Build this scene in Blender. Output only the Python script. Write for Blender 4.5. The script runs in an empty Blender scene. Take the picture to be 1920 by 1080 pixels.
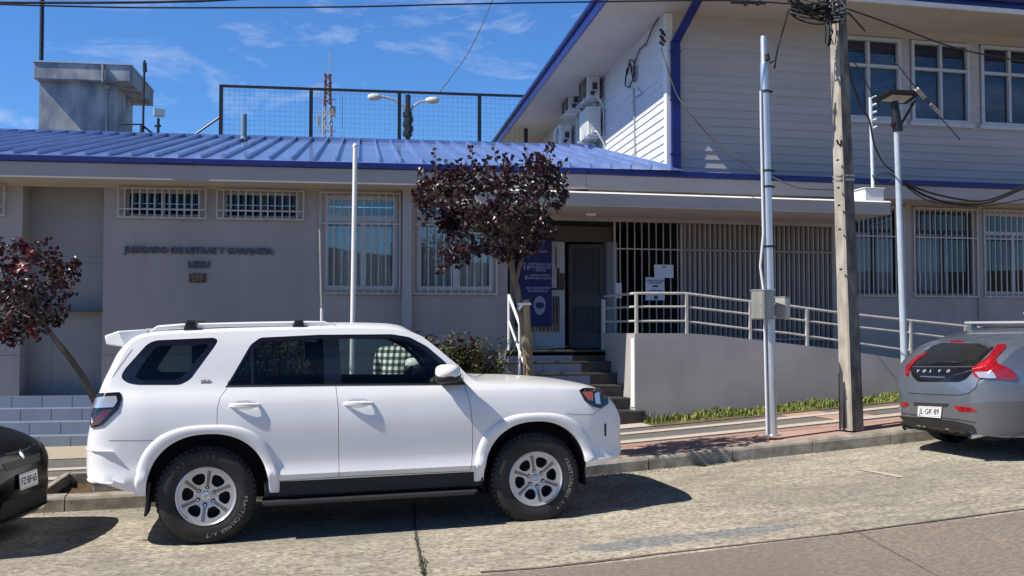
import bpy, bmesh, math, random
from mathutils import Vector, Matrix, noise
from mathutils.bvhtree import BVHTree
from mathutils.geometry import delaunay_2d_cdt
random.seed(7)
PI = math.pi
R = math.radians
scene = bpy.context.scene
COL = scene.collection

# ------------------------------------------------------------------ camera
F = 1900.0
YAW = R(13)
PITCH = math.atan(75 / F)
CZ = 1.75
cam = bpy.data.cameras.new('camera')
camo = bpy.data.objects.new('camera', cam)
COL.objects.link(camo)
cam.sensor_width = 36
cam.lens = F / 1920 * 36
cam.clip_end = 3000
camo.location = (0, 0, CZ)
camo.rotation_euler = (PI / 2 + PITCH, 0, -YAW)
scene.camera = camo
EYE = Vector((0, 0, CZ))


def ray(u, v):
    x = (u - 960) / F
    y = (540 - v) / F
    f = math.cos(PITCH) - y * math.sin(PITCH)
    z = math.sin(PITCH) + y * math.cos(PITCH)
    return Vector((f * math.sin(YAW) + x * math.cos(YAW), f * math.cos(YAW) - x * math.sin(YAW), z))


def hit(u, v, p, n):
    d = ray(u, v)
    p = Vector(p)
    n = Vector(n)
    return EYE + d * ((p - EYE).dot(n) / d.dot(n))


def PY(u, v, Y):
    return hit(u, v, (0, Y, 0), (0, 1, 0))


def PD(u, v, d):          # at a distance d in front of the lens
    return EYE + ray(u, v) * d


# ------------------------------------------------------------------ frames (s along the wall, o outwards, z up)
TW = R(4.5)
JX, JY = 4.37, 15.54


def LF(s, o, z):          # long low wing
    return Vector((JX + s * math.cos(TW) - o * math.sin(TW), JY - s * math.sin(TW) - o * math.cos(TW), z))


def RF(s, o, z):          # two storey block front
    return Vector((s, 15.6 - o, z))


CX0 = 6.24


def SF(t, o, z):          # two storey block, flank wall
    return Vector((CX0 + t * math.sin(TW) - o * math.cos(TW), 15.6 + t * math.cos(TW) + o * math.sin(TW), z))


def pL(u, v, o=0.0):
    p = LF(0, o, 0)
    q = hit(u, v, p, (-math.sin(TW), -math.cos(TW), 0))
    d = q - p
    return d.x * math.cos(TW) - d.y * math.sin(TW), q.z


def pR(u, v, o=0.0):
    q = PY(u, v, 15.6 - o)
    return q.x, q.z


def pS(u, v, o=0.0):
    p = SF(0, o, 0)
    q = hit(u, v, p, (-math.cos(TW), math.sin(TW), 0))
    d = q - p
    return d.x * math.sin(TW) + d.y * math.cos(TW), q.z


# ------------------------------------------------------------------ ground heights (street climbs to the right)
ZT = [(-60, -1.0), (-20, -.32), (-6, -.09), (-1.4, -.02), (0, .01), (2.2, .07), (3.47, .15), (5.5, .28), (7.45, .42), (10, .61), (14, .9), (30, 2.0), (80, 4.5)]


def lerp_tab(tab, x):
    if x <= tab[0][0]:
        return tab[0][1]
    for (a, b), (c, d) in zip(tab, tab[1:]):
        if x <= c:
            return b + (d - b) * (x - a) / (c - a)
    return tab[-1][1]


def smooth_tab(tab, x):   # monotone-ish cubic through the table
    if x <= tab[0][0]:
        return tab[0][1]
    if x >= tab[-1][0]:
        return tab[-1][1]
    for i in range(len(tab) - 1):
        if x <= tab[i + 1][0]:
            break
    x0, y0 = tab[i]
    x1, y1 = tab[i + 1]
    h = x1 - x0
    d = (y1 - y0) / h
    def sl(k):
        if k <= 0 or k >= len(tab) - 1:
            return d
        a = (tab[k][1] - tab[k - 1][1]) / (tab[k][0] - tab[k - 1][0])
        b = (tab[k + 1][1] - tab[k][1]) / (tab[k + 1][0] - tab[k][0])
        return 0 if a * b <= 0 else 2 * a * b / (a + b)
    m0, m1 = sl(i), sl(i + 1)
    t = (x - x0) / h
    return (2 * t**3 - 3 * t**2 + 1) * y0 + (t**3 - 2 * t**2 + t) * h * m0 + (-2 * t**3 + 3 * t**2) * y1 + (t**3 - t**2) * h * m1


def zroad(x):
    return smooth_tab(ZT, x)


YK = 10.62                # kerb face


# ------------------------------------------------------------------ mesh builder
class MB:
    def __init__(s):
        s.v = []
        s.f = []
        s.m = []
        s.mi = 0

    def poly(s, pts):
        i = len(s.v)
        s.v += [Vector(p) for p in pts]
        s.f.append(tuple(range(i, i + len(pts))))
        s.m.append(s.mi)

    def hexa(s, c):        # 8 corners: bottom 4, top 4
        i = len(s.v)
        s.v += [Vector(p) for p in c]
        for q in ((0, 3, 2, 1), (4, 5, 6, 7), (0, 1, 5, 4), (1, 2, 6, 5), (2, 3, 7, 6), (3, 0, 4, 7)):
            s.f.append(tuple(i + k for k in q))
            s.m.append(s.mi)

    def fbox(s, fr, a0, a1, b0, b1, z0, z1):
        s.hexa([fr(a0, b0, z0), fr(a1, b0, z0), fr(a1, b1, z0), fr(a0, b1, z0), fr(a0, b0, z1), fr(a1, b0, z1), fr(a1, b1, z1), fr(a0, b1, z1)])

    def box(s, x0, x1, y0, y1, z0, z1):
        s.fbox(lambda a, b, c: Vector((a, b, c)), x0, x1, y0, y1, z0, z1)

    def prism(s, pts, fn, d0, d1):   # 2-d outline, fn(a,b,depth) -> point
        n = len(pts)
        i = len(s.v)
        s.v += [Vector(fn(a, b, d0)) for a, b in pts] + [Vector(fn(a, b, d1)) for a, b in pts]
        s.f.append(tuple(i + k for k in range(n)))
        s.f.append(tuple(i + n + k for k in reversed(range(n))))
        s.m += [s.mi] * 2
        for k in range(n):
            s.f.append((i + k, i + n + k, i + n + (k + 1) % n, i + (k + 1) % n))
            s.m.append(s.mi)

    def tube(s, pts, r, n=8, cap=True):
        pts = [Vector(p) for p in pts]
        rs = r if isinstance(r, (list, tuple)) else [r] * len(pts)
        i = len(s.v)
        up = None
        for k, p in enumerate(pts):
            t = (pts[min(k + 1, len(pts) - 1)] - pts[max(k - 1, 0)]).normalized()
            if up is None:
                up = Vector((0, 0, 1)) if abs(t.z) < .9 else Vector((1, 0, 0))
            b = t.cross(up).normalized()
            up = b.cross(t).normalized()
            for j in range(n):
                a = 2 * PI * j / n
                s.v.append(p + (b * math.cos(a) + up * math.sin(a)) * rs[k])
        for k in range(len(pts) - 1):
            for j in range(n):
                s.f.append((i + k * n + j, i + k * n + (j + 1) % n, i + (k + 1) * n + (j + 1) % n, i + (k + 1) * n + j))
                s.m.append(s.mi)
        if cap:
            s.f.append(tuple(i + j for j in reversed(range(n))))
            s.f.append(tuple(i + (len(pts) - 1) * n + j for j in range(n)))
            s.m += [s.mi] * 2

    def lathe(s, prof, M, n=32, close=False):  # prof [(r, h)], axis = local z of M
        i = len(s.v)
        for r, h in prof:
            for j in range(n):
                a = 2 * PI * j / n
                s.v.append(M @ Vector((r * math.cos(a), r * math.sin(a), h)))
        for k in range(len(prof) - 1):
            for j in range(n):
                s.f.append((i + k * n + j, i + k * n + (j + 1) % n, i + (k + 1) * n + (j + 1) % n, i + (k + 1) * n + j))
                s.m.append(s.mi)
        if close:
            s.f.append(tuple(i + j for j in reversed(range(n))))
            s.f.append(tuple(i + (len(prof) - 1) * n + j for j in range(n)))
            s.m += [s.mi] * 2

    def grid(s, fn, us, vs):
        i = len(s.v)
        nv = len(vs)
        for u in us:
            for v in vs:
                s.v.append(Vector(fn(u, v)))
        for a in range(len(us) - 1):
            for b in range(nv - 1):
                s.f.append((i + a * nv + b, i + (a + 1) * nv + b, i + (a + 1) * nv + b + 1, i + a * nv + b + 1))
                s.m.append(s.mi)

    def add(s, verts, faces):
        i = len(s.v)
        s.v += [Vector(p) for p in verts]
        for f in faces:
            s.f.append(tuple(i + k for k in f))
            s.m.append(s.mi)


def WM(o):
    return o['_wm_'] if False else WMS[o.name]


WMS = {}


def obj(name, mb, mats, parent=None, smooth=None, label=None, cat=None, group=None, kind=None, bevel=None, fix=True):
    me = bpy.data.meshes.new(name)
    if isinstance(mb, MB):
        me.from_pydata([tuple(v) for v in mb.v], [], mb.f)
        if any(mb.m):
            me.polygons.foreach_set('material_index', mb.m)
    else:
        mb.to_mesh(me)
    me.update()
    if fix:
        bm = bmesh.new()
        bm.from_mesh(me)
        bmesh.ops.recalc_face_normals(bm, faces=bm.faces)
        bm.to_mesh(me)
        bm.free()
    o = bpy.data.objects.new(name, me)
    COL.objects.link(o)
    for m in (mats if isinstance(mats, (list, tuple)) else [mats]):
        me.materials.append(m)
    wm = Matrix()
    if parent is not None:
        wm = WMS[parent.name]
        me.transform(wm.inverted())
        o.parent = parent
    WMS[o.name] = wm
    if smooth is not None:
        for p in me.polygons:
            p.use_smooth = True
        me.set_sharp_from_angle(angle=R(smooth))
    if bevel:
        b = o.modifiers.new('bevel', 'BEVEL')
        b.width = bevel
        b.segments = 2
        b.limit_method = 'ANGLE'
        b.angle_limit = R(40)
    tag(o, label, cat, group, kind)
    return o


def tag(o, label=None, cat=None, group=None, kind=None):
    if label:
        o['label'] = label
    if cat:
        o['category'] = cat
    if group:
        o['group'] = group
    if kind:
        o['kind'] = kind
    return o


def thing(name, label, cat, loc, rz=0.0, group=None, mat=None):
    o = bpy.data.objects.new(name, None)
    COL.objects.link(o)
    o.empty_display_size = .2
    M = mat if mat is not None else Matrix.Translation(Vector(loc)) @ Matrix.Rotation(rz, 4, 'Z')
    o.matrix_world = M
    WMS[o.name] = M.copy()
    return tag(o, label, cat, group)


def dup(root, loc=None, label=None):
    c = root.copy()
    COL.objects.link(c)
    if loc is not None:
        c.location = loc
    if label:
        c['label'] = label
    for ch in list(root.children):
        k = ch.copy()
        COL.objects.link(k)
        k.parent = c
        for g in list(ch.children):
            h = g.copy()
            COL.objects.link(h)
            h.parent = k
    return c


def text_mesh(s, size=1.0, depth=0.0, thick=0.0, align='CENTER', spacing=1.0):
    cu = bpy.data.curves.new('t', 'FONT')
    cu.body = s
    cu.size = size
    cu.extrude = depth
    cu.offset = thick
    cu.align_x = align
    cu.align_y = 'CENTER'
    cu.space_character = spacing
    cu.resolution_u = 3
    o = bpy.data.objects.new('t', cu)
    COL.objects.link(o)
    dg = bpy.context.evaluated_depsgraph_get()
    me = bpy.data.meshes.new_from_object(o.evaluated_get(dg))
    vs = [v.co.copy() for v in me.vertices]
    fs = [tuple(p.vertices) for p in me.polygons]
    bpy.data.objects.remove(o)
    bpy.data.meshes.remove(me)
    bpy.data.curves.remove(cu)
    return vs, fs


# ------------------------------------------------------------------ materials
def nodes(name):
    m = bpy.data.materials.new(name)
    m.use_nodes = True
    t = m.node_tree
    b = t.nodes['Principled BSDF']
    return m, t, b


def mat(name, col, rough=.6, metal=0.0, var=0.0, scale=3.0, bump=0.0, bscale=60.0, coat=0.0, col2=None, spec=.5, stretch=(1, 1, 1), detail=6, lo=.35, hi=.65, trans=0.0):
    m, t, b = nodes(name)
    L = t.links.new
    b.inputs['Roughness'].default_value = rough
    b.inputs['Metallic'].default_value = metal
    b.inputs['Coat Weight'].default_value = coat
    b.inputs['Coat Roughness'].default_value = .04
    b.inputs['Specular IOR Level'].default_value = spec
    b.inputs['Base Color'].default_value = (*col, 1)
    tc = mp = None
    if var or bump or col2:
        tc = t.nodes.new('ShaderNodeTexCoord')
        mp = t.nodes.new('ShaderNodeMapping')
        mp.inputs['Scale'].default_value = stretch
        L(tc.outputs['Object'], mp.inputs['Vector'])
    if var or col2:
        n = t.nodes.new('ShaderNodeTexNoise')
        n.inputs['Scale'].default_value = scale
        n.inputs['Detail'].default_value = detail
        L(mp.outputs['Vector'], n.inputs['Vector'])
        r = t.nodes.new('ShaderNodeValToRGB')
        r.color_ramp.elements[0].position = lo
        r.color_ramp.elements[1].position = hi
        c2 = col2 if col2 else [c * (1 - var) for c in col]
        c1 = col if col2 else [min(1, c * (1 + var)) for c in col]
        r.color_ramp.elements[0].color = (*c2, 1)
        r.color_ramp.elements[1].color = (*c1, 1)
        L(n.outputs['Fac'], r.inputs['Fac'])
        L(r.outputs['Color'], b.inputs['Base Color'])
    if bump:
        n2 = t.nodes.new('ShaderNodeTexNoise')
        n2.inputs['Scale'].default_value = bscale
        n2.inputs['Detail'].default_value = 4
        L(mp.outputs['Vector'], n2.inputs['Vector'])
        bp = t.nodes.new('ShaderNodeBump')
        bp.inputs['Strength'].default_value = bump
        bp.inputs['Distance'].default_value = .01
        L(n2.outputs['Fac'], bp.inputs['Height'])
        L(bp.outputs['Normal'], b.inputs['Normal'])
    return m


def glass_mat(name, tint, refl=.12, rough=.0, ior=1.45):
    m = bpy.data.materials.new(name)
    m.use_nodes = True
    t = m.node_tree
    t.nodes.clear()
    L = t.links.new
    out = t.nodes.new('ShaderNodeOutputMaterial')
    tr = t.nodes.new('ShaderNodeBsdfTransparent')
    tr.inputs['Color'].default_value = (*tint, 1)
    gl = t.nodes.new('ShaderNodeBsdfGlossy')
    gl.inputs['Roughness'].default_value = rough
    gl.inputs['Color'].default_value = (.92, .95, .95, 1)
    lw = t.nodes.new('ShaderNodeLayerWeight')
    lw.inputs['Blend'].default_value = .25
    mr = t.nodes.new('ShaderNodeMapRange')
    mr.inputs['To Min'].default_value = refl
    mr.inputs['To Max'].default_value = .9
    L(lw.outputs['Fresnel'], mr.inputs['Value'])
    mr.inputs['From Min'].default_value = .03
    mr.inputs['From Max'].default_value = 1
    mx = t.nodes.new('ShaderNodeMixShader')
    L(mr.outputs['Result'], mx.inputs['Fac'])
    L(tr.outputs['BSDF'], mx.inputs[1])
    L(gl.outputs['BSDF'], mx.inputs[2])
    L(mx.outputs['Shader'], out.inputs['Surface'])
    return m


def emit_mat(name, col, s):
    m, t, b = nodes(name)
    b.inputs['Base Color'].default_value = (.8, .8, .8, 1)
    b.inputs['Emission Color'].default_value = (*col, 1)
    b.inputs['Emission Strength'].default_value = s
    return m


M = {}
M['wall'] = mat('wall_paint', (.375, .340, .328), .8, var=.11, scale=1.3, stretch=(1, 1, .3), bump=.05, bscale=45)
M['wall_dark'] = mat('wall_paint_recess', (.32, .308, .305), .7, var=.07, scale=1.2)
M['fascia'] = mat('fascia_paint', (.41, .385, .38), .7, var=.06, scale=1.5, stretch=(1, 1, 3))
M['soffit'] = mat('soffit_board', (.47, .42, .355), .8, var=.05, scale=1)
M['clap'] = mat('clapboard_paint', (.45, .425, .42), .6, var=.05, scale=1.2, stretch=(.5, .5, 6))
M['white'] = mat('white_paint', (.74, .74, .74), .5, var=.06, scale=4)
M['grille'] = mat('grille_paint', (.50, .48, .45), .5, var=.12, scale=9)
M['frame'] = mat('aluminium_frame', (.55, .56, .58), .4, var=.05, scale=5)
M['blue'] = mat('blue_paint', (.009, .017, .145), .4, var=.2, scale=3)
M['roof'] = mat('blue_roof_metal', (.155, .225, .46), .30, var=.16, scale=1.3, spec=.7, coat=.5)
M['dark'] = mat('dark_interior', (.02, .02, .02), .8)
M['room'] = mat('room_interior', (.10, .09, .08), .8, var=.2, scale=1)
M['curtain'] = mat('curtain_cloth', (.58, .59, .59), .9, var=.2, scale=6, stretch=(4, 4, .1))
M['blind'] = mat('window_blind', (.10, .14, .24), .7, var=.15, scale=4)
M['wglass'] = glass_mat('window_glass', (.70, .76, .78), .16)
M['darkglass'] = glass_mat('dark_vent_glass', (.30, .30, .30), .03)
M['upglass'] = glass_mat('upper_window_glass', (.62, .68, .76), .07)
M['concrete'] = mat('sunlit_pole_concrete', (.42, .38, .33), .9, col2=(.27, .24, .20), scale=9, bump=.6, bscale=40, stretch=(1, 1, .4))
M['shaded_lichen'] = mat('shaded_lichen_concrete', (.24, .22, .195), .95, col2=(.10, .094, .085), scale=11, bump=.7, bscale=60, lo=.40, hi=.66, stretch=(1, 1, .35))  # lichen speckle, its base darkened for the pole's shaded faces
M['kerb'] = mat('kerb_concrete', (.36, .33, .28), .95, col2=(.20, .18, .15), scale=7, bump=.5, bscale=70)
M['galv'] = mat('galvanised_steel', (.62, .63, .65), .38, .75, var=.08, scale=12, stretch=(1, 1, .2))
M['galvd'] = mat('meter_box_metal', (.33, .32, .29), .45, .35, var=.2, scale=12, stretch=(1, 1, .15))
M['black'] = mat('black_paint', (.012, .012, .013), .45)
M['cable'] = mat('black_cable', (.012, .012, .012), .6)
M['tile'] = mat('step_tile', (.22, .26, .34), .28, var=.06, scale=2)
M['grout'] = mat('tile_grout', (.12, .12, .13), .9)
M['stone'] = mat('dark_step_stone', (.05, .045, .042), .5, var=.3, scale=6)
M['paint_floor'] = mat('landing_concrete', (.28, .27, .26), .8, var=.1, scale=3)
M['tower'] = mat('tower_concrete', (.42, .44, .45), .9, col2=(.19, .22, .26), scale=2.6, bump=.3, bscale=20, lo=.36, hi=.64, stretch=(1, 1, .5), detail=9)
M['ac'] = mat('ac_casing', (.66, .66, .63), .5, var=.05, scale=5)
M['acdark'] = mat('ac_grille_dark', (.05, .05, .05), .6)
M['banner'] = mat('blue_banner', (.008, .011, .125), .6, var=.1, scale=5)
M['bannertext'] = mat('banner_print', (.30, .33, .46), .7)
M['paper'] = mat('paper_sheet', (.62, .63, .72), .8, var=.04, scale=8)
M['ink'] = mat('printed_ink', (.05, .05, .09), .8)
M['letter'] = mat('letter_metal', (.085, .095, .12), .4, .2)
M['bronze'] = mat('brown_plaque', (.10, .045, .03), .45, .2)
M['antred'] = mat('mast_red', (.17, .055, .045), .6)
M['antwhite'] = mat('mast_white', (.40, .41, .42), .6)
M['lamp'] = mat('lamp_housing', (.62, .62, .60), .5)
M['glow'] = emit_mat('fluorescent_tube', (1, .97, .88), 1.1)
# ------------------------------------------------------------------ light and sky
SUN_EL, SUN_OFF = R(47.9), R(9)
to_sun = Vector((-math.cos(SUN_EL) * math.cos(SUN_OFF), -math.cos(SUN_EL) * math.sin(SUN_OFF), math.sin(SUN_EL)))
sl = bpy.data.lights.new('sun', 'SUN')
sl.energy = 4.9
sl.angle = R(.5)
sl.color = (1, .94, .85)
so = bpy.data.objects.new('sun', sl)
COL.objects.link(so)
so.rotation_euler = (-to_sun).to_track_quat('-Z', 'Y').to_euler()
so.location = (-20, -5, 30)

w = bpy.data.worlds.new('World')
scene.world = w
w.use_nodes = True
t = w.node_tree
L = t.links.new
bg = t.nodes['Background']
bg.inputs['Strength'].default_value = .088
sky = t.nodes.new('ShaderNodeTexSky')
sky.sky_type = 'NISHITA'
sky.sun_disc = False
sky.sun_elevation = SUN_EL
sky.sun_rotation = math.atan2(to_sun.x, to_sun.y)
sky.air_density = 1.0
sky.dust_density = .25
sky.ozone_density = 3.0
tint = t.nodes.new('ShaderNodeMix')
tint.data_type = 'RGBA'
tint.blend_type = 'MULTIPLY'
tint.inputs['Factor'].default_value = 1
tint.inputs['B'].default_value = (.50, .87, 1.34, 1)
L(sky.outputs['Color'], tint.inputs['A'])
tc = t.nodes.new('ShaderNodeTexCoord')
mp = t.nodes.new('ShaderNodeMapping')
mp.inputs['Scale'].default_value = (3.2, 3.2, 9)
mp.inputs['Rotation'].default_value = (0, .25, .3)
mp.inputs['Location'].default_value = (.35, .1, .2)
L(tc.outputs['Generated'], mp.inputs['Vector'])
n1 = t.nodes.new('ShaderNodeTexNoise')
n1.inputs['Scale'].default_value = 2.2
n1.inputs['Detail'].default_value = 9
n1.inputs['Roughness'].default_value = .62
n1.inputs['Distortion'].default_value = .5
L(mp.outputs['Vector'], n1.inputs['Vector'])
rp = t.nodes.new('ShaderNodeValToRGB')
rp.color_ramp.elements[0].position = .53
rp.color_ramp.elements[0].color = (0, 0, 0, 1)
rp.color_ramp.elements[1].position = .80
rp.color_ramp.elements[1].color = (1, 1, 1, 1)
L(n1.outputs['Fac'], rp.inputs['Fac'])
mul = t.nodes.new('ShaderNodeMath')
mul.operation = 'MULTIPLY'
mul.inputs[1].default_value = .6
L(rp.outputs['Color'], mul.inputs[0])
mx = t.nodes.new('ShaderNodeMix')
mx.data_type = 'RGBA'
L(mul.outputs[0], mx.inputs['Factor'])
L(tint.outputs['Result'], mx.inputs['A'])
mx.inputs['B'].default_value = (7.5, 8.0, 8.8, 1)
# sky darkened towards the zenith beyond its own gradient, to lower ambient fill
sep = t.nodes.new('ShaderNodeSeparateXYZ')
L(tc.outputs['Generated'], sep.inputs[0])
zr = t.nodes.new('ShaderNodeValToRGB')
zr.color_ramp.elements[0].position = .36
zr.color_ramp.elements[0].color = (1, 1, 1, 1)
zr.color_ramp.elements[1].position = .75
zr.color_ramp.elements[1].color = (.13, .13, .13, 1)
L(sep.outputs['Z'], zr.inputs['Fac'])
dk_ = t.nodes.new('ShaderNodeMix')
dk_.data_type = 'RGBA'
dk_.blend_type = 'MULTIPLY'
dk_.inputs['Factor'].default_value = 1
L(mx.outputs['Result'], dk_.inputs['A'])
L(zr.outputs['Color'], dk_.inputs['B'])
L(dk_.outputs['Result'], bg.inputs['Color'])
scene.view_settings.view_transform = 'Standard'
scene.view_settings.look = 'None'
scene.view_settings.exposure = 0.42
scene.view_settings.gamma = 1


# ------------------------------------------------------------------ ground
def speck(name, c1, c2, c3, s1=55, s2=.7, big=.55, rough=.95, bump=.5, lo=.38, hi=.62):
    m, t, b = nodes(name)
    L = t.links.new
    b.inputs['Roughness'].default_value = rough
    b.inputs['Specular IOR Level'].default_value = .25
    tc = t.nodes.new('ShaderNodeTexCoord')
    def nz(sc, de):
        n = t.nodes.new('ShaderNodeTexNoise')
        n.inputs['Scale'].default_value = sc
        n.inputs['Detail'].default_value = de
        n.inputs['Roughness'].default_value = .6
        L(tc.outputs['Object'], n.inputs['Vector'])
        return n
    def ramp(n, a, bb, ca, cb):
        r = t.nodes.new('ShaderNodeValToRGB')
        r.color_ramp.elements[0].position = a
        r.color_ramp.elements[1].position = bb
        r.color_ramp.elements[0].color = (*ca, 1)
        r.color_ramp.elements[1].color = (*cb, 1)
        L(n.outputs['Fac'], r.inputs['Fac'])
        return r
    a = nz(s1, 3)
    r1 = ramp(a, lo, hi, c2, c1)
    g = nz(s2, 7)
    r2 = ramp(g, .42, .68, (0, 0, 0), (big, big, big))
    m1 = t.nodes.new('ShaderNodeMix')
    m1.data_type = 'RGBA'
    L(r2.outputs['Color'], m1.inputs['Factor'])
    L(r1.outputs['Color'], m1.inputs['A'])
    m1.inputs['B'].default_value = (*c3, 1)
    f = nz(s1 * 3.1, 2)
    r3 = ramp(f, .3, .7, (.72, .72, .72), (1.18, 1.18, 1.18))
    m2 = t.nodes.new('ShaderNodeMix')
    m2.data_type = 'RGBA'
    m2.blend_type = 'MULTIPLY'
    m2.inputs['Factor'].default_value = 1
    L(m1.outputs['Result'], m2.inputs['A'])
    L(r3.outputs['Color'], m2.inputs['B'])
    L(m2.outputs['Result'], b.inputs['Base Color'])
    bp = t.nodes.new('ShaderNodeBump')
    bp.inputs['Strength'].default_value = bump
    bp.inputs['Distance'].default_value = .008
    L(a.outputs['Fac'], bp.inputs['Height'])
    L(bp.outputs['Normal'], b.inputs['Normal'])
    return m


M['road'] = speck('road_aggregate', (.56, .49, .365), (.20, .175, .135), (.30, .27, .21), 58, .55, .5, lo=.38, hi=.60, bump=.3)
M['lane'] = speck('lane_concrete', (.275, .228, .19), (.185, .155, .128), (.175, .152, .13), 26, .5, .8, bump=.2)
M['patch'] = speck('asphalt_patch', (.27, .26, .25), (.13, .13, .13), (.2, .2, .2), 45, 1.5, .5)
M['pave'] = speck('dark_paving', (.17, .16, .155), (.10, .097, .095), (.21, .19, .17), 50, .9, .6)
M['pink'] = speck('pink_paving', (.50, .31, .25), (.36, .23, .19), (.44, .33, .28), 40, 1.6, .6)
M['band'] = speck('pale_band', (.58, .50, .42), (.44, .37, .32), (.5, .42, .36), 40, 1.2, .5)
M['apron'] = speck('apron_concrete', (.47, .40, .30), (.36, .31, .24), (.40, .36, .28), 40, 1.2, .5)
M['soil'] = speck('planter_soil', (.12, .075, .045), (.045, .03, .02), (.15, .09, .05), 30, 3, .5, bump=1)
M['dirt'] = speck('grassy_earth', (.14, .13, .06), (.07, .065, .03), (.22, .15, .08), 25, 2, .6, bump=1)
M['ground'] = speck('far_ground', (.20, .18, .13), (.14, .13, .09), (.17, .17, .1), .5, .02, .5)
M['hill'] = speck('hill_scrub', (.055, .062, .042), (.035, .042, .03), (.08, .08, .055), .4, .03, .6)
XS = [-60, -30, -20, -12] + [-10 + .5 * i for i in range(60)] + [22, 26, 30, 45, 60, 80]


def sheet(name, y0, y1, lift, m, xs=XS, x0=None, x1=None, kind='structure', thick=0):
    xx = [x for x in xs if (x0 is None or x > x0) and (x1 is None or x < x1)]
    if x0 is not None:
        xx = [x0] + xx
    if x1 is not None:
        xx = xx + [x1]
    mb = MB()
    mb.grid(lambda x, y: (x, y, zroad(x) + lift), xx, [y0 + (y1 - y0) * i / 4 for i in range(5)])
    return obj(name, mb, m, kind=kind)


mb = MB()
mb.grid(lambda x, y: (x, y, zroad(x) - .03), [-1500, -400, -120] + XS + [200, 1500], [-700, -100, -20, -6, 0, 6, 10, 20, 60, 300, 1500])
obj('ground', mb, M['ground'], kind='structure')
def road_mat():
    m, t, b = nodes('road_aggregate')
    L = t.links.new
    b.inputs['Roughness'].default_value = .95
    b.inputs['Specular IOR Level'].default_value = .2
    tc = t.nodes.new('ShaderNodeTexCoord')
    def nz(sc, de, st=(1, 1, 1), ro=.6, di=0):
        mp = t.nodes.new('ShaderNodeMapping')
        mp.inputs['Scale'].default_value = st
        L(tc.outputs['Object'], mp.inputs['Vector'])
        n = t.nodes.new('ShaderNodeTexNoise')
        n.inputs['Scale'].default_value = sc
        n.inputs['Detail'].default_value = de
        n.inputs['Roughness'].default_value = ro
        n.inputs['Distortion'].default_value = di
        L(mp.outputs['Vector'], n.inputs['Vector'])
        return n.outputs['Fac']
    def ramp(f, a, bb, ca, cb):
        r = t.nodes.new('ShaderNodeValToRGB')
        r.color_ramp.elements[0].position = a
        r.color_ramp.elements[1].position = bb
        r.color_ramp.elements[0].color = (*ca, 1)
        r.color_ramp.elements[1].color = (*cb, 1)
        L(f, r.inputs['Fac'])
        return r.outputs['Color']
    def mix(a, bb, f, mode='MIX'):
        x = t.nodes.new('ShaderNodeMix')
        x.data_type = 'RGBA'
        x.blend_type = mode
        for s, v in (('Factor', f), ('A', a), ('B', bb)):
            if isinstance(v, (int, float)):
                x.inputs[s].default_value = v
            elif isinstance(v, tuple):
                x.inputs[s].default_value = (*v, 1)
            else:
                L(v, x.inputs[s])
        return x.outputs['Result']
    def math_(op, a, bb=None):
        x = t.nodes.new('ShaderNodeMath')
        x.operation = op
        for i, v in enumerate((a, bb)):
            if v is None:
                continue
            if isinstance(v, (int, float)):
                x.inputs[i].default_value = v
            else:
                L(v, x.inputs[i])
        return x.outputs[0]
    fine = nz(27, 5, (.75, 1.2, 1), .75)
    col = ramp(fine, .34, .62, (.12, .108, .09), (.55, .495, .395))
    big = nz(.75, 8, (.7, 1.2, 1), .65)
    col = mix(col, ramp(fine, .3, .66, (.13, .12, .105), (.36, .335, .275)), ramp(big, .44, .60, (0, 0, 0), (.85, .85, .85)))
    mid = nz(4.5, 6, (.6, 1.5, 1), .7)
    col = mix(col, ramp(mid, .32, .68, (.74, .74, .74), (1.16, 1.16, 1.15)), 1.0, 'MULTIPLY')
    sp = t.nodes.new('ShaderNodeSeparateXYZ')
    L(tc.outputs['Object'], sp.inputs[0])
    wob = math_('ADD', math_('MULTIPLY', nz(3.2, 6, ro=.75), 1.5), math_('MULTIPLY', nz(19, 4, ro=.8), 1.7))
    def ell(x0, y0, a, bb, edge):
        dx = math_('POWER', math_('ABSOLUTE', math_('DIVIDE', math_('SUBTRACT', sp.outputs[0], x0), a)), 2.0)
        dy = math_('POWER', math_('ABSOLUTE', math_('DIVIDE', math_('SUBTRACT', sp.outputs[1], y0), bb)), 2.0)
        v = math_('ADD', math_('ADD', dx, dy), math_('SUBTRACT', wob, 1.6))
        return ramp(v, max(.02, .62 - edge), .62 + edge, (1, 1, 1), (0, 0, 0))
    tar = ramp(fine, .34, .64, (.10, .10, .105), (.30, .295, .29))
    q = pG(1275, 1012)
    for x0, y0, a, bb, e in ((q.x - .32, q.y + .05, .62, .22, .14), (q.x + .55, q.y + .02, .62, .15, .14)):
        col = mix(col, tar, ell(x0, y0, a, bb, e))
    stain = ramp(fine, .34, .64, (.12, .11, .10), (.36, .33, .28))
    for u, v, a, bb in ((1500, 930, 1.2, .45), (1120, 945, .7, .3), (60, 1055, .9, .4)):
        q = pG(u, v)
        col = mix(col, stain, math_('MULTIPLY', ell(q.x, q.y, a, bb, .4), .65))
    L(col, b.inputs['Base Color'])
    bp = t.nodes.new('ShaderNodeBump')
    bp.inputs['Strength'].default_value = .35
    bp.inputs['Distance'].default_value = .01
    L(fine, bp.inputs['Height'])
    L(bp.outputs['Normal'], b.inputs['Normal'])
    return m


def pG(u, v, lift=0.0):
    z = 0
    for _ in range(12):
        q = hit(u, v, (0, 0, z), (0, 0, 1))
        z = zroad(q.x) + lift
    return q


sheet('road', 6.95, 10.75, 0.0, road_mat())
sheet('carriageway', -3.0, 6.95, .002, M['lane'])
sheet('far_pavement', -7.5, -3.0, .12, M['apron'])
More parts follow.
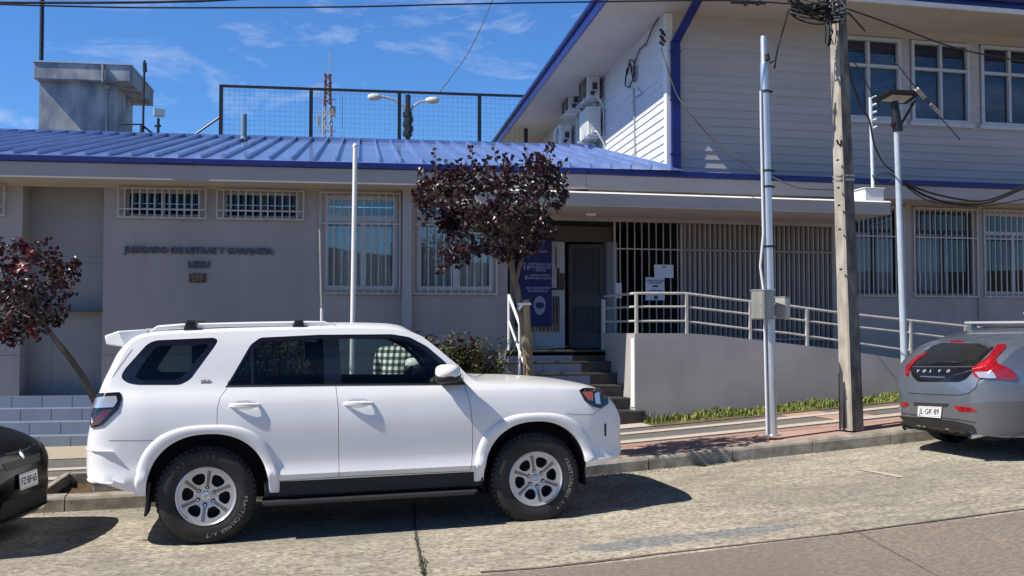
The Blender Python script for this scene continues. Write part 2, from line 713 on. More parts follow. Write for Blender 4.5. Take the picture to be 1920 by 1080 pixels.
# kerb: a real step with a worn bullnose, in lengths with joints
mb = MB()
xk = -12.0
while xk < 16:
    x2 = xk + 1.0
    e = .006
    prof = [(YK, -.05), (YK, .115), (YK + .012, .138), (YK + .035, .15), (YK + .17, .15), (YK + .17, -.05)]
    prof = [(y + random.uniform(-.004, .004), z + (random.uniform(-.005, .003) if z > 0 else 0)) for y, z in prof]
    n = len(prof)
    i = len(mb.v)
    for xx in (xk + e, x2 - e):
        for y, z in prof:
            mb.v.append(Vector((xx, y, zroad(xx) + z)))
    for k in range(n):
        mb.f.append((i + k, i + (k + 1) % n, i + n + (k + 1) % n, i + n + k))
        mb.m.append(0)
    mb.f.append(tuple(i + k for k in range(n)))
    mb.f.append(tuple(i + n + k for k in reversed(range(n))))
    mb.m += [0, 0]
    xk = x2
mb.mi = 0
obj('kerb', mb, M['kerb'], kind='structure')
sheet('kerb_bed', YK + .014, YK + .16, .128, M['kerb'], x0=-12, x1=16)
PB = 10.79                # pavement starts behind the kerb
PX0, PX1 = -2.22, -.95    # tree pit in the pavement
PY1 = 12.05
sheet('pavement', 12.05, 16.2, .140, M['pave'], x0=-30, x1=30)
sheet('pavement', PB - .01, 12.05, .140, M['pave'], x0=-30, x1=PX0)
sheet('pavement', PB - .01, 12.05, .140, M['pave'], x0=PX1, x1=30)
sheet('pink_paving', PB, 11.72, .146, M['pink'], x0=PX1 + .05, x1=30)
sheet('pale_band', 11.84, 12.08, .150, M['band'], x0=PX1 + .05, x1=30)
sheet('pale_band', 11.84, 12.08, .150, M['band'], x0=-30, x1=PX0 - .12)
sheet('pale_band', 12.62, 12.84, .150, M['band'], x0=-30, x1=30)
sheet('pink_paving', 12.09, 12.61, .147, M['pink'], x0=7.15, x1=7.75)
sheet('pink_paving', 12.85, 13.15, .147, M['pink'], x0=6.9, x1=7.5)
sheet('apron', 13.75, 16.0, .148, M['apron'], x0=-30, x1=-1.2)
sheet('stair_foot_slab', 13.25, 13.72, .152, M['band'], x0=3.3, x1=5.05)
sheet('grass_bed', 13.2, 13.76, .150, M['dirt'], x0=5.05, x1=13)


def pG(u, v, lift=0.0):
    z = 0
    for _ in range(12):
        q = hit(u, v, (0, 0, z), (0, 0, 1))
        z = zroad(q.x) + lift
    return q


# paving joints, stains on the road
mb = MB()
def strip(mb, pts, wd, lift):
    for a, b in zip(pts, pts[1:]):
        d = (b - a).normalized()
        n = Vector((-d.y, d.x, 0)) * wd / 2
        k = Vector((0, 0, lift))
        mb.poly([a - n + k, b - n + k, b + n + k, a + n + k])
pts = [pG(776, 930), pG(778, 985), pG(781, 1010), pG(785, 1035), pG(790, 1055), pG(800, 1100)]
strip(mb, pts, .022, .004)
obj('road_joint', mb, mat('joint_tar', (.07, .06, .05), .9, var=.4, scale=20), kind='structure')
mb = MB()
strip(mb, [pG(1598, 992), pG(1650, 1022), pG(1760, 1082)], .012, .006)
strip(mb, [pG(900, 1074), pG(1010, 1066), pG(1230, 1040), pG(1560, 1003), pG(1920, 955)], .03, .0065)
obj('lane_joint', mb, mat('joint_dark', (.13, .11, .09), .9, var=.4, scale=12), kind='structure')


def blob(name, cx, cy, rx, ry, lift, m, seed, n=60, amp=.35):
    mb = MB()
    pts = []
    for k in range(n):
        a = 2 * PI * k / n
        q = Vector((math.cos(a) * 1.7 + seed, math.sin(a) * 1.7, seed))
        r = 1 + amp * noise.noise(q) + amp * .6 * noise.noise(q * 4)
        x, y = cx + rx * r * math.cos(a), cy + ry * r * math.sin(a)
        pts.append(Vector((x, y, zroad(x) + lift)))
    c = Vector((cx, cy, zroad(cx) + lift))
    for k in range(n):
        mb.poly([c, pts[k], pts[(k + 1) % n]])
    return obj(name, mb, m, kind='structure')


q = pG(1655, 886)
mb = MB()
strip(mb, [pG(1612, 880), pG(1692, 895)], .09, .004)
obj('worn_road_paint', mb, speck('worn_paint', (.62, .58, .5), (.5, .44, .34), (.4, .36, .28), 30, 3, .7), kind='structure')
# hill over the road, seen mirrored in the window panes
mb = MB()
mb.grid(lambda x, y: (x, y, -1 + max(0, (-y - 60) / 190) * (22 + 9 * noise.noise(Vector((x * .008, 0, 1))) + 4 * noise.noise(Vector((x * .03, y * .02, 3)))) if y > -250 else -1 + 22 + 9 * noise.noise(Vector((x * .008, 0, 1)))), [-600 + 24 * i for i in range(51)], [-420, -300, -250, -220, -190, -160, -130, -100, -60])
obj('hill', mb, M['hill'], kind='structure', smooth=60)


# ------------------------------------------------------------------ walls with openings
def wall(mb, fr, s0, s1, z0, z1, holes, depth=.14, zz=()):
    ss = sorted(set([s0, s1] + [h[0] for h in holes] + [h[1] for h in holes]))
    zs = sorted(set([z0, z1] + [h[2] for h in holes] + [h[3] for h in holes] + list(zz)))
    for a, b in zip(ss, ss[1:]):
        for c, d in zip(zs, zs[1:]):
            sm, zm = (a + b) / 2, (c + d) / 2
            if any(h[0] < sm < h[1] and h[2] < zm < h[3] for h in holes):
                continue
            mb.poly([fr(a, 0, c), fr(b, 0, c), fr(b, 0, d), fr(a, 0, d)])
    for h in holes:
        a, b, c, d = h[:4]
        e = -(h[4] if len(h) > 4 else depth)
        mb.poly([fr(a, 0, c), fr(a, e, c), fr(a, e, d), fr(a, 0, d)])
        mb.poly([fr(b, 0, c), fr(b, e, c), fr(b, e, d), fr(b, 0, d)])
        mb.poly([fr(a, 0, c), fr(b, 0, c), fr(b, e, c), fr(a, e, c)])
        mb.poly([fr(a, 0, d), fr(b, 0, d), fr(b, e, d), fr(a, e, d)])


def frame_mb(fr, a, b, c, d, o0, o1, w, vs=(), hs=(), wv=None):
    mb = MB()
    wv = wv or w
    mb.fbox(fr, a, a + w, o0, o1, c, d)
    mb.fbox(fr, b - w, b, o0, o1, c, d)
    mb.fbox(fr, a + w, b - w, o0, o1, c, c + w)
    mb.fbox(fr, a + w, b - w, o0, o1, d - w, d)
    for h in hs:
        mb.fbox(fr, a + w, b - w, o0 + .003, o1 - .003, h - wv / 2, h + wv / 2)
    for v in vs:
        x, z0, z1 = v
        mb.fbox(fr, x - wv / 2, x + wv / 2, o0 + .005, o1 - .005, z0, z1)
    return mb


def pane_mb(fr, a, b, c, d, o):
    mb = MB()
    mb.poly([fr(a, o, c), fr(b, o, c), fr(b, o, d), fr(a, o, d)])
    return mb


def grille_mb(fr, a, b, c, d, o, n, w=.016, hs=(), fw=.022):
    mb = MB()
    mb.fbox(fr, a, b, o, o + fw, c, c + fw)
    mb.fbox(fr, a, b, o, o + fw, d - fw, d)
    mb.fbox(fr, a, a + fw, o + .002, o + fw - .002, c + fw, d - fw)
    mb.fbox(fr, b - fw, b, o + .002, o + fw - .002, c + fw, d - fw)
    for k in range(1, n):
        x = a + (b - a) * k / n
        mb.fbox(fr, x - w / 2, x + w / 2, o + .004, o + .004 + w, c + fw, d - fw)
    for h in hs:
        mb.fbox(fr, a + fw, b - fw, o + .021, o + .034, h - .011, h + .011)
    # stand-off feet back to the wall
    for x in (a + .01, b - .03):
        for z in (c + .1, d - .12):
            mb.fbox(fr, x, x + .018, 0, o, z, z + .018)
    return mb


def curtain_mb(fr, a, b, c, d, o, amp=.02, step=.045):
    mb = MB()
    n = max(4, int((b - a) / step * 2))
    mb.grid(lambda i, z: fr(a + (b - a) * i / n, o + amp * math.sin(i * PI / 2 + .6 * math.sin(i * .7)), z), list(range(n + 1)), [c, d])
    return mb


# ================================================================== long low wing
low = thing('low_office_building', 'long single storey office wing with grey walls under a blue seamed metal roof', 'building', LF(-4, -2, .1), -TW)
S_END = -.84
hA = (-3.70, -2.58, 2.34, 3.80)
hB = (-2.27, -1.06, 2.34, 3.80)
h1 = (-6.64, -5.55, 3.43, 3.83)
h2 = (-5.21, -4.10, 3.43, 3.83)
h0 = (-9.6, -8.42, 3.43, 3.83)
rec = (-8.09, -6.94, -.2, 3.90, .43)
mb = MB()
wall(mb, LF, -15, S_END, -.6, 3.95, [h0, h1, h2, hA, hB, rec], .16)
mb.poly([LF(S_END, 0, -.6), LF(S_END, -1.2, -.6), LF(S_END, -1.2, 3.95), LF(S_END, 0, 3.95)])
mb.poly([LF(-15, 0, -.6), LF(-15, -9, -.6), LF(-15, -9, 3.95), LF(-15, 0, 3.95)])
obj('wall', mb, M['wall'], low)
mb = MB()
for a, b in ((-15, -8.1), (-6.93, -2.51), (-2.34, S_END)):   # plinth joint and cast joints in the render
    mb.fbox(LF, a, b, -.01, .0025, 1.345, 1.353)
mb.fbox(LF, -8.05, -6.96, -.45, -.4275, 2.745, 2.752)
mb.fbox(LF, -8.05, -6.96, -.45, -.4275, 2.845, 2.850)
mb.fbox(LF, -7.775, -7.770, -.45, -.4275, .75, 2.74)
obj('wall_joint', mb, mat('joint_grey', (.17, .165, .17), .9), low)  # joint lines in a darker grey than the wall
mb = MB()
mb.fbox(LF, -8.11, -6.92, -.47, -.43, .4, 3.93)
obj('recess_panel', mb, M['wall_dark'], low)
mb = MB()
mb.fbox(LF, -15, S_END, -2.5, -2.4, 0, 3.9)
mb.fbox(LF, -15, S_END, -2.4, -.17, 2.0, 2.02)
mb.fbox(LF, -15, S_END, -2.4, -.17, 3.91, 3.93)
obj('room_backing', mb, M['room'], low)
mb = MB()                                            # pilaster between the two tall windows
mb.fbox(LF, -2.50, -2.355, -.01, .15, -.3, 3.93)
obj('pilaster', mb, mat('pilaster_paint', (.41, .40, .41), .75, var=.06, scale=2), low)
# windows
for (a, b, c, d), n in ((h1, 12), (h2, 12), (h0, 12)):
    wf = obj('window', frame_mb(LF, a, b, c, d, -.13, -.09, .04, vs=[((a + b) / 2, c + .04, d - .04)], hs=[c + .12], wv=.025), M['grille'], low)
    obj('pane', pane_mb(LF, a + .03, b - .03, c + .03, d - .03, -.11), M['darkglass'], wf)
    obj('grille', grille_mb(LF, a - .10, b + .10, c - .035, d + .025, .045, n, hs=[c + .1], w=.02), M['grille'], wf)
for (a, b, c, d), mul in ((hA, -3.1), (hB, -1.66)):
    zt = 3.45
    wf = obj('window', frame_mb(LF, a, b, c, d, -.10, -.03, .065, vs=[(mul, c + .065, zt - .03)], hs=[zt], wv=.085), M['frame'], low)
    obj('pane', pane_mb(LF, a + .06, b - .06, c + .06, d - .06, -.07), M['wglass'], wf)
    obj('curtain', curtain_mb(LF, a, b, c, zt - .02, -.2), M['curtain'], wf)
    obj('grille', grille_mb(LF, a - .07, b + .05, c - .07, d + .05, .05, 11, hs=[3.36], w=.017), M['grille'], wf)
# eave: soffit, fascia, gutter lip, roof
SK = .28
eo = .67
mb = MB()
mb.fbox(LF, -15, S_END + 1.2, -.02, eo - .02, 3.895, 3.94)
mb.fbox(RF, 4.5, 17, -.02, .73, 3.895, 3.94)
mb.fbox(LF, -15, S_END, .003, .03, 3.85, 3.894)
obj('soffit', mb, M['soffit'], low)
mb = MB()
mb.fbox(LF, -15, SK, eo - .06, eo, 3.885, 4.115)
obj('fascia', mb, M['fascia'], low, bevel=.006)
mb = MB()
mb.fbox(LF, -15, SK + .02, eo - .05, eo + .045, 4.117, 4.205)
mb.fbox(LF, -6.05, -5.55, eo + .046, eo + .06, 4.125, 4.16)
obj('gutter', mb, M['blue'], low, bevel=.01)
SLP = .233
def RZ(o):
    return 4.21 + (eo - o) * SLP if o > -5.75 else 4.21 + (eo + 5.75) * SLP - (-5.75 - o) * SLP
S_R = 1.86
mb = MB()
for o0, o1 in ((eo + .02, -5.75), (-5.75, -9.5)):
    n = 8
    for k in range(n):
        a = o0 + (o1 - o0) * k / n
        b = o0 + (o1 - o0) * (k + 1) / n
        mb.poly([LF(-15, a, RZ(a)), LF(S_R, a, RZ(a)), LF(S_R, b, RZ(b)), LF(-15, b, RZ(b))])
s = -14.9
while s < S_R - .05:                                 # standing seams
    for o0, o1 in ((eo + .02, -5.75), (-5.75, -9.5)):
        h, wd = .065, .024
        o0 = o0 - (.16 if o0 > 0 else 0)
        mb.hexa([LF(s, o0, RZ(o0) - .005), LF(s + wd, o0, RZ(o0) - .005), LF(s + wd, o1, RZ(o1) - .005), LF(s, o1, RZ(o1) - .005), LF(s, o0, RZ(o0) + h), LF(s + wd, o0, RZ(o0) + h), LF(s + wd, o1, RZ(o1) + h), LF(s, o1, RZ(o1) + h)])
    s += .325
mb.fbox(LF, -15, S_R, -5.85, -5.65, RZ(-5.75) - .02, RZ(-5.75) + .045)
obj('roof', mb, M['roof'], low)
# vent pipe through the roof
s, z = pL(457, 273, -4.6)
mb = MB()
b = LF(s, -4.6, RZ(-4.6) - .02)
mb.tube([b, b + Vector((0, 0, .55))], .058, 12)
mb.tube([b + Vector((0, 0, .02)), b + Vector((0, 0, .10))], [.085, .06], 12)
obj('vent_pipe', mb, mat('pipe_bluegrey', (.17, .25, .31), .6), None, smooth=40, label='short blue-grey vent pipe rising through the blue seamed roof', cat='pipe')

# ================================================================== two storey block
two = thing('two_storey_building', 'two storey clapboard office block with blue eaves and white framed windows', 'building', RF(9, -2, .3))
E0 = 16.2
gw = [(9.60, 10.50, 2.35, 3.80), (10.84, 11.96, 2.35, 3.80), (12.24, 13.45, 2.35, 3.80), (13.75, 14.95, 2.35, 3.80)]
mb = MB()
wall(mb, RF, 9.0, E0, -.4, 3.95, gw, .16)
mb.poly([RF(9.0, 0, -.4), RF(9.0, -1.0, -.4), RF(9.0, -1.0, 3.95), RF(9.0, 0, 3.95)])
mb.poly([RF(E0, 0, -.4), RF(E0, -9, -.4), RF(E0, -9, 7), RF(E0, 0, 7)])
for x in (10.60, 12.05, 13.58):
    mb.fbox(RF, x, x + .13, .002, .03, 1.9, 3.9)
obj('wall', mb, M['wall'], two)
mb = MB()
mb.fbox(RF, 6.8, E0, -2.6, -2.5, 0, 6.9)
mb.fbox(RF, 9.0, E0, -2.5, -.17, 2.0, 2.02)
mb.fbox(RF, 6.8, E0, -2.5, -.17, 4.5, 4.53)
mb.fbox(RF, 6.8, E0, -2.5, -.17, 6.9, 6.93)
obj('room_backing', mb, M['room'], two)
for i, (a, b, c, d) in enumerate(gw):
    wf = obj('window', frame_mb(RF, a, b, c, d, -.11, -.05, .05, vs=[((a + b) / 2, c + .05, 3.42)], hs=[3.44], wv=.06), M['frame'] if i == 2 else M['black'], two)
    obj('pane', pane_mb(RF, a + .04, b - .04, c + .04, d - .04, -.08), M['upglass'], wf)
    if i < 2:
        obj('curtain', curtain_mb(RF, a, b if i == 0 else b - .3, c, 3.42, -.22, .03, .07), M['curtain'], wf)
    obj('grille', grille_mb(RF, a - .08, b + .08, c - .06, d + .05, .04, 12, hs=[3.33], w=.018), M['grille'], wf)
uw = [(9.30, 10.58), (10.78, 11.95), (12.18, 13.36), (13.56, 14.74)]
UZ0, UZ1, UT = 5.36, 6.80, 6.30
mb = MB()
row = .142
z = 4.12
while z < 6.98:                                      # lapped boards
    segs = [(CX0 + .02, E0)]
    zm = z + row / 2
    if UZ0 - .03 < zm < UZ1 + .03:
        segs = []
        x = CX0 + .02
        for a, b in uw:
            segs.append((x, a - .02))
            x = b + .02
        segs.append((x, E0))
    for a, b in segs:
        mb.poly([RF(a, .020, z), RF(b, .020, z), RF(b, .004, z + row), RF(a, .004, z + row)])
        mb.poly([RF(a, .020, z), RF(b, .020, z), RF(b, -.004, z), RF(a, -.004, z)])
    z += row
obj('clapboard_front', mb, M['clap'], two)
mb = MB()
z = 4.12
DEEP = 14.0
while z < 6.98:
    mb.poly([SF(.02, .020, z), SF(DEEP, .020, z), SF(DEEP, .003, z + row), SF(.02, .003, z + row)])
    mb.poly([SF(.02, .020, z), SF(DEEP, .020, z), SF(DEEP, -.003, z), SF(.02, -.003, z)])
    z += row
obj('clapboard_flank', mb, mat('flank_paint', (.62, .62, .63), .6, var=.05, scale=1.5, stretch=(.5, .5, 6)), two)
mb = MB()
mb.hexa([SF(0, .03, 4.1), SF(.12, .03, 4.1), SF(.12, -.05, 4.1), RF(CX0, -.05, 4.1), SF(0, .03, 6.96), SF(.12, .03, 6.96), SF(.12, -.05, 6.96), RF(CX0, -.05, 6.96)])
mb.fbox(RF, CX0 - .03, CX0 + .08, .0, .028, 4.1, 6.96)
obj('corner_board', mb, M['white'], two)
for i, (a, b) in enumerate(uw):
    wf = obj('window', frame_mb(RF, a, b, UZ0, UZ1, -.06, .045, .058, vs=[((a + b) / 2, UZ0 + .075, UT - .03), ((a + b) / 2, UT + .03, UZ1 - .075)], hs=[UT], wv=.05), mat('white_window_frame', (.48, .50, .53), .45, var=.04, scale=5) if i == 0 else two_frame, two)
    two_frame = wf.data.materials[0]
    obj('pane', pane_mb(RF, a + .06, b - .06, UZ0 + .06, UZ1 - .06, -.02), M['upglass'], wf)
    mb = MB()
    k = UZ0 + (.02 if i != 2 else .35)
    while k < UZ1:
        mb.poly([RF(a + .03, -.14, k), RF(b - .03, -.14, k), RF(b - .03, -.165, k + .05), RF(a + .03, -.165, k + .05)])
        k += .048
    obj('blind', mb, M['blind'], wf)
    mb = MB()
    mb.fbox(RF, a - .05, b + .05, -.05, .07, UZ0 - .07, UZ0 - .003)
    obj('sill', mb, M['frame'], wf)
# lower eave of the block
mb = MB()
mb.fbox(RF, 4.6, E0 + .5, .70, .75, 3.885, 4.115)
obj('fascia', mb, M['fascia'], two, bevel=.006)
mb = MB()
mb.fbox(RF, 4.62, E0 + .5, .705, .79, 4.117, 4.205)
mb.fbox(RF, CX0, E0 + .5, .0, .705, 4.16, 4.195)
obj('gutter', mb, M['blue'], two, bevel=.01)
# big roof: soffit, fascia, hip
OH, OF, ZS = 1.15, 1.30, 6.97
def RC(t, o, z):          # roof frame: t back along the flank, o left of the flank
    return SF(t, o, z)
fl = SF(-OF, OH, 0)
bl = SF(DEEP + .5, OH, 0)
fr_ = Vector((E0 + 1.2, 15.6 - OF, 0))
br_ = Vector((E0 + 1.2, 15.6 + DEEP + .5, 0))
flc = Vector((fl.x, 15.6 - OF, 0))
up = lambda p, z: Vector((p.x, p.y, z))
mb = MB()
mb.poly([up(flc, ZS), up(fr_, ZS), up(br_, ZS), up(bl, ZS)])
obj('soffit', mb, M['soffit'], two)
mb = MB()
def fascia_run(mb, a, b, n, z0, z1, th):
    mb.hexa([up(a, z0), up(b, z0), up(b + n * th, z0), up(a + n * th, z0), up(a, z1), up(b, z1), up(b + n * th, z1), up(a + n * th, z1)])
nl = Vector((-math.cos(TW), math.sin(TW), 0))
fascia_run(mb, flc, bl, nl, ZS - .03, ZS + .22, .04)
fascia_run(mb, flc, fr_, Vector((0, -1, 0)), ZS + .045, ZS + .24, .045)
gl_ = [up(flc + nl * .06, ZS + .19), up(bl + nl * .06, ZS + .19)]
mb.tube(gl_, .05, 10)
mb.tube([up(flc + Vector((0, -.1, 0)), ZS + .2), up(fr_ + Vector((0, -.1, 0)), ZS + .2)], .07, 10)
obj('eave_fascia', mb, M['blue'], two)
mb = MB()
fascia_run(mb, flc, fr_, Vector((0, -1, 0)), ZS - .03, ZS + .043, .05)
obj('eave_trim', mb, M['white'], two)
mb = MB()
ra = up((flc + bl) / 2 + Vector((4.6, -1, 0)), ZS + 2.0)
rb = up((fr_ + br_) / 2 + Vector((-4.6, 0, 0)), ZS + 2.0)
zt = ZS + .23
mb.poly([up(flc, zt), up(fr_, zt), rb, ra])
mb.poly([up(bl, zt), up(br_, zt), rb, ra])
mb.poly([up(flc, zt), up(bl, zt), ra])
mb.poly([up(fr_, zt), up(br_, zt), rb])
obj('roof', mb, M['roof'], two)
# blue downpipe on the corner, bending out to the front gutter
mb = MB()
x0 = CX0 + .115
def rect_tube(mb, pts, wx, wy):
    for a, b in zip(pts, pts[1:]):
        c = []
        for p in (a, b):
            c += [p + Vector((-wx, -wy, 0)), p + Vector((wx, -wy, 0)), p + Vector((wx, wy, 0)), p + Vector((-wx, wy, 0))]
        mb.hexa(c)
rect_tube(mb, [RF(x0, .055, 4.20), RF(x0, .055, 6.46)], .075, .036)
q1 = RF(x0, .055, 6.46)
q2 = RF(x0 + .03, OF - .1, ZS + .05)
mb.hexa([q1 + Vector((-.075, -.055, 0)), q1 + Vector((.075, -.036, 0)), q1 + Vector((.075, .036, 0)), q1 + Vector((-.075, .055, 0)), q2 + Vector((-.07, -.055, 0)), q2 + Vector((.07, -.055, 0)), q2 + Vector((.07, .055, 0)), q2 + Vector((-.07, .055, 0))])
for zc in (4.6, 5.5, 6.3):
    mb.fbox(RF, x0 - .09, x0 + .09, .0, .096, zc, zc + .03)
obj('downpipe', mb, M['blue'], two)

# ================================================================== entrance
can = thing('entrance_canopy', 'flat concrete canopy slab projecting over the entrance steps and ramp', 'canopy', RF(6.5, 1, 3.5))
mb = MB()
mb.fbox(RF, 2.6, 9.14, -.60, 1.71, 3.50, 3.64)
mb.fbox(RF, 2.6, 9.14, 1.711, 1.75, 3.50, 3.68)
mb.fbox(RF, 9.141, 9.18, -.1, 1.75, 3.50, 3.675)
obj('slab', mb, M['fascia'], can)
mb = MB()
mb.hexa([RF(2.6, 1.72, 3.681), RF(9.185, 1.72, 3.681), RF(9.185, 1.775, 3.681), RF(2.6, 1.775, 3.681), RF(2.6, 1.70, 3.712), RF(9.185, 1.70, 3.712), RF(9.185, 1.735, 3.708), RF(2.6, 1.735, 3.708)])
obj('edge_flashing', mb, M['white'], can)
mb = MB()
mb.fbox(RF, 4.15, 9.1, .28, .34, 3.44, 3.499)
obj('lintel_beam', mb, M['wall'], can)
c = pR(1108, 412, .95)
mb = MB()
mb.lathe([(0, 0), (.07, 0), (.09, -.02), (.075, -.05), (0, -.06)], Matrix.Translation(RF(c[0], .95, 3.499)), 20)
obj('ceiling_lamp', mb, M['lamp'], can, smooth=40)
# upstand on the canopy end, catching the sun, with the conduit rising out of it
a = pR(1625, 378, 1.35)
mb = MB()
mb.fbox(RF, 8.80, 9.12, 1.32, 1.68, 3.645, 3.90)
mb.fbox(RF, 8.78, 9.14, 1.30, 1.70, 3.901, 3.916)
obj('junction_box', mb, M['white'], None, bevel=.006, label='white square box standing on the right end of the entrance canopy', cat='box')
p = RF(*([0] * 3))
b1 = PY(1637, 358, 15.6 - 1.4)
b2 = PY(1632, 183, 15.6 - 1.4)
mb = MB()
mb.tube([Vector((b1.x, b1.y, 3.917)), b2], .028, 10)
for k in range(5):
    zz = 4.9 + .12 * k
    mb.tube([Vector((b1.x - .01 * k / 5, b1.y - .03, zz)), Vector((b1.x + .05, b1.y - .05, zz + .02))], .02, 6)
obj('conduit_mast', mb, mat('pale_conduit', (.58, .64, .70), .5), None, smooth=40, label='thin pale conduit mast with clamps rising from the box on the canopy', cat='pole')

ent = thing('entrance_lobby', 'recessed dark entrance lobby with a pale side jamb above the steps', 'entrance', RF(4.6, -.9, 1.4))
FZ = 1.406
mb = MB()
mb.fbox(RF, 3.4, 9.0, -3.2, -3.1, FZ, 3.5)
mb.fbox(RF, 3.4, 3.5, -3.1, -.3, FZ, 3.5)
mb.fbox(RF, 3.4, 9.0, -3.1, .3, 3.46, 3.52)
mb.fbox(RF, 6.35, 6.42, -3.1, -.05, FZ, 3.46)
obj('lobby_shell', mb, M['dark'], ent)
mb = MB()
mb.fbox(RF, 3.4, 9.0, -3.1, .5, FZ - .08, FZ - .002)
obj('lobby_floor', mb, M['stone'], ent)
mb = MB()
mb.fbox(RF, 3.5, 5.5, -.78, -.7, 3.20, 3.458)
obj('door_head', mb, mat('head_brown', (.13, .115, .10), .7), ent)
mb = MB()
mb.fbox(RF, 5.40, 5.58, -.82, -.66, FZ, 3.2)
obj('door_jamb', mb, mat('jamb_grey', (.30, .32, .36), .6), ent)
for (u0, v0, u1, v1, Y) in ((1062, 440, 1112, 446, 17.3), (1056, 457, 1086, 463, 17.8)):
    pass
mb = MB()
mb.fbox(RF, 4.78, 5.32, -1.5, -1.42, 3.40, 3.435)
mb.fbox(RF, 4.72, 4.95, -2.3, -2.22, 3.40, 3.435)
obj('fluorescent_lamp', mb, M['glow'], ent)
# left leaf, white frame with dark bars
dl = thing('door_leaf', 'white framed door leaf with dark barred glass, standing beside the banner', 'door', RF(4.1, -.7, FZ))
a, b = 3.72, 4.66
mb = frame_mb(RF, a, b, FZ + .01, 3.19, -.72, -.67, .09, vs=[(4.47, 2.42, 3.1)], hs=[2.33], wv=.10)
mb.fbox(RF, a + .09, b - .09, -.71, -.68, FZ + .10, FZ + .28)
mb.fbox(RF, 4.50, b - .09, -.712, -.675, 2.75, 3.10)
obj('leaf_frame', mb, M['frame'], dl)
mb = MB()
mb.fbox(RF, a + .05, b - .05, -.70, -.695, FZ + .1, 3.1)
obj('pane', mb, M['upglass'], dl)
mb = MB()
for k in range(15):
    x = a + .12 + k * .05
    mb.fbox(RF, x, x + .012, -.690, -.684, FZ + .29, 2.28)
    if x < 4.4:
        mb.fbox(RF, x, x + .012, -.690, -.684, 2.38, 3.1)
obj('bars', mb, M['galvd'], dl)
mb = MB()
mb.fbox(RF, 4.575, 4.64, -.665, -.62, 2.38, 2.66)
obj('handle_plate', mb, mat('brown_handle', (.10, .045, .02), .5), dl)
# right leaf, dark barred, ajar
dr = thing('security_door', 'dark barred metal door leaf standing ajar in the entrance', 'door', RF(5.1, -.8, FZ))
def DRF(s, o, z):
    an = R(-14)
    return Vector((5.38 - (s * math.cos(an)), 16.42 + s * math.sin(-an) * 1 - o, z))
md = mat('dark_door_metal', (.075, .075, .075), .5, var=.1, scale=5)
mb = frame_mb(DRF, 0.0, .60, FZ + .01, 3.17, 0, .05, .075, hs=[2.22], wv=.2)
mb.fbox(DRF, .05, .55, .005, .04, FZ + .08, FZ + .25)
obj('leaf_frame', mb, md, dr)
mb = MB()
for k in range(12):
    x = .09 + k * .036
    mb.fbox(DRF, x, x + .016, .01, .035, FZ + .25, 2.12)
    mb.fbox(DRF, x, x + .016, .01, .035, 2.32, 3.10)
obj('bars', mb, mat('door_bar_grey', (.13, .13, .13), .5), dr)
mb = MB()
mb.fbox(DRF, .05, .55, -.01, .002, FZ + .08, 3.1)
obj('back_sheet', mb, M['dark'], dr)

# banner standing in front of the left leaf
ban = thing('pull_up_banner', 'tall blue printed banner with a masked face symbol, left of the entrance door', 'banner', RF(4.2, -.4, FZ))
ax, az1 = pR(972, 452, -.42)
bx, az0 = pR(1035, 612, -.42)
def BF(s, o, z):
    return RF(s, -.42 + o, z)
mb = MB()
mb.fbox(BF, ax, bx, -.006, 0, az0, az1)
obj('banner_sheet', mb, M['banner'], ban)
mb = MB()
bw = bx - ax
bh = az1 - az0
def btext(mb, s, u, v, size, fr=BF):
    vs, fs = text_mesh(s, size, 0, .002)
    mb.add([fr(u + p.x, .004, v + p.y) for p in vs], fs)
cx = ax + bw * .58
for k, s in enumerate(('MANTENGA UNA', 'DISTANCIA DE', '1 METRO')):
    btext(mb, s, cx + .03, az1 - bh * (.27 + .035 * k), .055)
for k, s in enumerate(('LAVE SUS MANOS', 'CON AGUA Y JABON')):
    btext(mb, s, cx + .03, az1 - bh * (.40 + .035 * k), .042)
for k, s in enumerate(('USO OBLIGATORIO', 'DE MASCARILLA')):
    btext(mb, s, cx, az1 - bh * (.55 + .035 * k), .046)
btext(mb, 'CUIDEMONOS', cx, az1 - bh * .12, .05)
# two small standing figures and a hand-wash drop
for dx in (0, .06):
    mb.lathe([(0, .0), (.018, .0)], Matrix.Translation(BF(ax + .10 + dx, .004, az1 - bh * .265)) @ Matrix.Rotation(PI / 2, 4, 'X'), 12)
    mb.fbox(BF, ax + .085 + dx, ax + .115 + dx, .003, .004, az1 - bh * .335, az1 - bh * .285)
mb.fbox(BF, ax + .11, ax + .15, .003, .004, az1 - bh * .45, az1 - bh * .40)
# face disc
fx, fz = pR(1012, 573, -.42)
mb.prism([(fx + .105 * math.cos(k * PI / 12) * (1 if math.sin(k * PI / 12) > 0 else .9), fz + .155 * math.sin(k * PI / 12)) for k in range(24)], lambda a, b, d: BF(a, d, b), .003, .0045)
obj('banner_print', mb, M['bannertext'], ban)
mb = MB()
mb.prism([(fx - .075, fz + .035), (fx - .03, fz + .05), (fx + .03, fz + .05), (fx + .075, fz + .035), (fx + .065, fz - .03), (fx, fz - .055), (fx - .065, fz - .03)], lambda a, b, d: BF(a, d, b), .0055, .007)
obj('mask_symbol', mb, M['banner'], ban)
mb = MB()
mb.fbox(BF, ax - .02, bx + .02, -.02, .02, az1, az1 + .02)
mb.fbox(BF, ax, bx, -.05, .05, FZ, FZ + .05)
mb.fbox(BF, (ax + bx) / 2 - .01, (ax + bx) / 2 + .01, -.03, -.012, FZ + .05, az1)
obj('stand', mb, M['galvd'], ban)

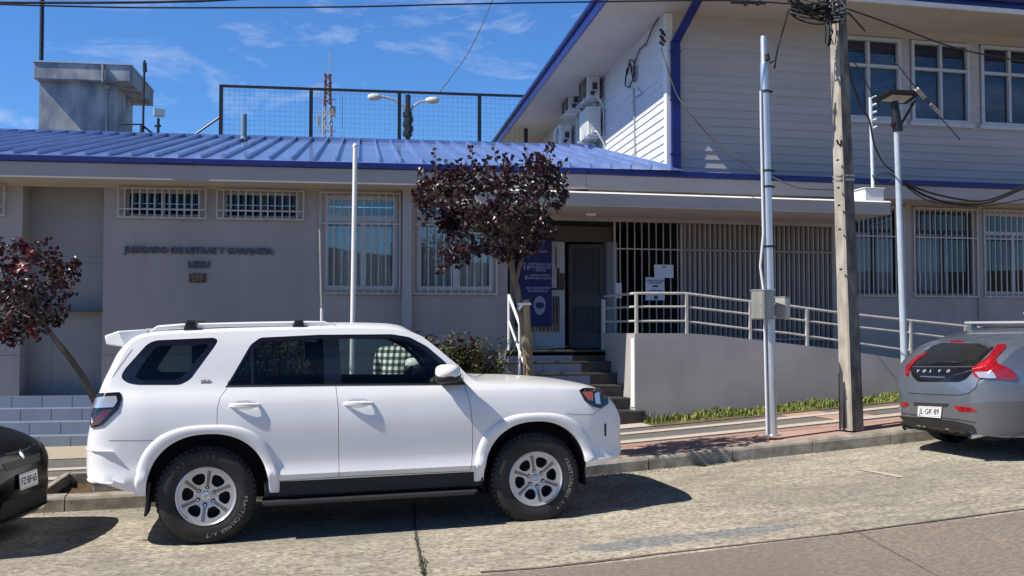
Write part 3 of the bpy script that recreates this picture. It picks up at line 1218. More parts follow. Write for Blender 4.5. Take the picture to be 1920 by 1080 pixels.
# steps
st = thing('entrance_steps', 'six entrance steps with pale tiled risers and dark stone treads', 'steps', (4.2, 14.4, .3))
XL, XR = 3.30, 4.98
mt, mr, mdk = MB(), MB(), MB()
for k in range(6):
    y0 = 13.70 + .28 * k
    z1 = .576 + .166 * k
    z0 = z1 - .166 if k else .1
    xr = XR + (.12 if k == 0 else (.02 if k == 1 else 0))
    xs_ = 4.72 - .05 * k * 1.1
    mr.box(XL, xs_, y0, y0 + .10, z0, z1 - .03)
    mdk.box(xs_ + .001, xr, y0, y0 + .10, z0, z1 - .03)
    mt.box(XL, xr + .01, y0 - .025, y0 + (.30 if k < 5 else .9), z1 - .03, z1)
obj('riser', mr, M['tile'], st)
obj('side_riser', mdk, M['stone'], st)
obj('tread', mt, M['stone'], st, bevel=.006)
mb = MB()
for k in range(6):
    y0 = 13.70 + .28 * k
    z1 = .576 + .166 * k
    x = XL + (.15 if k % 2 else .0)
    while x < 4.72 - .055 * k:
        mb.box(x, x + .006, y0 - .002, y0 + .004, (z1 - .166 if k else .3), z1 - .031)
        x += .30
obj('tile_joint', mb, M['grout'], st)

# handrail left of the steps
hr = thing('stair_handrail', 'white sloping handrail at the left edge of the entrance steps', 'handrail', (3.5, 14.3, .5))
mb = MB()
hx = 3.46
mb.tube([(hx, 15.2, 2.25), (hx, 13.85, 1.42), (hx, 13.78, 1.28), (hx, 13.78, .58)], .024, 10)
mb.tube([(hx, 15.2, 1.85), (hx, 13.80, .98)], .018, 8)
mb.tube([(hx, 15.2, 1.4), (hx, 15.2, 2.26)], .022, 8)
mb.tube([(hx, 14.5, .9), (hx, 14.5, 1.82)], .018, 8)
obj('rail', mb, M['white'], hr, smooth=40)

# ramp wall
rw = thing('ramp_wall', 'low grey rendered wall with a sloping top carrying the access ramp', 'wall', (8, 13.9, .4))
RY = 13.75
tops = [(1190, 625), (1290, 625), (1340, 628.5), (1406, 636), (1480, 644.5), (1572, 655), (1688, 673), (1840, 697)]
tp = [(4.98, 1.674)] + [(PY(u, v, RY).x, PY(u, v, RY).z) for u, v in tops[1:]]
tp.append((13.2, tp[-1][1] - .25))
mb = MB()
outl = tp + [(13.2, .2), (4.98, .05)]
mb.prism(outl, lambda a, b, d: Vector((a, d, b)), RY, RY + .16)
mb.box(4.98, 5.14, RY + .161, 15.3, .05, 1.672)
obj('wall_body', mb, mat('ramp_render', (.37, .35, .34), .85, var=.10, scale=1.4, bump=.05, bscale=35), rw)
mb = MB()
dk = [(5.15, FZ)] + [(x, z - .27) for x, z in tp[1:]]
for (a, b), (c, d) in zip(dk, dk[1:]):
    mb.hexa([(a, RY + .162, b - .1), (c, RY + .162, d - .1), (c, 15.59, d - .1), (a, 15.59, b - .1), (a, RY + .162, b), (c, RY + .162, d), (c, 15.59, d), (a, 15.59, b)])
pass
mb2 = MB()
mb2.box(4.968, 4.979, RY + .003, RY + .15, .62, 1.60)  # white strip added to make the sunlit wall end read brighter
obj('bright_end_strip', mb2, M['white'], rw)
obj('ramp_deck', mb, M['paint_floor'], rw)

# ramp railing
rr = thing('ramp_railing', 'pale painted three rail railing following the access ramp', 'railing', (8, 13.83, 1.6))
YR_ = RY + .08
top = [(1191, 550), (1284, 550), (1405, 565), (1480, 573.5), (1570, 586), (1688, 599), (1833, 614), (1900, 622)]
midr = [(1191, 575), (1284, 575), (1405, 589), (1480, 597.5), (1570, 609), (1688, 622), (1833, 640), (1900, 649)]
lowr = [(1191, 602), (1284, 602), (1405, 617), (1480, 625), (1570, 638), (1688, 655), (1833, 676), (1900, 686)]
mb = MB()
P3 = lambda l: [PY(u, v, YR_) for u, v in l]
for l, r in ((top, .019), (midr, .016), (lowr, .016)):
    q = P3(l)
    mb.tube(q, r, 8)
    e = q[0]
    mb.tube([e, Vector((e.x, 15.25, e.z))], r, 8)
obj('rail', mb, M['grille'], rr, smooth=40)
for u in (1193, 1287, 1406, 1512, 1600, 1706, 1808):
    q = PY(u, 560, YR_)
    zt = lerp_tab([(p.x, p.z) for p in P3(top)], q.x)
    zb = lerp_tab(tp, q.x)
    mb = MB()
    mb.box(q.x - .021, q.x + .021, YR_ - .021, YR_ + .021, zb - .01, zt)
    obj('post', mb, M['grille'], rr, bevel=.004)
mb = MB()
mb.box(4.96, 5.01, 15.18, 15.23, FZ, 2.2)
obj('post', mb, M['grille'], rr)

# security grille right of the door: open bars, then closed slats
sg = thing('entrance_grille', 'tall painted bar screen beside the door with paper notices tied to it', 'grille', RF(7, .3, FZ))
g0, g1 = 5.19, 9.08
def GF(s, o, z):
    return RF(s, .30 + o, z)
mb = MB()
mb.fbox(GF, g0, g1, -.015, .015, 3.44, 3.475)
mb.fbox(GF, g0, g1, -.012, .012, 3.0, 3.022)
mb.fbox(GF, g0, g1, -.015, .015, 1.55, 1.58)
for x in (g0, 6.32, g1 - .03):
    mb.fbox(GF, x, x + .03, -.018, .018, FZ, 3.475)
x = g0 + .10
while x < 6.3:
    mb.fbox(GF, x, x + .016, -.008, .008, 1.58, 3.44)
    x += .122
while x < g1 - .05:
    mb.fbox(GF, x, x + .018, -.008, .012, 1.5, 3.44)
    x += .088
obj('bars', mb, mat('screen_taupe', (.37, .34, .31), .55, var=.1, scale=5), sg)
mb = MB()
x = 6.36
while x < g1 - .02:
    mb.fbox(GF, x + .012, x + .080, -.05, -.03, 1.42, 3.44)
    x += .088
obj('slats', mb, mat('slat_taupe', (.27, .25, .23), .7, var=.08, scale=3), sg)
mb = MB()
mb.fbox(GF, 6.33, g1, -.12, -.08, 1.40, 3.44)
obj('back_panel', mb, M['dark'], sg)
mb = MB()
q = PY(1159, 545, 15.3)
mb.fbox(GF, q.x - .06, q.x + .04, .02, .06, q.z - .12, q.z + .12)
obj('lock_box', mb, M['frame'], sg)

# notices
def notice(px, lab, lines, o):
    a, z1 = pR(px[0], px[1], .33)
    b, z0 = pR(px[2], px[3], .33)
    n = thing('paper_notice', lab, 'notice', RF((a + b) / 2, .33 + o, z0))
    mb = MB()
    k = 6
    mb.grid(lambda i, j: RF(a + (b - a) * i / k, .335 + o + .006 * math.sin(i * 1.1 + j), z0 + (z1 - z0) * j / k), list(range(k + 1)), list(range(k + 1)))
    obj('sheet', mb, M['paper'], n, smooth=60)
    mb = MB()
    for s, rz, size in lines:
        vs, fs = text_mesh(s, size, 0, .001)
        mb.add([RF((a + b) / 2 + p.x, .345 + o + .004, z1 - (z1 - z0) * rz + p.y) for p in vs], fs)
    if o == 0:
        mb.fbox(RF, (a + b) / 2 - .045, (a + b) / 2 + .045, .35, .351, z1 - (z1 - z0) * .42, z1 - (z1 - z0) * .345)
        mb.fbox(RF, (a + b) / 2 - .02, (a + b) / 2 + .04, .35, .351, z1 - (z1 - z0) * .95, z1 - (z1 - z0) * .80)
    obj('print', mb, M['ink'], n)
notice((1227, 496, 1263, 521), 'plain white landscape sheet tied to the entrance bars, the upper right notice', [('AVISO', .2, .03)], -.012)
notice((1210, 520, 1246, 563), 'white portrait sheet with dark printed blocks, the lower left notice on the bars', [('HORARIO DE ATENCION', .14, .028), ('LUNES A VIERNES', .24, .028), ('INFORMACIONES', .58, .026)], 0)

# raised letters, plaque
lt = thing('wall_lettering', 'raised metal letters of the court name on the grey wall under the high windows', 'sign', LF(-5.55, .03, 2.6))
mb = MB()
a0, zt0 = pL(234, 470.5)
a1, zt1 = pL(513, 470.5)
vs, fs = text_mesh('JUZGADO DE LETRAS Y GARANTIA', .18, .014, .007, 'LEFT')
wd = max(p.x for p in vs)
sc = (a1 - a0) / wd
mb.add([LF(a0 + p.x * sc, .022 + p.z, (zt0 + zt1) / 2 + p.y * sc * .95) for p in vs], fs)
obj('name_letters', mb, M['letter'], lt)
mb = MB()
s0, z0 = pL(373, 497)
vs, fs = text_mesh('LEBU', .125, .014, .006)
wd = max(p.x for p in vs) - min(p.x for p in vs)
sc = (pL(393, 497)[0] - pL(353, 497)[0]) / wd
mb.add([LF(s0 + p.x * sc, .022 + p.z, z0 + p.y * sc) for p in vs], fs)
obj('town_letters', mb, M['letter'], lt)
pq = thing('number_plaque', 'small brown house number plaque under the metal letters', 'plaque', LF(-5.55, .01, 2.5))
a, z1 = pL(355, 513)
b, z0 = pL(386, 530)
mb = MB()
mb.fbox(LF, a, b, .002, .03, z0, z1)
obj('plate', mb, M['bronze'], pq, bevel=.006)
vs, fs = text_mesh('297', .11, .002, .003)
mb = MB()
mb.add([LF((a + b) / 2 + p.x, .0325 + p.z, (z0 + z1) / 2 - .012 + p.y) for p in vs], fs)
mb.fbox(LF, a + .01, b - .03, .031, .034, z1 - .028, z1 - .018)
obj('number', mb, mat('plaque_gold', (.25, .17, .09), .5), pq)

# tiled steps on the far left
ts = thing('tiled_steps', 'four grey tiled steps leading to the recessed panel on the left', 'steps', LF(-8.5, .5, 0))
mb, mg, mtop = MB(), MB(), MB()
s1 = -6.75
for k in range(4):
    z1 = .755 - .17 * k
    o1 = .05 + .28 * k
    zb = z1 - .17 if k < 3 else z1 - .3
    mb.fbox(LF, -15, s1, o1 - .30, o1, zb, z1)
    s = -14.9 + (.21 if k % 2 else 0)
    while s < s1:
        mg.fbox(LF, s, s + .008, o1 - .01, o1 + .002, zb + .006, z1 - .004)
        s += .42
    mg.fbox(LF, -15, s1, o1 - .008, o1 + .0025, z1 - .178 if k < 3 else z1 - .2, z1 - .168 if k < 3 else z1 - .19)
mb.fbox(LF, -15, s1, -.42, -.26, .3, .754)
obj('step_block', mb, M['tile'], ts)
obj('tile_joint', mg, M['grout'], ts)

# ------------------------------------------------------------------ air conditioners on the flank wall
acm = M['ac']
def ac_unit(lab, u, v, big=1.0, group='air conditioner outdoor units', t_len=.80, face='dark'):
    t0, z0 = pS(u, v, .10)
    H, D = .52 * big, .28
    a = thing('air_conditioner', lab, 'air conditioner', SF(t0, .1, z0), 0, group)
    mb = MB()
    mb.fbox(SF, t0, t0 + t_len, .10, .10 + D, z0, z0 + H)
    obj('casing', mb, acm, a, bevel=.02)
    mb = MB()
    c = SF(t0 + t_len * .40, .10 + D, z0 + H / 2)
    X = Vector((math.sin(TW), math.cos(TW), 0))
    Z = Vector((-math.cos(TW), math.sin(TW), 0))
    Mx = Matrix((( X.x, 0, Z.x, c.x), (X.y, 0, Z.y, c.y), (0, 1, 0, c.z), (0, 0, 0, 1)))
    mb.lathe([(0, .002), (.21 * big, .002)], Mx, 28)
    obj('fan_opening', mb, M['acdark'] if face != 'white' else M['lamp'], a)
    if face == 'dark':
        mb = MB()
        mb.fbox(SF, t0 + .03, t0 + t_len - .03, .10 + D + .0005, .10 + D + .0015, z0 + .03, z0 + H - .03)  # dark sheet paints the grille and the shade on the fan side
        obj('front_grille', mb, M['acdark'], a)
    if face == 'white':
        mb = MB()
        for k in range(12):
            mb.fbox(SF, t0 + .06, t0 + t_len * .75, .10 + D + .001, .10 + D + .010, z0 + .05 + k * .042, z0 + .068 + k * .042)
        obj('louver', mb, acm, a)
    mb = MB()
    for r in ((.05, .09, .13, .17, .21) if face != 'white' else ()):
        mb.lathe([(r * big - .004, .004), (r * big + .004, .004), (r * big + .004, .012), (r * big - .004, .012)], Mx, 28)
    for k in range(8 if face != 'white' else 0):
        an = k * PI / 4
        mb.tube([Mx @ Vector((0, 0, .012)), Mx @ Vector((.21 * big * math.cos(an), .21 * big * math.sin(an), .012))], .004, 5)
    if mb.v:
        obj('fan_guard', mb, acm if face == 'ring' else M['galvd'], a)
    mb = MB()
    for tt in (t0 + .08, t0 + t_len - .12):
        mb.fbox(SF, tt, tt + .04, .02, .44, z0 - .045, z0 - .003)
        mb.fbox(SF, tt, tt + .04, .02, .055, z0 - .30, z0 - .045)
    obj('bracket', mb, M['lamp'], a)
    mb = MB()
    mb.fbox(SF, t0 - .022, t0, .16, .26, z0 + .18, z0 + .32)
    mb.fbox(SF, t0 - .03, t0, .20, .30, z0 + .06, z0 + .14)
    obj('valve_cover', mb, M['lamp'] if big > 1 else M['acdark'], a)
    mb = MB()
    p0 = SF(t0 - .02, .22, z0 + .08)
    mb.tube([p0, p0 + Vector((0, -.08, -.02)), p0 + Vector((.06, -.1, -.12)), SF(t0 - .05, .04, z0 - .2), SF(t0 - .02, .03, z0 - .9)], .016, 7)
    obj('pipe', mb, M['white'], a, smooth=50)
    return a, t0, z0
ac_unit('white outdoor air conditioner unit highest under the blue eave', 1125, 184)
ac_unit('white outdoor air conditioner unit behind and left of the highest one', 1089, 207)
ac_unit('large bright outdoor air conditioner unit below the highest one', 1127, 254, 1.18, face='white')
ac_unit('outdoor air conditioner unit standing lowest, at the blue roof edge', 1072, 273, face='ring')
# conduit and coiled cable on the flank
cd = thing('wall_conduit', 'thin grey conduit with a coiled black cable on the sunlit clapboard flank', 'conduit', SF(1.5, .03, 4.4))
q = [pS(1188, 165, .04), pS(1190, 250, .04), pS(1191, 306, .04)]
mb = MB()
mb.tube([SF(a, .04, z) for a, z in q], .014, 7)
obj('tube', mb, M['galvd'], cd)
mb = MB()
def on_flank(l, o=.06):
    return [SF(*((lambda a: (a[0], o, a[1]))(pS(u, v, o)))) for u, v in l]
mb.tube(on_flank([(1187, 150), (1182, 120), (1175, 130), (1172, 160), (1180, 164), (1188, 145), (1190, 115), (1181, 112), (1176, 140)]), .014, 6)
mb.tube(on_flank([(1189, 118), (1200, 92), (1212, 82), (1222, 55), (1240, 25), (1250, 2)]), .012, 6)
mb.tube(on_flank([(1192, 182), (1205, 175), (1196, 165)]), .008, 5)
for k in range(6):
    mb.tube(on_flank([(1185 + k % 3, 125 + 5 * k), (1192 - k % 2, 128 + 5 * k)]), .014, 5)
obj('cable_coil', mb, M['cable'], cd)
# ================================================================== things behind the roof
tw = thing('guard_tower', 'weathered grey concrete watchtower with a flat overhanging roof slab', 'tower', LF(-10, -12, 0), -TW)
OT = -11.0
a0, zt = pL(63, 116, OT)
a1, _ = pL(245, 118, OT)
_, zb = pL(150, 150, OT)
w0, _ = pL(73, 200, OT - .32)
w1, _ = pL(213, 200, OT - .32)
mb = MB()
mb.fbox(LF, a0, a1, OT - 2.9, OT, zb, zt)
obj('roof_slab', mb, M['tower'], tw, bevel=.02)
mb = MB()
mb.fbox(LF, a0 - .03, a1 + .03, OT - 2.93, OT + .03, zt, zt + .035)
obj('slab_edge', mb, M['galv'], tw)
mb = MB()
def TWF(s, o, z):
    return LF(w1 - o, OT - .32 - s, z)
mb.poly([LF(w0, OT - .32, -.5), LF(w1, OT - .32, -.5), LF(w1, OT - .32, zb), LF(w0, OT - .32, zb)])
holes = [(.75, 1.35, 6.0, 6.9)]
def TR(s, o, z):
    return LF(w1 + o, OT - .32 - s, z)
wall(mb, TR, 0, 2.2, -.5, zb, [], .1) if False else None
def wall2(mb):
    zs = [-.5, 5.7, 6.75, zb]
    ss = [0, .8, 1.4, 2.2]
    for i in range(3):
        for j in range(3):
            if i == 1 and j == 1:
                continue
            mb.poly([TR(ss[i], 0, zs[j]), TR(ss[i + 1], 0, zs[j]), TR(ss[i + 1], 0, zs[j + 1]), TR(ss[i], 0, zs[j + 1])])
wall2(mb)
for (zz) in (): pass
M0 = [LF(w0, OT - .32, -.5), LF(w0, OT - 2.52, -.5), LF(w1, OT - 2.52, -.5)]
mb.poly([LF(w0, OT - .32, -.5), LF(w0, OT - 2.52, -.5), LF(w0, OT - 2.52, zb), LF(w0, OT - .32, zb)])
mb.poly([LF(w0, OT - 2.52, -.5), LF(w1, OT - 2.52, -.5), LF(w1, OT - 2.52, zb), LF(w0, OT - 2.52, zb)])
obj('wall', mb, M['tower'], tw)
mb = MB()
mb.fbox(TR, .8, 1.4, -.15, -.1, 5.7, 6.75)
obj('window', mb, M['dark'], tw)
s, z = pL(200, 200, OT - .3)
mb = MB()
mb.tube([LF(s, OT - .30, 4.0), LF(s, OT - .30, zb - .05), LF(s - .02, OT + .04, zb - .02), LF(s - .02, OT + .05, zt)], .035, 8)
mb.fbox(LF, s - .07, s + .07, OT - .32, OT - .22, zb - .16, zb - .04)
obj('drain_pipe', mb, M['galvd'], tw, smooth=40)
s, z = pL(77, 60, OT - .4)
mb = MB()
mb.tube([LF(s + .02, OT - .4, zt + .02), LF(s, OT - .4, zt + 4)], .055, 8)
mb.lathe([(.11, 0), (.11, .05), (.06, .06)], Matrix.Translation(LF(s + .02, OT - .4, zt + .036)), 12)
obj('mast', mb, M['black'], tw, smooth=40)
# slim pole with camera and rail beside the tower
pp = thing('antenna_pole', 'slim dark pole with a small device on top, right of the watchtower', 'pole', LF(-8.9, -11, 0))
OQ = -10.4
def onL(l, o):
    return [LF(*((lambda a: (a[0], o, a[1]))(pL(u, v, o)))) for u, v in l]
mb = MB()
q = onL([(266, 258), (271, 113)], OQ)
mb.tube([q[0] - Vector((0, 0, 3)), q[1]], .028, 8)
mb.tube(onL([(271, 118), (272, 135)], OQ), .05, 8)
mb.tube(onL([(266, 252), (267, 235)], OQ), .055, 8)
obj('pole', mb, M['black'], pp, smooth=40)
mb = MB()
mb.tube(onL([(222, 233), (266, 233)], OQ), .022, 6)
mb.tube(onL([(268, 236), (288, 252)], OQ), .03, 6)
obj('brace', mb, M['black'], pp)
fl_ = thing('floodlight', 'pale square floodlight on a short dark post above the blue roof', 'floodlight', LF(-8.4, -10.4, 0))
q = onL([(295, 258), (297, 222), (298, 212)], OQ)
mb = MB()
mb.tube([q[0] - Vector((0, 0, 3)), q[1]], .035, 8)
mb.tube(onL([(290, 236), (302, 236)], OQ), .03, 6)
obj('post', mb, M['black'], fl_)
c = q[2]
mb = MB()
Mx = Matrix.Translation(c) @ Matrix.Rotation(R(20), 4, 'Z') @ Matrix.Rotation(R(-12), 4, 'X')
mb.hexa([Mx @ Vector(p) for p in ((-.14, -.06, -.09), (.14, -.06, -.09), (.11, .1, -.07), (-.11, .1, -.07), (-.14, -.06, .11), (.14, -.06, .11), (.11, .1, .09), (-.11, .1, .09))])
obj('lamp_head', mb, M['lamp'], fl_, bevel=.01)
# wire mesh sports fence
ms = thing('mesh_fence', 'tall dark framed wire mesh fence standing beyond the blue roof', 'fence', LF(-3, -10, 0), -TW)
OM = -10.2
tl = [(415, 164), (583.5, 169), (749, 174.5), (899, 179.5), (986, 182.5)]
q = onL(tl, OM)
ztop = sum(p.z for p in q) / len(q)
sx = [pL(u, v, OM)[0] for u, v in tl]
for s in sx:
    mb = MB()
    mb.fbox(LF, s - .045, s + .045, OM - .045, OM + .045, 2.0, ztop)
    obj('post', mb, M['black'], ms)
mb = MB()
mb.fbox(LF, sx[0] - .045, sx[-1], OM - .035, OM + .035, ztop + .001, ztop + .06)
mb.tube(onL([(413, 219), (366, 252)], OM) , .03, 6)
obj('top_rail', mb, M['black'], ms)
mb = MB()
s = sx[0] + .07
while s < sx[-1]:
    mb.fbox(LF, s, s + .004, OM - .002, OM + .002, 4.8, ztop)
    s += .125
z = 4.85
while z < ztop:
    mb.fbox(LF, sx[0] + .05, sx[-1], OM - .005, OM - .003, z, z + .004)
    z += .125
obj('wire_mesh', mb, mat('mesh_wire', (.10, .11, .14), .5), ms)
# far lattice mast
am = thing('lattice_mast', 'distant red and white lattice radio mast seen through the mesh fence', 'mast', PD(614, 262, 90))
def mast(mb, z0, z1, w0, w1, col):
    base = PD(614, 262, 90)
    for k in range(4):
        a = k * PI / 2 + .5
        mb.tube([base + Vector((w0 * math.cos(a), w0 * math.sin(a), z0)), base + Vector((w1 * math.cos(a), w1 * math.sin(a), z1))], .07, 5)
    n = 4
    for i in range(n):
        for k in range(4):
            a, b = k * PI / 2 + .5, (k + 1) * PI / 2 + .5
            za = z0 + (z1 - z0) * i / n
            zc = z0 + (z1 - z0) * (i + 1) / n
            mb.tube([base + Vector((w0 * math.cos(a), w0 * math.sin(a), za)), base + Vector((w0 * math.cos(b), w0 * math.sin(b), zc))], .045, 4)
mb = MB()
mast(mb, -12, -2, .55, .5, 0)
mast(mb, -2, 3.0, .5, .42, 0)
obj('lower_lattice', mb, M['antwhite'], am)
mb = MB()
mast(mb, 3.0, 5.9, .36, .26, 0)
obj('upper_lattice', mb, M['antred'], am)
base = PD(614, 262, 90)
mb = MB()
mb.tube([base + Vector((.15, 0, 5.8)), base + Vector((.15, 0, 7.9))], .04, 5)
mb.tube([base + Vector((-.9, 0, 0)), base + Vector((-.9, 0, 5.2))], .03, 5)
mb.tube([base + Vector((1.3, 0, -2)), base + Vector((1.3, 0, 4))], .03, 5)
for z in (.8, 2.4, 3.6):
    mb.tube([base + Vector((-.95, 0, z)), base + Vector((.7, 0, z))], .04, 4)
mb.box(base.x - .9, base.x - .6, base.y - .2, base.y, base.z + 1.2, base.z + 2.0)
mb.box(base.x + .35, base.x + .7, base.y - .2, base.y, base.z + 2.1, base.z + 3.0)
obj('aerial', mb, M['antwhite'], am)
# twin street lamp further back
sl_ = thing('twin_street_lamp', 'twin armed street lamp with pale cobra heads seen above the blue roof', 'street lamp', PD(765, 270, 42))
dl_ = 42.0
mb = MB()
b = PD(765, 262, dl_)
mb.tube([b - Vector((0, 0, 5)), PD(765, 178, dl_)], .11, 8)
for k in range(5):
    p = PD(764 + (k % 2) * 2, 215 + 9 * k, dl_)
    mb.tube([p - Vector((0, 0, .1)), p + Vector((0, 0, .1))], .2, 8)
obj('pole', mb, M['black'], sl_, smooth=40)
mb = MB()
mb.tube([PD(u, v, dl_) for u, v in ((762, 215), (755, 200), (740, 187), (722, 182), (710, 181))], .05, 6)
mb.tube([PD(u, v, dl_) for u, v in ((768, 214), (774, 200), (786, 191), (802, 189))], .05, 6)
obj('arm', mb, M['antwhite'], sl_, smooth=60)
for u, v, sg_ in ((702, 182, 1), (811, 188, -1)):
    mb = MB()
    c = PD(u, v, dl_)
    Mx = Matrix.Translation(c) @ Matrix.Rotation(-YAW, 4, 'Z') @ Matrix.Rotation(PI / 2 * sg_, 4, 'Y')
    mb.lathe([(.02, -.28), (.11, -.24), (.15, -.1), (.15, .1), (.09, .25), (.03, .3)], Mx, 12, True)
    obj('lamp_head', mb, M['lamp'], sl_, smooth=50)

# ================================================================== poles on the pavement
up_ = thing('utility_pole', 'tall weathered square concrete utility pole at the kerb, sunlit on its left face', 'pole', (0, 0, 0), mat=Matrix.Translation(PY(1598, 806, 10.95)))
pb = PY(1598, 806, 10.97)
pt = PY(1570, 0, 10.97)
pt = pb + (pt - pb) * 1.35
mb = MB()
nn = 24
def psec(k):
    f = k / nn
    c = pb + (pt - pb) * f
    h = .102 - .034 * f
    ch = h * .82
    out = []
    for sx_, sy_ in ((-1, -1), (1, -1), (1, 1), (-1, 1)):
        for e in (0, 1):
            px = h if (e == 0) == (sx_ * sy_ > 0) else ch
            py = ch if (e == 0) == (sx_ * sy_ > 0) else h
            j = .004 * noise.noise(Vector((sx_ * 3 + k * .9, sy_ * 5, e)))
            qx, qy = sx_ * (px + j), sy_ * (py + j)
            out.append(c + Vector((qx * math.cos(R(10)) - qy * math.sin(R(10)), qx * math.sin(R(10)) + qy * math.cos(R(10)), 0)))
    return out
rings = [psec(k) for k in range(nn + 1)]
i0 = len(mb.v)
for r in rings:
    mb.v += r
for k in range(nn):
    for j in range(8):
        mb.f.append((i0 + k * 8 + j, i0 + k * 8 + (j + 1) % 8, i0 + (k + 1) * 8 + (j + 1) % 8, i0 + (k + 1) * 8 + j))
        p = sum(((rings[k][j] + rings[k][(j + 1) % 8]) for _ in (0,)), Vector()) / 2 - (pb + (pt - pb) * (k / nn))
        mb.m.append(1 if p.x > -.045 else 0)  # shade put into the colour: darker lichen concrete on faces off the sun
obj('shaft', mb, [M['concrete'], M['shaded_lichen']], up_)
mb = MB()
zq = PY(1578, 700, 10.97).z
mb.hexa([(pb.x - .108, pb.y - .02, pb.z), (pb.x - .1035, pb.y - .02, pb.z), (pb.x - .1035, pb.y + .11, pb.z), (pb.x - .108, pb.y + .11, pb.z), (pb.x - .112, pb.y - .02, zq - .12), (pb.x - .1075, pb.y - .02, zq - .12), (pb.x - .1075, pb.y + .105, zq), (pb.x - .112, pb.y + .105, zq)])
obj('tar_coat', mb, mat('tar_coating', (.035, .028, .022), .8, var=.3, scale=9), up_)
mb = MB()
for v in (300, 352, 385, 430, 505):
    q = PY(1571 + (v - 300) * .03, v, 10.86)
    mb.tube([q + Vector((.0, -.01, 0)), q + Vector((0, .02, 0))], .012, 6)
q = PY(1572, 270, 10.85)
mb.tube([q + Vector((-.02, 0, .05)), q, q + Vector((.03, 0, -.03)), q + Vector((.05, .02, .05))], .012, 6)
obj('bolt', mb, M['black'], up_)
mb = MB()
for zz in (PY(1580, 340, 10.97).z, PY(1580, 30, 10.97).z):
    f = (zz - pb.z) / (pt.z - pb.z)
    c = pb + (pt - pb) * f
    h = .104 - .034 * f
    for dz in (0, .05):
        mb.box(c.x - h - .004, c.x + h + .004, c.y - h - .004, c.y + h + .004, c.z + dz, c.z + dz + .022)
obj('strap', mb, M['galvd'], up_)
# bundle of wires and closure at the pole head
wb = thing('cable_bundle', 'messy bundle of black cables and splice boxes at the head of the concrete pole', 'cables', PY(1540, 20, 10.8))
mb = MB()
rnd = random.Random(3)
YB = 10.80
for k in range(34):
    u0, v0 = rnd.uniform(1475, 1530), rnd.uniform(-10, 26)
    u1, v1 = rnd.uniform(1555, 1590), rnd.uniform(-14, 45)
    um, vm = (u0 + u1) / 2 + rnd.uniform(-14, 14), max(v0, v1) + rnd.uniform(2, 22)
    q = []
    for i in range(9):
        f = i / 8
        q.append(PY((1 - f)**2 * u0 + 2 * f * (1 - f) * um + f * f * u1, (1 - f)**2 * v0 + 2 * f * (1 - f) * vm + f * f * v1, YB + rnd.uniform(-.05, .05)))
    mb.tube(q, rnd.choice((.006, .008, .011)), 5)
for k in range(9):
    u = 1556 + rnd.uniform(-6, 8)
    mb.tube([PY(u + rnd.uniform(-6, 6), v + rnd.uniform(-4, 4), 10.83) for v in (0, 20, 42, 62, 85)], .007, 5)
obj('loose_cable', mb, M['cable'], wb)
mb = MB()
mb.tube([PY(1485, 10, YB), PY(1520, 14, YB)], .035, 8)
mb.tube([PY(1370, 4, YB), PY(1435, 6, YB)], .018, 8)
mb.tube([PY(1398, 3, YB), PY(1402, 9, YB)], .04, 8)
mb.tube([PY(1421, 3, YB), PY(1425, 9, YB)], .035, 8)
obj('splice_box', mb, M['cable'], wb, smooth=40)
mb = MB()
for k in range(16):
    u = 1548 + rnd.uniform(0, 30)
    v = rnd.uniform(-10, 40)
    mb.tube([PY(u, v, 10.80), PY(u + rnd.uniform(-12, 12), v + rnd.uniform(6, 26), 10.79)], .009, 5)
obj('wire_tie', mb, M['galvd'], wb)

sp = thing('steel_pole', 'slim galvanised steel pole carrying two meter boxes, left of the concrete pole', 'pole', PY(1449, 817, 11.0))
qb, qt = PY(1449, 817, 11.0), PY(1431.5, 68, 11.0)
mb = MB()
def along(f):
    return qb + (qt - qb) * f
mb.tube([along(0), along(.62), along(.93)], [.054, .052, .048], 18, False)
mb.tube([along(.928), along(.935), along(.99), along(1.0)], [.048, .041, .040, .034], 18)
mb.lathe([(.095, 0), (.095, .012), (.06, .02)], Matrix.Translation(along(0)), 18)
obj('shaft', mb, M['galv'], sp, smooth=50)
mb = MB()
cu_ = [along(f) + Vector((-.080, -.015, 0)) for f in (0, .27)] + [along(.35) + Vector((-.08, -.02, 0)), along(.42) + Vector((-.125, -.03, 0)), along(.50) + Vector((-.072, -.02, 0)), along(.8) + Vector((-.066, -.02, 0)), along(.86) + Vector((-.062, -.02, 0))]
mb.tube(cu_, .016, 8)
obj('conduit', mb, mat('conduit_plastic', (.60, .62, .64), .45), sp, smooth=60)
mb = MB()
for f in (.30, .47, .62, .66, .86):
    c = along(f)
    mb.lathe([(.054, -.012), (.060, -.012), (.060, .012), (.054, .012)], Matrix.Translation(c), 18)
    mb.box(c.x + .057, c.x + .095, c.y - .02, c.y + .01, c.z - .01, c.z + .012)
q = along(.945)
mb.tube([q + Vector((.0, -.07, .02)), q + Vector((.0, -.09, -.05))], .03, 8)
mb.tube([PY(1444, 118, 10.93), PY(1455, 112, 10.93), PY(1452, 128, 10.93)], .012, 6)
obj('clamp', mb, M['cable'], sp)
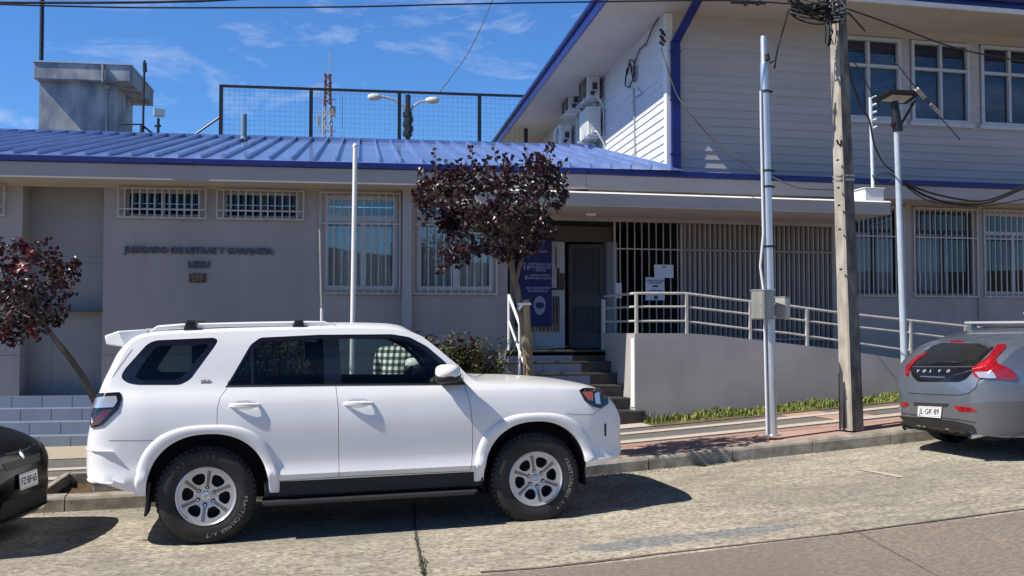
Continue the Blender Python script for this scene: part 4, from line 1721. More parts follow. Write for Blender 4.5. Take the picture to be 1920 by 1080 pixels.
# boxes
def turned_box(name, u, v0, v1, Y, wx, wy, ang, m, extra=None):
    a, b = PY(u, v0, Y), PY(u, v1, Y)
    Mx = Matrix.Translation(Vector((a.x, a.y, b.z))) @ Matrix.Rotation(ang, 4, 'Z')
    H = a.z - b.z
    mb = MB()
    F_ = lambda x, y, z: Mx @ Vector((x, y, z))
    mb.fbox(F_, -wx / 2, wx / 2, -wy / 2, wy / 2, 0, H)
    return mb, F_, H
bx_ = thing('meter_box', 'larger grey metal meter box with a hinged door strapped on the steel pole', 'box', PY(1430, 600, 10.9))
mb, F_, H = turned_box('meter_box', 1430, 545, 599, 10.86, .17, .205, R(20), M['galvd'])
obj('casing', mb, M['galvd'], bx_, bevel=.006)
mb = MB()
mb.fbox(F_, -.092, -.086, -.085, .085, .012, H - .012)
mb.fbox(F_, -.10, -.0925, -.062, -.048, H * .45, H * .55)
obj('door', mb, M['galvd'], bx_, bevel=.003)
mb = MB()
mb.fbox(F_, -.095, .095, -.112, .112, H + .001, H + .012)
obj('rain_lip', mb, M['galv'], bx_)
b2_ = thing('breaker_box', 'smaller pale grey breaker box on the right of the steel pole', 'box', PY(1468, 598, 10.9))
mb, F_, H = turned_box('breaker_box', 1467, 558, 598, 10.93, .12, .13, R(35), M['lamp'])
obj('casing', mb, mat('breaker_plastic', (.36, .37, .34), .5, var=.1, scale=8), b2_, bevel=.006)
mb = MB()
mb.fbox(F_, -.066, .066, -.071, .071, H + .001, H + .008)
mb.fbox(F_, -.05, .05, -.0705, -.066, .02, H - .02)
obj('cover', mb, mat('breaker_cover', (.46, .47, .43), .5), b2_)

# solar street lamp
slm = thing('solar_street_lamp', 'slim pale street lamp with a flat black solar panel head', 'street lamp', PY(1699, 760, 13.0))
qb, qt = PY(1699, 770, 13.0), PY(1681, 243, 13.0)
mb = MB()
mb.tube([qb - Vector((0, 0, .1)), qb + (qt - qb) * .5, qt], [.052, .047, .040], 14)
obj('shaft', mb, mat('lamp_post_paint', (.40, .46, .53), .45, var=.08, scale=6), slm, smooth=50)
mb = MB()
mb.tube([PY(1684, 246, 13.0), PY(1681, 226, 13.0), PY(1677, 190, 13.0)], [.075, .07, .055], 10)
mb.tube([PY(1688, 236, 13.0), PY(1706, 205, 13.0), PY(1716, 188, 13.0)], .018, 6)
mb.tube([PY(1673, 232, 13.0), PY(1681, 236, 13.0)], .05, 8)
obj('bracket', mb, M['black'], slm, smooth=40)
mb = MB()
P0, P1, P2, P3_ = PY(1667, 172.5, 12.75), PY(1728, 176, 12.75), PY(1700, 196, 13.40), PY(1634, 190, 13.40)
nrm = Vector((0, 0, .045))
mb.hexa([P0, P1, P2, P3_, P0 + nrm, P1 + nrm, P2 + nrm, P3_ + nrm])
obj('solar_panel', mb, M['black'], slm, bevel=.008)
mb = MB()
c = (P0 + P1 + P2 + P3_) / 4
q = [c + (p - c) * .62 - Vector((0, 0, .004)) for p in (P0, P1, P2, P3_)]
mb.hexa([p - Vector((0, 0, .012)) for p in q] + q)
obj('lamp_lens', mb, mat('lens_cream', (.62, .58, .46), .4), slm)

# flagpole and second pole
fp = thing('flagpole', 'thin white bare flagpole standing in front of the grey office wall', 'flagpole', LF(-3.2, 1.3, .1))
qb, qt = PY(660, 700, 14.3), PY(666, 276, 14.3)
qb = qb + (qb - qt) * .14
mb = MB()
mb.tube([qb, qt], [.036, .031], 12)
mb.lathe([(.034, 0), (.04, .02), (.02, .05), (0, .055)], Matrix.Translation(qt), 12)
obj('shaft', mb, mat('flagpole_white', (.78, .78, .76), .45), fp, smooth=50)
mb = MB()
q = qt + (qb - qt) * .86
mb.lathe([(.06, -.05), (.06, .05)], Matrix.Translation(qb + Vector((0, 0, .06))), 12, True)
obj('base_collar', mb, M['galvd'], fp)
f2 = thing('thin_post', 'thin half dark half white post left of the taller white flagpole', 'pole', LF(-3.9, 1.3, .1))
qb, qm, qt = PY(603.5, 700, 14.6), PY(603.5, 578, 14.6), PY(600, 430, 14.6)
mb = MB()
mb.tube([qm, qt], .018, 10)
obj('upper_tube', mb, M['galvd'], f2, smooth=50)
mb = MB()
mb.tube([qb - Vector((0, 0, .6)), qm - Vector((0, 0, .002))], .024, 10)
obj('lower_tube', mb, M['white'], f2, smooth=50)

# ================================================================== cables
def cable(lab, pts, Y, r=.010, Y2=None):
    mb = MB()
    n = len(pts)
    q = []
    for i, (u, v) in enumerate(pts):
        yy = Y if Y2 is None else Y + (Y2 - Y) * i / (n - 1)
        q.append(PY(u, v, yy))
    # smooth the run
    out = []
    for i in range(n - 1):
        p0, p1, p2, p3 = q[max(i - 1, 0)], q[i], q[i + 1], q[min(i + 2, n - 1)]
        for k in range(5):
            f = k / 5
            out.append(.5 * ((2 * p1) + (p2 - p0) * f + (2 * p0 - 5 * p1 + 4 * p2 - p3) * f * f + (3 * p1 - p0 - 3 * p2 + p3) * f**3))
    out.append(q[-1])
    mb.tube(out, r, 6)
    return obj('overhead_cable', mb, M['cable'], None, smooth=60, label=lab, cat='cable', group='overhead cables')
cable('thicker black cable across the sky at the very top left', [(-60, 5), (200, 5), (330, 3), (450, -2), (900, -30)], 10.9, .013)
cable('thin black cable sagging across the sky to the pole head', [(-60, 6), (100, 11), (300, 14.5), (640, 13), (850, 8), (1075, 4), (1360, 1), (1490, 8)], 10.85, .009)
cable('thin dark cable rising steeply in the sky behind the mesh fence', [(825, 172), (880, 95), (925, -2), (935, -20)], 30, .016)
cable('black cable from the pole head sagging right in front of the upper windows', [(1590, 17), (1650, 38), (1700, 57), (1770, 83), (1830, 99), (1925, 116)], 10.9, .011, 12.6)
cable('black drop cable from the pole head down to the galvanised pole', [(1478, 18), (1470, 50), (1460, 85), (1454, 112)], 10.9, .009)
cable('thin cable hanging in a curve across the clapboard wall to the gutter', [(1240, 90), (1262, 160), (1280, 195), (1330, 255), (1370, 290), (1425, 322), (1450, 333), (1500, 352), (1570, 356)], 14.6, .009, 12.0)
cable('black cable from pole to thin conduit mast in front of first upper window', [(1588, 105), (1600, 160), (1615, 200), (1630, 225), (1637, 262), (1645, 285), (1660, 310), (1688, 330)], 11.0, .013, 13.9)
cable('thin cable crossing the first upper window beside the lamp', [(1588, 98), (1610, 130), (1635, 175), (1650, 200)], 11.0, .008, 13.5)
cable('lower black cable of the bundle sagging along the right eave', [(1690, 338), (1725, 362), (1770, 378), (1830, 383), (1870, 374), (1925, 350)], 14.0, .020)
cable('upper black cable of the bundle sagging along the right eave', [(1692, 341), (1740, 360), (1790, 372), (1840, 377), (1885, 364), (1925, 345)], 13.9, .016)
cable('thinner slack cable under the bundle along the right eave', [(1694, 345), (1735, 374), (1790, 384), (1850, 386), (1925, 372)], 13.95, .010)
cable('coiled black cable loop beside the conduit mast', [(1640, 335), (1650, 326), (1668, 325), (1676, 333), (1668, 344), (1650, 345), (1640, 337), (1636, 328)], 14.0, .009)
tn = thing('stay_wire', 'slanting stay wire with a pale tensioner and springs before the upper windows', 'wire', PY(1700, 140, 12))
mb = MB()
mb.tube([PY(u, v, y) for u, v, y in ((1592, 25, 11.0), (1622, 58, 11.2))], .012, 6)
mb.tube([PY(u, v, y) for u, v, y in ((1680, 118, 11.9), (1720, 168, 12.2), (1765, 222, 12.6), (1800, 262, 13))], .008, 6)
obj('wire', mb, M['cable'], tn)
mb = MB()
a, b = PY(1719, 167, 12.15), PY(1733, 183, 12.2)
mb.tube([a, b], .042, 4)
for k in range(5):
    f = .3 + k * .11
    p = PY(1733 + 48 * f * .8, 183 + 50 * f * .8, 12.3)
    mb.tube([p, p + Vector((.025, 0, -.025))], .026, 6)
obj('tensioner', mb, M['galvd'], tn)
mb = MB()
for k in range(5):
    q = pS(1236 + (k % 2) * 3, 60 + 6 * k, .12)
    mb.tube([SF(q[0], .05, q[1]), SF(q[0] - .05, .12, q[1] + .03)], .022, 6)
obj('cable_anchor', mb, M['cable'], None, label='small black cable anchor with insulators on the corner of the clapboard flank', cat='anchor')

# ================================================================== trees
def leaf_mat(name, c1, c2, trans, rough=.36):
    m, t, b = nodes(name)
    L = t.links.new
    tc = t.nodes.new('ShaderNodeTexCoord')
    n = t.nodes.new('ShaderNodeTexNoise')
    n.inputs['Scale'].default_value = 14
    n.inputs['Detail'].default_value = 3
    L(tc.outputs['Object'], n.inputs['Vector'])
    r = t.nodes.new('ShaderNodeValToRGB')
    r.color_ramp.elements[0].position = .38
    r.color_ramp.elements[1].position = .66
    r.color_ramp.elements[0].color = (*c1, 1)
    r.color_ramp.elements[1].color = (*c2, 1)
    L(n.outputs['Fac'], r.inputs['Fac'])
    L(r.outputs['Color'], b.inputs['Base Color'])
    b.inputs['Roughness'].default_value = rough
    tr = t.nodes.new('ShaderNodeBsdfTranslucent')
    tr.inputs['Color'].default_value = (*trans, 1)
    mx = t.nodes.new('ShaderNodeMixShader')
    mx.inputs['Fac'].default_value = .22
    L(b.outputs['BSDF'], mx.inputs[1])
    L(tr.outputs['BSDF'], mx.inputs[2])
    L(mx.outputs['Shader'], t.nodes['Material Output'].inputs['Surface'])
    return m
M['leaf'] = leaf_mat('purple_leaf', (.018, .0095, .013), (.042, .021, .027), (.09, .016, .016), .36)
M['leafred'] = leaf_mat('red_leaf', (.16, .02, .02), (.26, .035, .03), (.4, .03, .02))
M['bark'] = mat('bark', (.22, .17, .12), .9, col2=(.10, .075, .055), scale=14, bump=.8, bscale=50, stretch=(1, 1, .3))
M['stake'] = mat('stake_wood', (.34, .25, .14), .85, col2=(.20, .14, .08), scale=12, bump=.4, stretch=(1, 1, .15))


def inside(p, poly):
    x, y = p
    c = False
    n = len(poly)
    for i in range(n):
        x1, y1 = poly[i]
        x2, y2 = poly[(i + 1) % n]
        if (y1 > y) != (y2 > y) and x < (x2 - x1) * (y - y1) / (y2 - y1) + x1:
            c = not c
    return c


def edge_dist(p, poly):
    best = 1e9
    for i in range(len(poly)):
        a = Vector(poly[i])
        b = Vector(poly[(i + 1) % len(poly)])
        q = Vector(p)
        f = max(0, min(1, (q - a).dot(b - a) / (b - a).length_squared))
        best = min(best, (a + (b - a) * f - q).length)
    return best


def add_leaf(mb, p, d, up, s):
    side = d.cross(up).normalized()
    up = side.cross(d).normalized()
    w = s * .36
    b = p
    tip = p + d * s - up * s * .12
    m = p + d * s * .5
    l_ = m + side * w + up * s * .12
    r_ = m - side * w + up * s * .12
    mb.poly([b, l_, tip, m])
    mb.poly([b, m, tip, r_])


def crown(poly, Y, dr, ntw, seed, size=.066, red=0.0, sprigs=(), holes=()):
    rnd = random.Random(seed)
    us = [p[0] for p in poly]
    vs = [p[1] for p in poly]
    cu_, cv = sum(us) / len(us), sum(vs) / len(vs)
    mb = MB()
    tips = []
    k = 0
    while k < ntw:
        u, v = rnd.uniform(min(us), max(us)), rnd.uniform(min(vs), max(vs))
        if not inside((u, v), poly) or any((u - h[0])**2 + (v - h[1])**2 < h[2]**2 for h in holes):
            continue
        e = edge_dist((u, v), poly)
        if noise.noise(Vector((u * .042, v * .042, seed))) < -.08 and rnd.random() < .85:
            continue
        k += 1
        f = min(1, e / 75) ** .5
        p = PY(u, v, Y + rnd.uniform(-1, 1) * dr * f)
        out = (p - PY(cu_, cv + 40, Y)).normalized()
        d = (out * .7 + Vector((0, 0, .75)) + Vector((rnd.gauss(0, .5), rnd.gauss(0, .5), rnd.gauss(0, .4)))).normalized()
        ln = rnd.uniform(.06, .14)
        tips.append(p)
        mb.mi = 1 if rnd.random() < red else 0
        nl = rnd.randint(7, 11)
        for j in range(nl):
            a = j * 2.4 + rnd.uniform(-.4, .4)
            q = p + d * (ln * (j / nl - .5)) + Vector((rnd.gauss(0, .018), rnd.gauss(0, .018), rnd.gauss(0, .018)))
            s1 = d.orthogonal().normalized()
            s2 = d.cross(s1)
            ld = (s1 * math.cos(a) + s2 * math.sin(a) + d * .25 + Vector((0, 0, -.35 + rnd.gauss(0, .3)))).normalized()
            lu = Vector((rnd.gauss(0, .9), rnd.gauss(0, .9) - .35, .7)).normalized()
            add_leaf(mb, q, ld, lu, size * rnd.uniform(.65, 1.2))
    for (u0, v0, u1, v1) in sprigs:
        a, b = PY(u0, v0, Y + rnd.uniform(-.2, .2)), None
        b = PY(u1, v1, a.y)
        n = max(4, int((b - a).length / .03))
        mb.mi = 0
        for j in range(n):
            q = a + (b - a) * (j / n) + Vector((rnd.gauss(0, .012), rnd.gauss(0, .012), 0))
            an = j * 2.4
            ld = Vector((math.cos(an), math.sin(an) * .5, .45 + rnd.gauss(0, .4))).normalized()
            add_leaf(mb, q, ld, Vector((rnd.gauss(0, .5), -1, rnd.gauss(.3, .5))).normalized(), size * (1.15 - .3 * j / n))
        tips.append(a)
        SPR.append([a, b])
    mb.mi = 0
    return mb, tips


SPR = []
polyR = [(772, 362), (795, 350), (785, 318), (812, 330), (822, 312), (850, 318), (868, 312), (885, 300), (905, 318), (930, 300), (958, 312), (985, 300), (1005, 305), (1028, 292), (1045, 318), (1056, 335), (1056, 372), (1042, 405), (1036, 440), (1010, 458), (992, 490), (958, 494), (930, 486), (905, 478), (875, 486), (850, 490), (826, 503), (812, 480), (838, 458), (822, 432), (838, 415), (800, 402), (782, 388)]
tr = thing('plum_tree', 'small purple leaved plum tree tied to a wooden stake beside the entrance', 'tree', PY(993, 775, 10.98))
mb, tips = crown(polyR, 10.72, .62, 370, 5, size=.074, sprigs=[(862, 330, 858, 296), (872, 325, 866, 306), (985, 318, 990, 274), (1015, 312, 1018, 280), (948, 318, 943, 286), (918, 325, 912, 300), (1050, 340, 1066, 322), (1046, 380, 1066, 368), (800, 400, 776, 392), (812, 420, 786, 412), (832, 500, 822, 514), (862, 488, 858, 505), (1020, 300, 1036, 270), (820, 330, 815, 278), (850, 335, 838, 300), (890, 320, 882, 270), (905, 325, 918, 290), (935, 315, 926, 278), (1030, 310, 1031, 262), (1040, 320, 1062, 300), (960, 312, 955, 292), (1000, 305, 1003, 284), (800, 350, 783, 314), (785, 372, 768, 358), (1036, 440, 1046, 425)])
obj('crown', mb, [M['leaf'], M['leafred']], tr)
mb = MB()
Yt = 10.98
tk = [PY(u, v, Yt) for u, v in ((996, 812), (992, 740), (989, 690), (985, 640), (978, 590), (970, 545), (961, 510), (955, 480), (945, 440))]
mb.tube(tk, [.052, .050, .047, .044, .04, .036, .034, .028, .018], 10)
fork = PY(962, 512, Yt)
for u, v in ((985, 470), (1000, 420), (1025, 380)):
    pass
mb.tube([PY(966, 530, Yt), PY(976, 490, Yt + .05), PY(995, 440, Yt + .1), PY(1025, 370, Yt + .1)], [.026, .022, .016, .008], 7)
mb.tube([PY(958, 495, Yt), PY(930, 450, Yt - .1), PY(890, 410, Yt - .15), PY(840, 370, Yt - .1)], [.026, .02, .014, .006], 7)
mb.tube([PY(958, 495, Yt), PY(900, 470, Yt + .15), PY(850, 465, Yt + .2)], [.02, .012, .006], 6)
rnd = random.Random(8)
for a in rnd.sample(tips, 46):
    s = tk[-1] if rnd.random() < .6 else PY(930, 450, Yt - .1)
    mid = (a + s) / 2 + Vector((rnd.gauss(0, .04), rnd.gauss(0, .04), -.05))
    mb.tube([s, mid, a], [.010, .007, .003], 5)
for a, b in SPR:
    mb.tube([a, b], [.005, .002], 4)
obj('trunk', mb, M['bark'], tr, smooth=60)
SPR = []
sk = thing('tree_stake', 'round wooden support stake tied with white band to the plum trunk', 'stake', PY(992, 775, 10.93))
mb = MB()
mb.tube([PY(995, 810, 10.92), PY(993, 690, 10.92), PY(986, 562, 10.92)], [.043, .041, .038], 10)
obj('post', mb, M['stake'], sk, smooth=40)
mb = MB()
q = PY(983, 570, 10.95)
mb.lathe([(.062, -.012), (.068, -.012), (.068, .012), (.062, .012)], Matrix.Translation(q) @ Matrix.Diagonal((1.15, 1.1, 1, 1)), 16)
mb.tube([PY(974, 574, 10.85), PY(979, 571, 10.83), PY(972, 580, 10.84)], .018, 5)
obj('tie_band', mb, M['white'], sk, smooth=40)

polyL = [(-70, 470), (-40, 452), (0, 446), (28, 442), (45, 455), (70, 452), (88, 450), (100, 458), (112, 478), (122, 478), (140, 488), (150, 506), (146, 530), (132, 545), (136, 570), (118, 585), (112, 608), (96, 630), (80, 628), (60, 640), (40, 628), (18, 645), (-5, 630), (-40, 628), (-80, 590), (-92, 520)]
tl_ = thing('plum_tree', 'leaning plum tree with dark red crown in the kerbside tree pit on the left', 'tree', (-1.55, 11.3, .12))
mb, tips = crown(polyL, 11.2, .65, 300, 11, size=.064, red=.13, holes=[(72, 488, 11), (40, 470, 8)], sprigs=[(80, 462, 96, 444), (128, 560, 140, 552), (30, 640, 17, 655)])
obj('crown', mb, [M['leaf'], M['leafred']], tl_)
mb = MB()
tk = [Vector((-1.60, 11.3, .10)), PY(222, 860, 11.3), PY(196, 790, 11.28), PY(176, 748, 11.26), PY(156, 708, 11.24), PY(132, 672, 11.22), PY(104, 638, 11.2), PY(82, 605, 11.2), PY(60, 560, 11.2)]
mb.tube(tk, [.05, .045, .040, .036, .034, .031, .028, .022, .012], 10)
for a in rnd.sample(tips, 36):
    s = tk[-2] if rnd.random() < .5 else tk[-1]
    mb.tube([s, (a + s) / 2 + Vector((rnd.gauss(0, .04), rnd.gauss(0, .04), -.04)), a], [.011, .008, .003], 5)
obj('trunk', mb, M['bark'], tl_, smooth=60)

# tree pit
pit = thing('tree_pit', 'concrete edged square tree pit with bare soil at the left kerb', 'planter', ((PX0 + PX1) / 2, 11.4, .12))
mb = MB()
G = lambda x, y, z: Vector((x, y, zroad(x) + z))
wv = .07
for (a, b, c, d) in ((PX0 - wv, PX0, PB, PY1 + wv), (PX1, PX1 + wv, PB, PY1 + wv), (PX0 + .001, PX1 - .001, PY1, PY1 + wv)):
    mb.fbox(G, a, b, c, d, -.05, .185)
obj('rim', mb, M['kerb'], pit, bevel=.012)
mb = MB()
mb.grid(lambda x, y: G(x, y, .07 + .05 * noise.noise(Vector((x * 3, y * 3, 1))) + .025 * noise.noise(Vector((x * 11, y * 11, 4)))), [PX0 + (PX1 - PX0) * i / 22 for i in range(23)], [PB + (PY1 - PB) * i / 22 for i in range(23)])
obj('soil', mb, M['soil'], pit, smooth=180)

# shrubs against the wall
def blades(name, lab, pts, n, h, mats, seed, w=.02, cat='shrub'):
    rnd = random.Random(seed)
    mb = MB()
    for k in range(n):
        p = Vector(rnd.choice(pts)) + Vector((rnd.gauss(0, .12), rnd.gauss(0, .10), 0))
        an = rnd.uniform(0, 2 * PI)
        ln = h * rnd.uniform(.45, 1.05)
        lean = rnd.uniform(.05, .45)
        d = Vector((math.cos(an) * lean, math.sin(an) * lean, 1)).normalized()
        s = Vector((-math.sin(an), math.cos(an), 0)) * w * rnd.uniform(.6, 1.2)
        mb.mi = rnd.choices(range(len(mats)), [5, 3, 2][:len(mats)])[0]
        bend = Vector((math.cos(an), math.sin(an), -.3)) * ln * .16
        q = [p, p + d * ln * .5, p + d * ln * .85 + bend * .5, p + d * ln + bend]
        mb.poly([q[0] - s * .7, q[0] + s * .7, q[1] + s, q[1] - s])
        mb.poly([q[1] - s, q[1] + s, q[2] + s * .7, q[2] - s * .7])
        mb.poly([q[2] - s * .7, q[2] + s * .7, q[3]])
        if True:            # side leaves
            for j in range(9):
                f = rnd.uniform(.2, 1.0)
                a2 = rnd.uniform(0, 2 * PI)
                add_leaf(mb, p + d * ln * f, Vector((math.cos(a2), math.sin(a2), .6)).normalized(), Vector((0, 0, 1)), rnd.uniform(.06, .12))
    mb.mi = 0
    r = thing(name, lab, cat, Vector(pts[len(pts) // 2]))
    obj('foliage', mb, mats, r)
    return r
sg1 = mat('shrub_green', (.045, .06, .022), .55, var=.4, scale=6)
sg2 = mat('shrub_rust', (.10, .05, .03), .6, var=.3, scale=6)
sg3 = mat('shrub_yellow', (.12, .10, .03), .6, var=.3, scale=6)
base = [Vector((PY(u, 690, 14.35).x, 14.35 + dy, .30)) for u in (812, 828, 845, 862, 880, 893) for dy in (-.15, .2)]
blades('spiky_shrub', 'spiky green and rust coloured shrub under the window right of the pilaster', base, 620, 1.36, [sg1, sg2, sg3], 4, .012)
base = [Vector((PY(u, 640, 14.2).x, 14.2 + dy, .25)) for u in (440, 465, 490, 515, 540, 560) for dy in (-.15, .2)]
blades('low_hedge_shrub', 'low dark green shrub showing just above the roof of the white car', base, 420, 1.50, [sg1, sg1, sg2], 6, .014)

# grass strip along the ramp wall (uncountable)
rnd = random.Random(2)
mb = MB()
for k in range(5200):
    x = rnd.uniform(5.07, 12.0)
    y = 13.74 - (.40 + .26 * noise.noise(Vector((x * 1.3, 2.2, 1)))) * rnd.random() ** 1.2
    if noise.noise(Vector((x * 1.6, y * 2.2, 5))) < -.22 and rnd.random() < .85:
        continue
    z = zroad(x) + .148
    h = rnd.uniform(.03, .09) * (1.3 if y > 13.5 else 1) * (1 + .6 * noise.noise(Vector((x * 2, y * 2, 8))))
    an = rnd.uniform(0, 2 * PI)
    l = rnd.uniform(.1, .8)
    s = Vector((-math.sin(an), math.cos(an), 0)) * rnd.uniform(.004, .009)
    p = Vector((x, y, z))
    q = p + Vector((math.cos(an) * l * h * .5, math.sin(an) * l * h * .5, h * .7))
    t_ = p + Vector((math.cos(an) * l * h * 1.3, math.sin(an) * l * h * 1.3, h))
    mb.mi = 1 if rnd.random() < .25 + .5 * max(0, noise.noise(Vector((x * 1.1, y * 2, 3)))) else 0
    mb.poly([p - s, p + s, q + s, q - s])
    mb.poly([q - s, q + s, t_])
mb.mi = 0
obj('grass', mb, [mat('grass_green', (.17, .23, .04), .6, var=.35, scale=5), mat('grass_dry', (.22, .20, .06), .6, var=.3, scale=5)], kind='stuff', fix=False)
# grit and dry leaves swept against the kerb (uncountable)
mb = MB()
for k in range(900):
    x = rnd.uniform(-2.2, 8.0)
    if rnd.random() < .5:
        x = rnd.gauss(3.4, .8)
    y = YK - .01 - abs(rnd.gauss(0, .11))
    s = rnd.uniform(.003, .011)
    z = zroad(x) + .001
    mb.mi = 0 if rnd.random() < .7 else 1
    c = Vector((x, y, z))
    a = rnd.uniform(0, 6)
    p = [c + Vector((s * math.cos(a + q * PI / 2), s * .8 * math.sin(a + q * PI / 2), 0)) for q in range(4)]
    top = c + Vector((0, 0, s * .8))
    for q in range(4):
        mb.poly([p[q], p[(q + 1) % 4], top])
mb.mi = 0
obj('grit', mb, [M['kerb'], M['soil']], kind='stuff')
mb = MB()
for k in range(70):
    f = rnd.random() ** 2
    q = pG(795 - 12 * f, 1078 - 75 * f)
    an = rnd.uniform(0, 6.28)
    h = rnd.uniform(.015, .05)
    p = q + Vector((rnd.gauss(0, .015), rnd.gauss(0, .02), .004))
    s = Vector((math.cos(an), math.sin(an), 0)) * .006
    mb.poly([p - s, p + s, p + Vector((rnd.gauss(0, .02), rnd.gauss(0, .02), h))])
obj('weeds', mb, sg1, kind='stuff', fix=False)
# ================================================================== vehicles
paint_white = mat('white_car_paint', (.81, .81, .815), .32, coat=.45, var=.03, scale=1.5)
paint_black = mat('black_car_paint', (.003, .003, .0035), .22, coat=.15, spec=.25)
paint_grey = mat('bluegrey_car_paint', (.20, .235, .29), .32, .6, coat=1.0, var=.05, scale=60, detail=2)
M['gap'] = mat('panel_gap_dark', (.02, .02, .022), .8)
M['rubber'] = mat('tyre_rubber', (.022, .021, .020), .75, var=.3, scale=9, bump=.2, bscale=80)
M['plastic'] = mat('black_plastic', (.014, .014, .015), .55, var=.15, scale=20)
M['gloss'] = mat('gloss_black', (.008, .008, .010), .12, coat=.6)
M['alloy'] = mat('alloy_wheel', (.62, .63, .65), .30, .65, var=.04, scale=8)
M['alloyd'] = mat('dark_alloy', (.20, .21, .23), .4, .6)  # darker alloy tone for grooves, feet and trim
M['chrome'] = mat('chrome', (.75, .76, .78), .12, 1.0)
M['redlens'] = mat('red_lens', (.27, .008, .013), .10, coat=1.0, var=.25, scale=25)
M['darkred'] = mat('dark_red_lens', (.10, .012, .015), .12, coat=1.0)
M['orange'] = mat('amber_reflector', (.45, .09, .04), .25, coat=.8)
M['lensw'] = mat('clear_lens', (.55, .58, .62), .08, .5, coat=1.0)
M['plate'] = mat('plate_white', (.74, .74, .74), .5)
M['seat'] = mat('seat_fabric', (.025, .025, .028), .9, var=.2, scale=20)
M['carglass'] = glass_mat('car_window_glass', (.66, .74, .71), .028)
M['tintglass'] = glass_mat('tinted_car_glass', (.46, .53, .51), .028)
M['tyretext'] = mat('tyre_lettering', (.27, .27, .26), .7, var=.45, scale=30)
M['tyretextd'] = mat('tyre_raised_letter', (.06, .058, .055), .7)


def lobj(name, mb, mats, parent, smooth=None, bevel=None, label=None, fix=True):
    o = obj(name, mb, mats, None, smooth=smooth, bevel=bevel, label=label, fix=fix)
    o.parent = parent
    WMS[o.name] = WMS[parent.name]
    return o


def temp(name, mb, mats):
    return obj(name, mb, mats)


def boolean(o, c, op):
    m = o.modifiers.new('b', 'BOOLEAN')
    m.operation = op
    m.solver = 'EXACT'
    m.object = c
    dg = bpy.context.evaluated_depsgraph_get()
    dg.update()
    me = bpy.data.meshes.new_from_object(o.evaluated_get(dg))
    o.modifiers.clear()
    old = o.data
    o.data = me
    bpy.data.meshes.remove(old)


def kill(*os):
    for o in os:
        me = o.data
        bpy.data.objects.remove(o)
        bpy.data.meshes.remove(me)


class Car:
    def __init__(s, M_, half, plan, zt, zs, zb, xs, p=5.0, zc=1.17):
        s.M, s.half, s.plan, s.zt, s.zs, s.zb, s.xs, s.p, s.zc = M_, half, plan, zt, zs, zb, xs, p, zc
        s.Mi = M_.inverted()

    def yS(s, x, z):
        return smooth_tab(s.half, z) * smooth_tab(s.plan, x)

    def ring(s, x, inset=0, floor=None):
        zt = smooth_tab(s.zt, x) - inset
        zs = min(smooth_tab(s.zs, x) - inset, zt - .004)
        zb = smooth_tab(s.zb, x) if floor is None else floor
        zc = min(s.zc, zs - .02)
        zb = min(zb, zc - .02)
        pts = [(0, zb)]
        f0 = smooth_tab(s.half, zb)
        for k in range(13):
            z = zb + (zc - zb) * k / 12
            pts.append((s.yS(x, z) - inset, z))
        for k in range(1, 11):
            z = zc + (zs - zc) * k / 10
            pts.append((s.yS(x, z) - inset, z))
        ys = pts[-1][0]
        for k in (.985, .96, .92, .86, .77, .65, .5, .33, .16, 0):
            pts.append((ys * k, zs + (zt - zs) * (1 - k ** s.p)))
        return pts

    def loft(s, xs=None, inset=0, floor=None):
        xs = xs or s.xs
        mb = MB()
        rs = []
        for x in xs:
            h = s.ring(x, inset, floor)
            r = [Vector((x, -y, z)) for y, z in h] + [Vector((x, y, z)) for y, z in reversed(h[1:-1])]
            rs.append(r)
        n = len(rs[0])
        for r in rs:
            mb.v += r
        for a in range(len(rs) - 1):
            for j in range(n):
                mb.f.append((a * n + j, a * n + (j + 1) % n, (a + 1) * n + (j + 1) % n, (a + 1) * n + j))
                mb.m.append(0)
        mb.f.append(tuple(reversed(range(n))))
        mb.f.append(tuple((len(rs) - 1) * n + j for j in range(n)))
        mb.m += [0, 0]
        return mb

    def bvh(s, mb):
        s.tree = BVHTree.FromPolygons([tuple(v) for v in mb.v], mb.f)

    def px(s, u, v):                 # photo point -> point and normal on the body surface
        o = s.Mi @ EYE
        d = (s.Mi.to_3x3() @ ray(u, v)).normalized()
        h, n, i, q = s.tree.ray_cast(o, d)
        if h is None:
            h, n, i, q = s.tree.find_nearest(o + d * ((s.M.translation - EYE).length))
            # slide along the ray to the closest approach
            best = None
            for k in range(60):
                pt = o + d * (6 + k * .12)
                hh, nn, ii, qq = s.tree.find_nearest(pt)
                if best is None or qq < best[3]:
                    best = (hh, nn, ii, qq)
            h, n = best[0], best[1]
        if n.dot(d) > 0:
            n = -n
        return h, n

    def along(s, o, d):
        h, n, i, q = s.tree.ray_cast(Vector(o), Vector(d))
        if h is None:
            h, n, i, q = s.tree.find_nearest(Vector(o))
        if n.dot(Vector(d)) > 0:
            n = -n
        return h, n

    def front(s, y, z):
        return s.along((8, y, z), (-1, 0, 0))

    def rear(s, y, z):
        return s.along((-8, y, z), (1, 0, 0))

    def right(s, x, z):
        return s.along((x, -4, z), (0, 1, 0))

    def xz(s, u, v):
        h, n = s.px(u, v)
        return h.x, h.z

    def at(s, u, v, y):              # photo point on the plane y = const of the car
        o = s.Mi @ EYE
        d = s.Mi.to_3x3() @ ray(u, v)
        return o + d * ((y - o.y) / d.y)


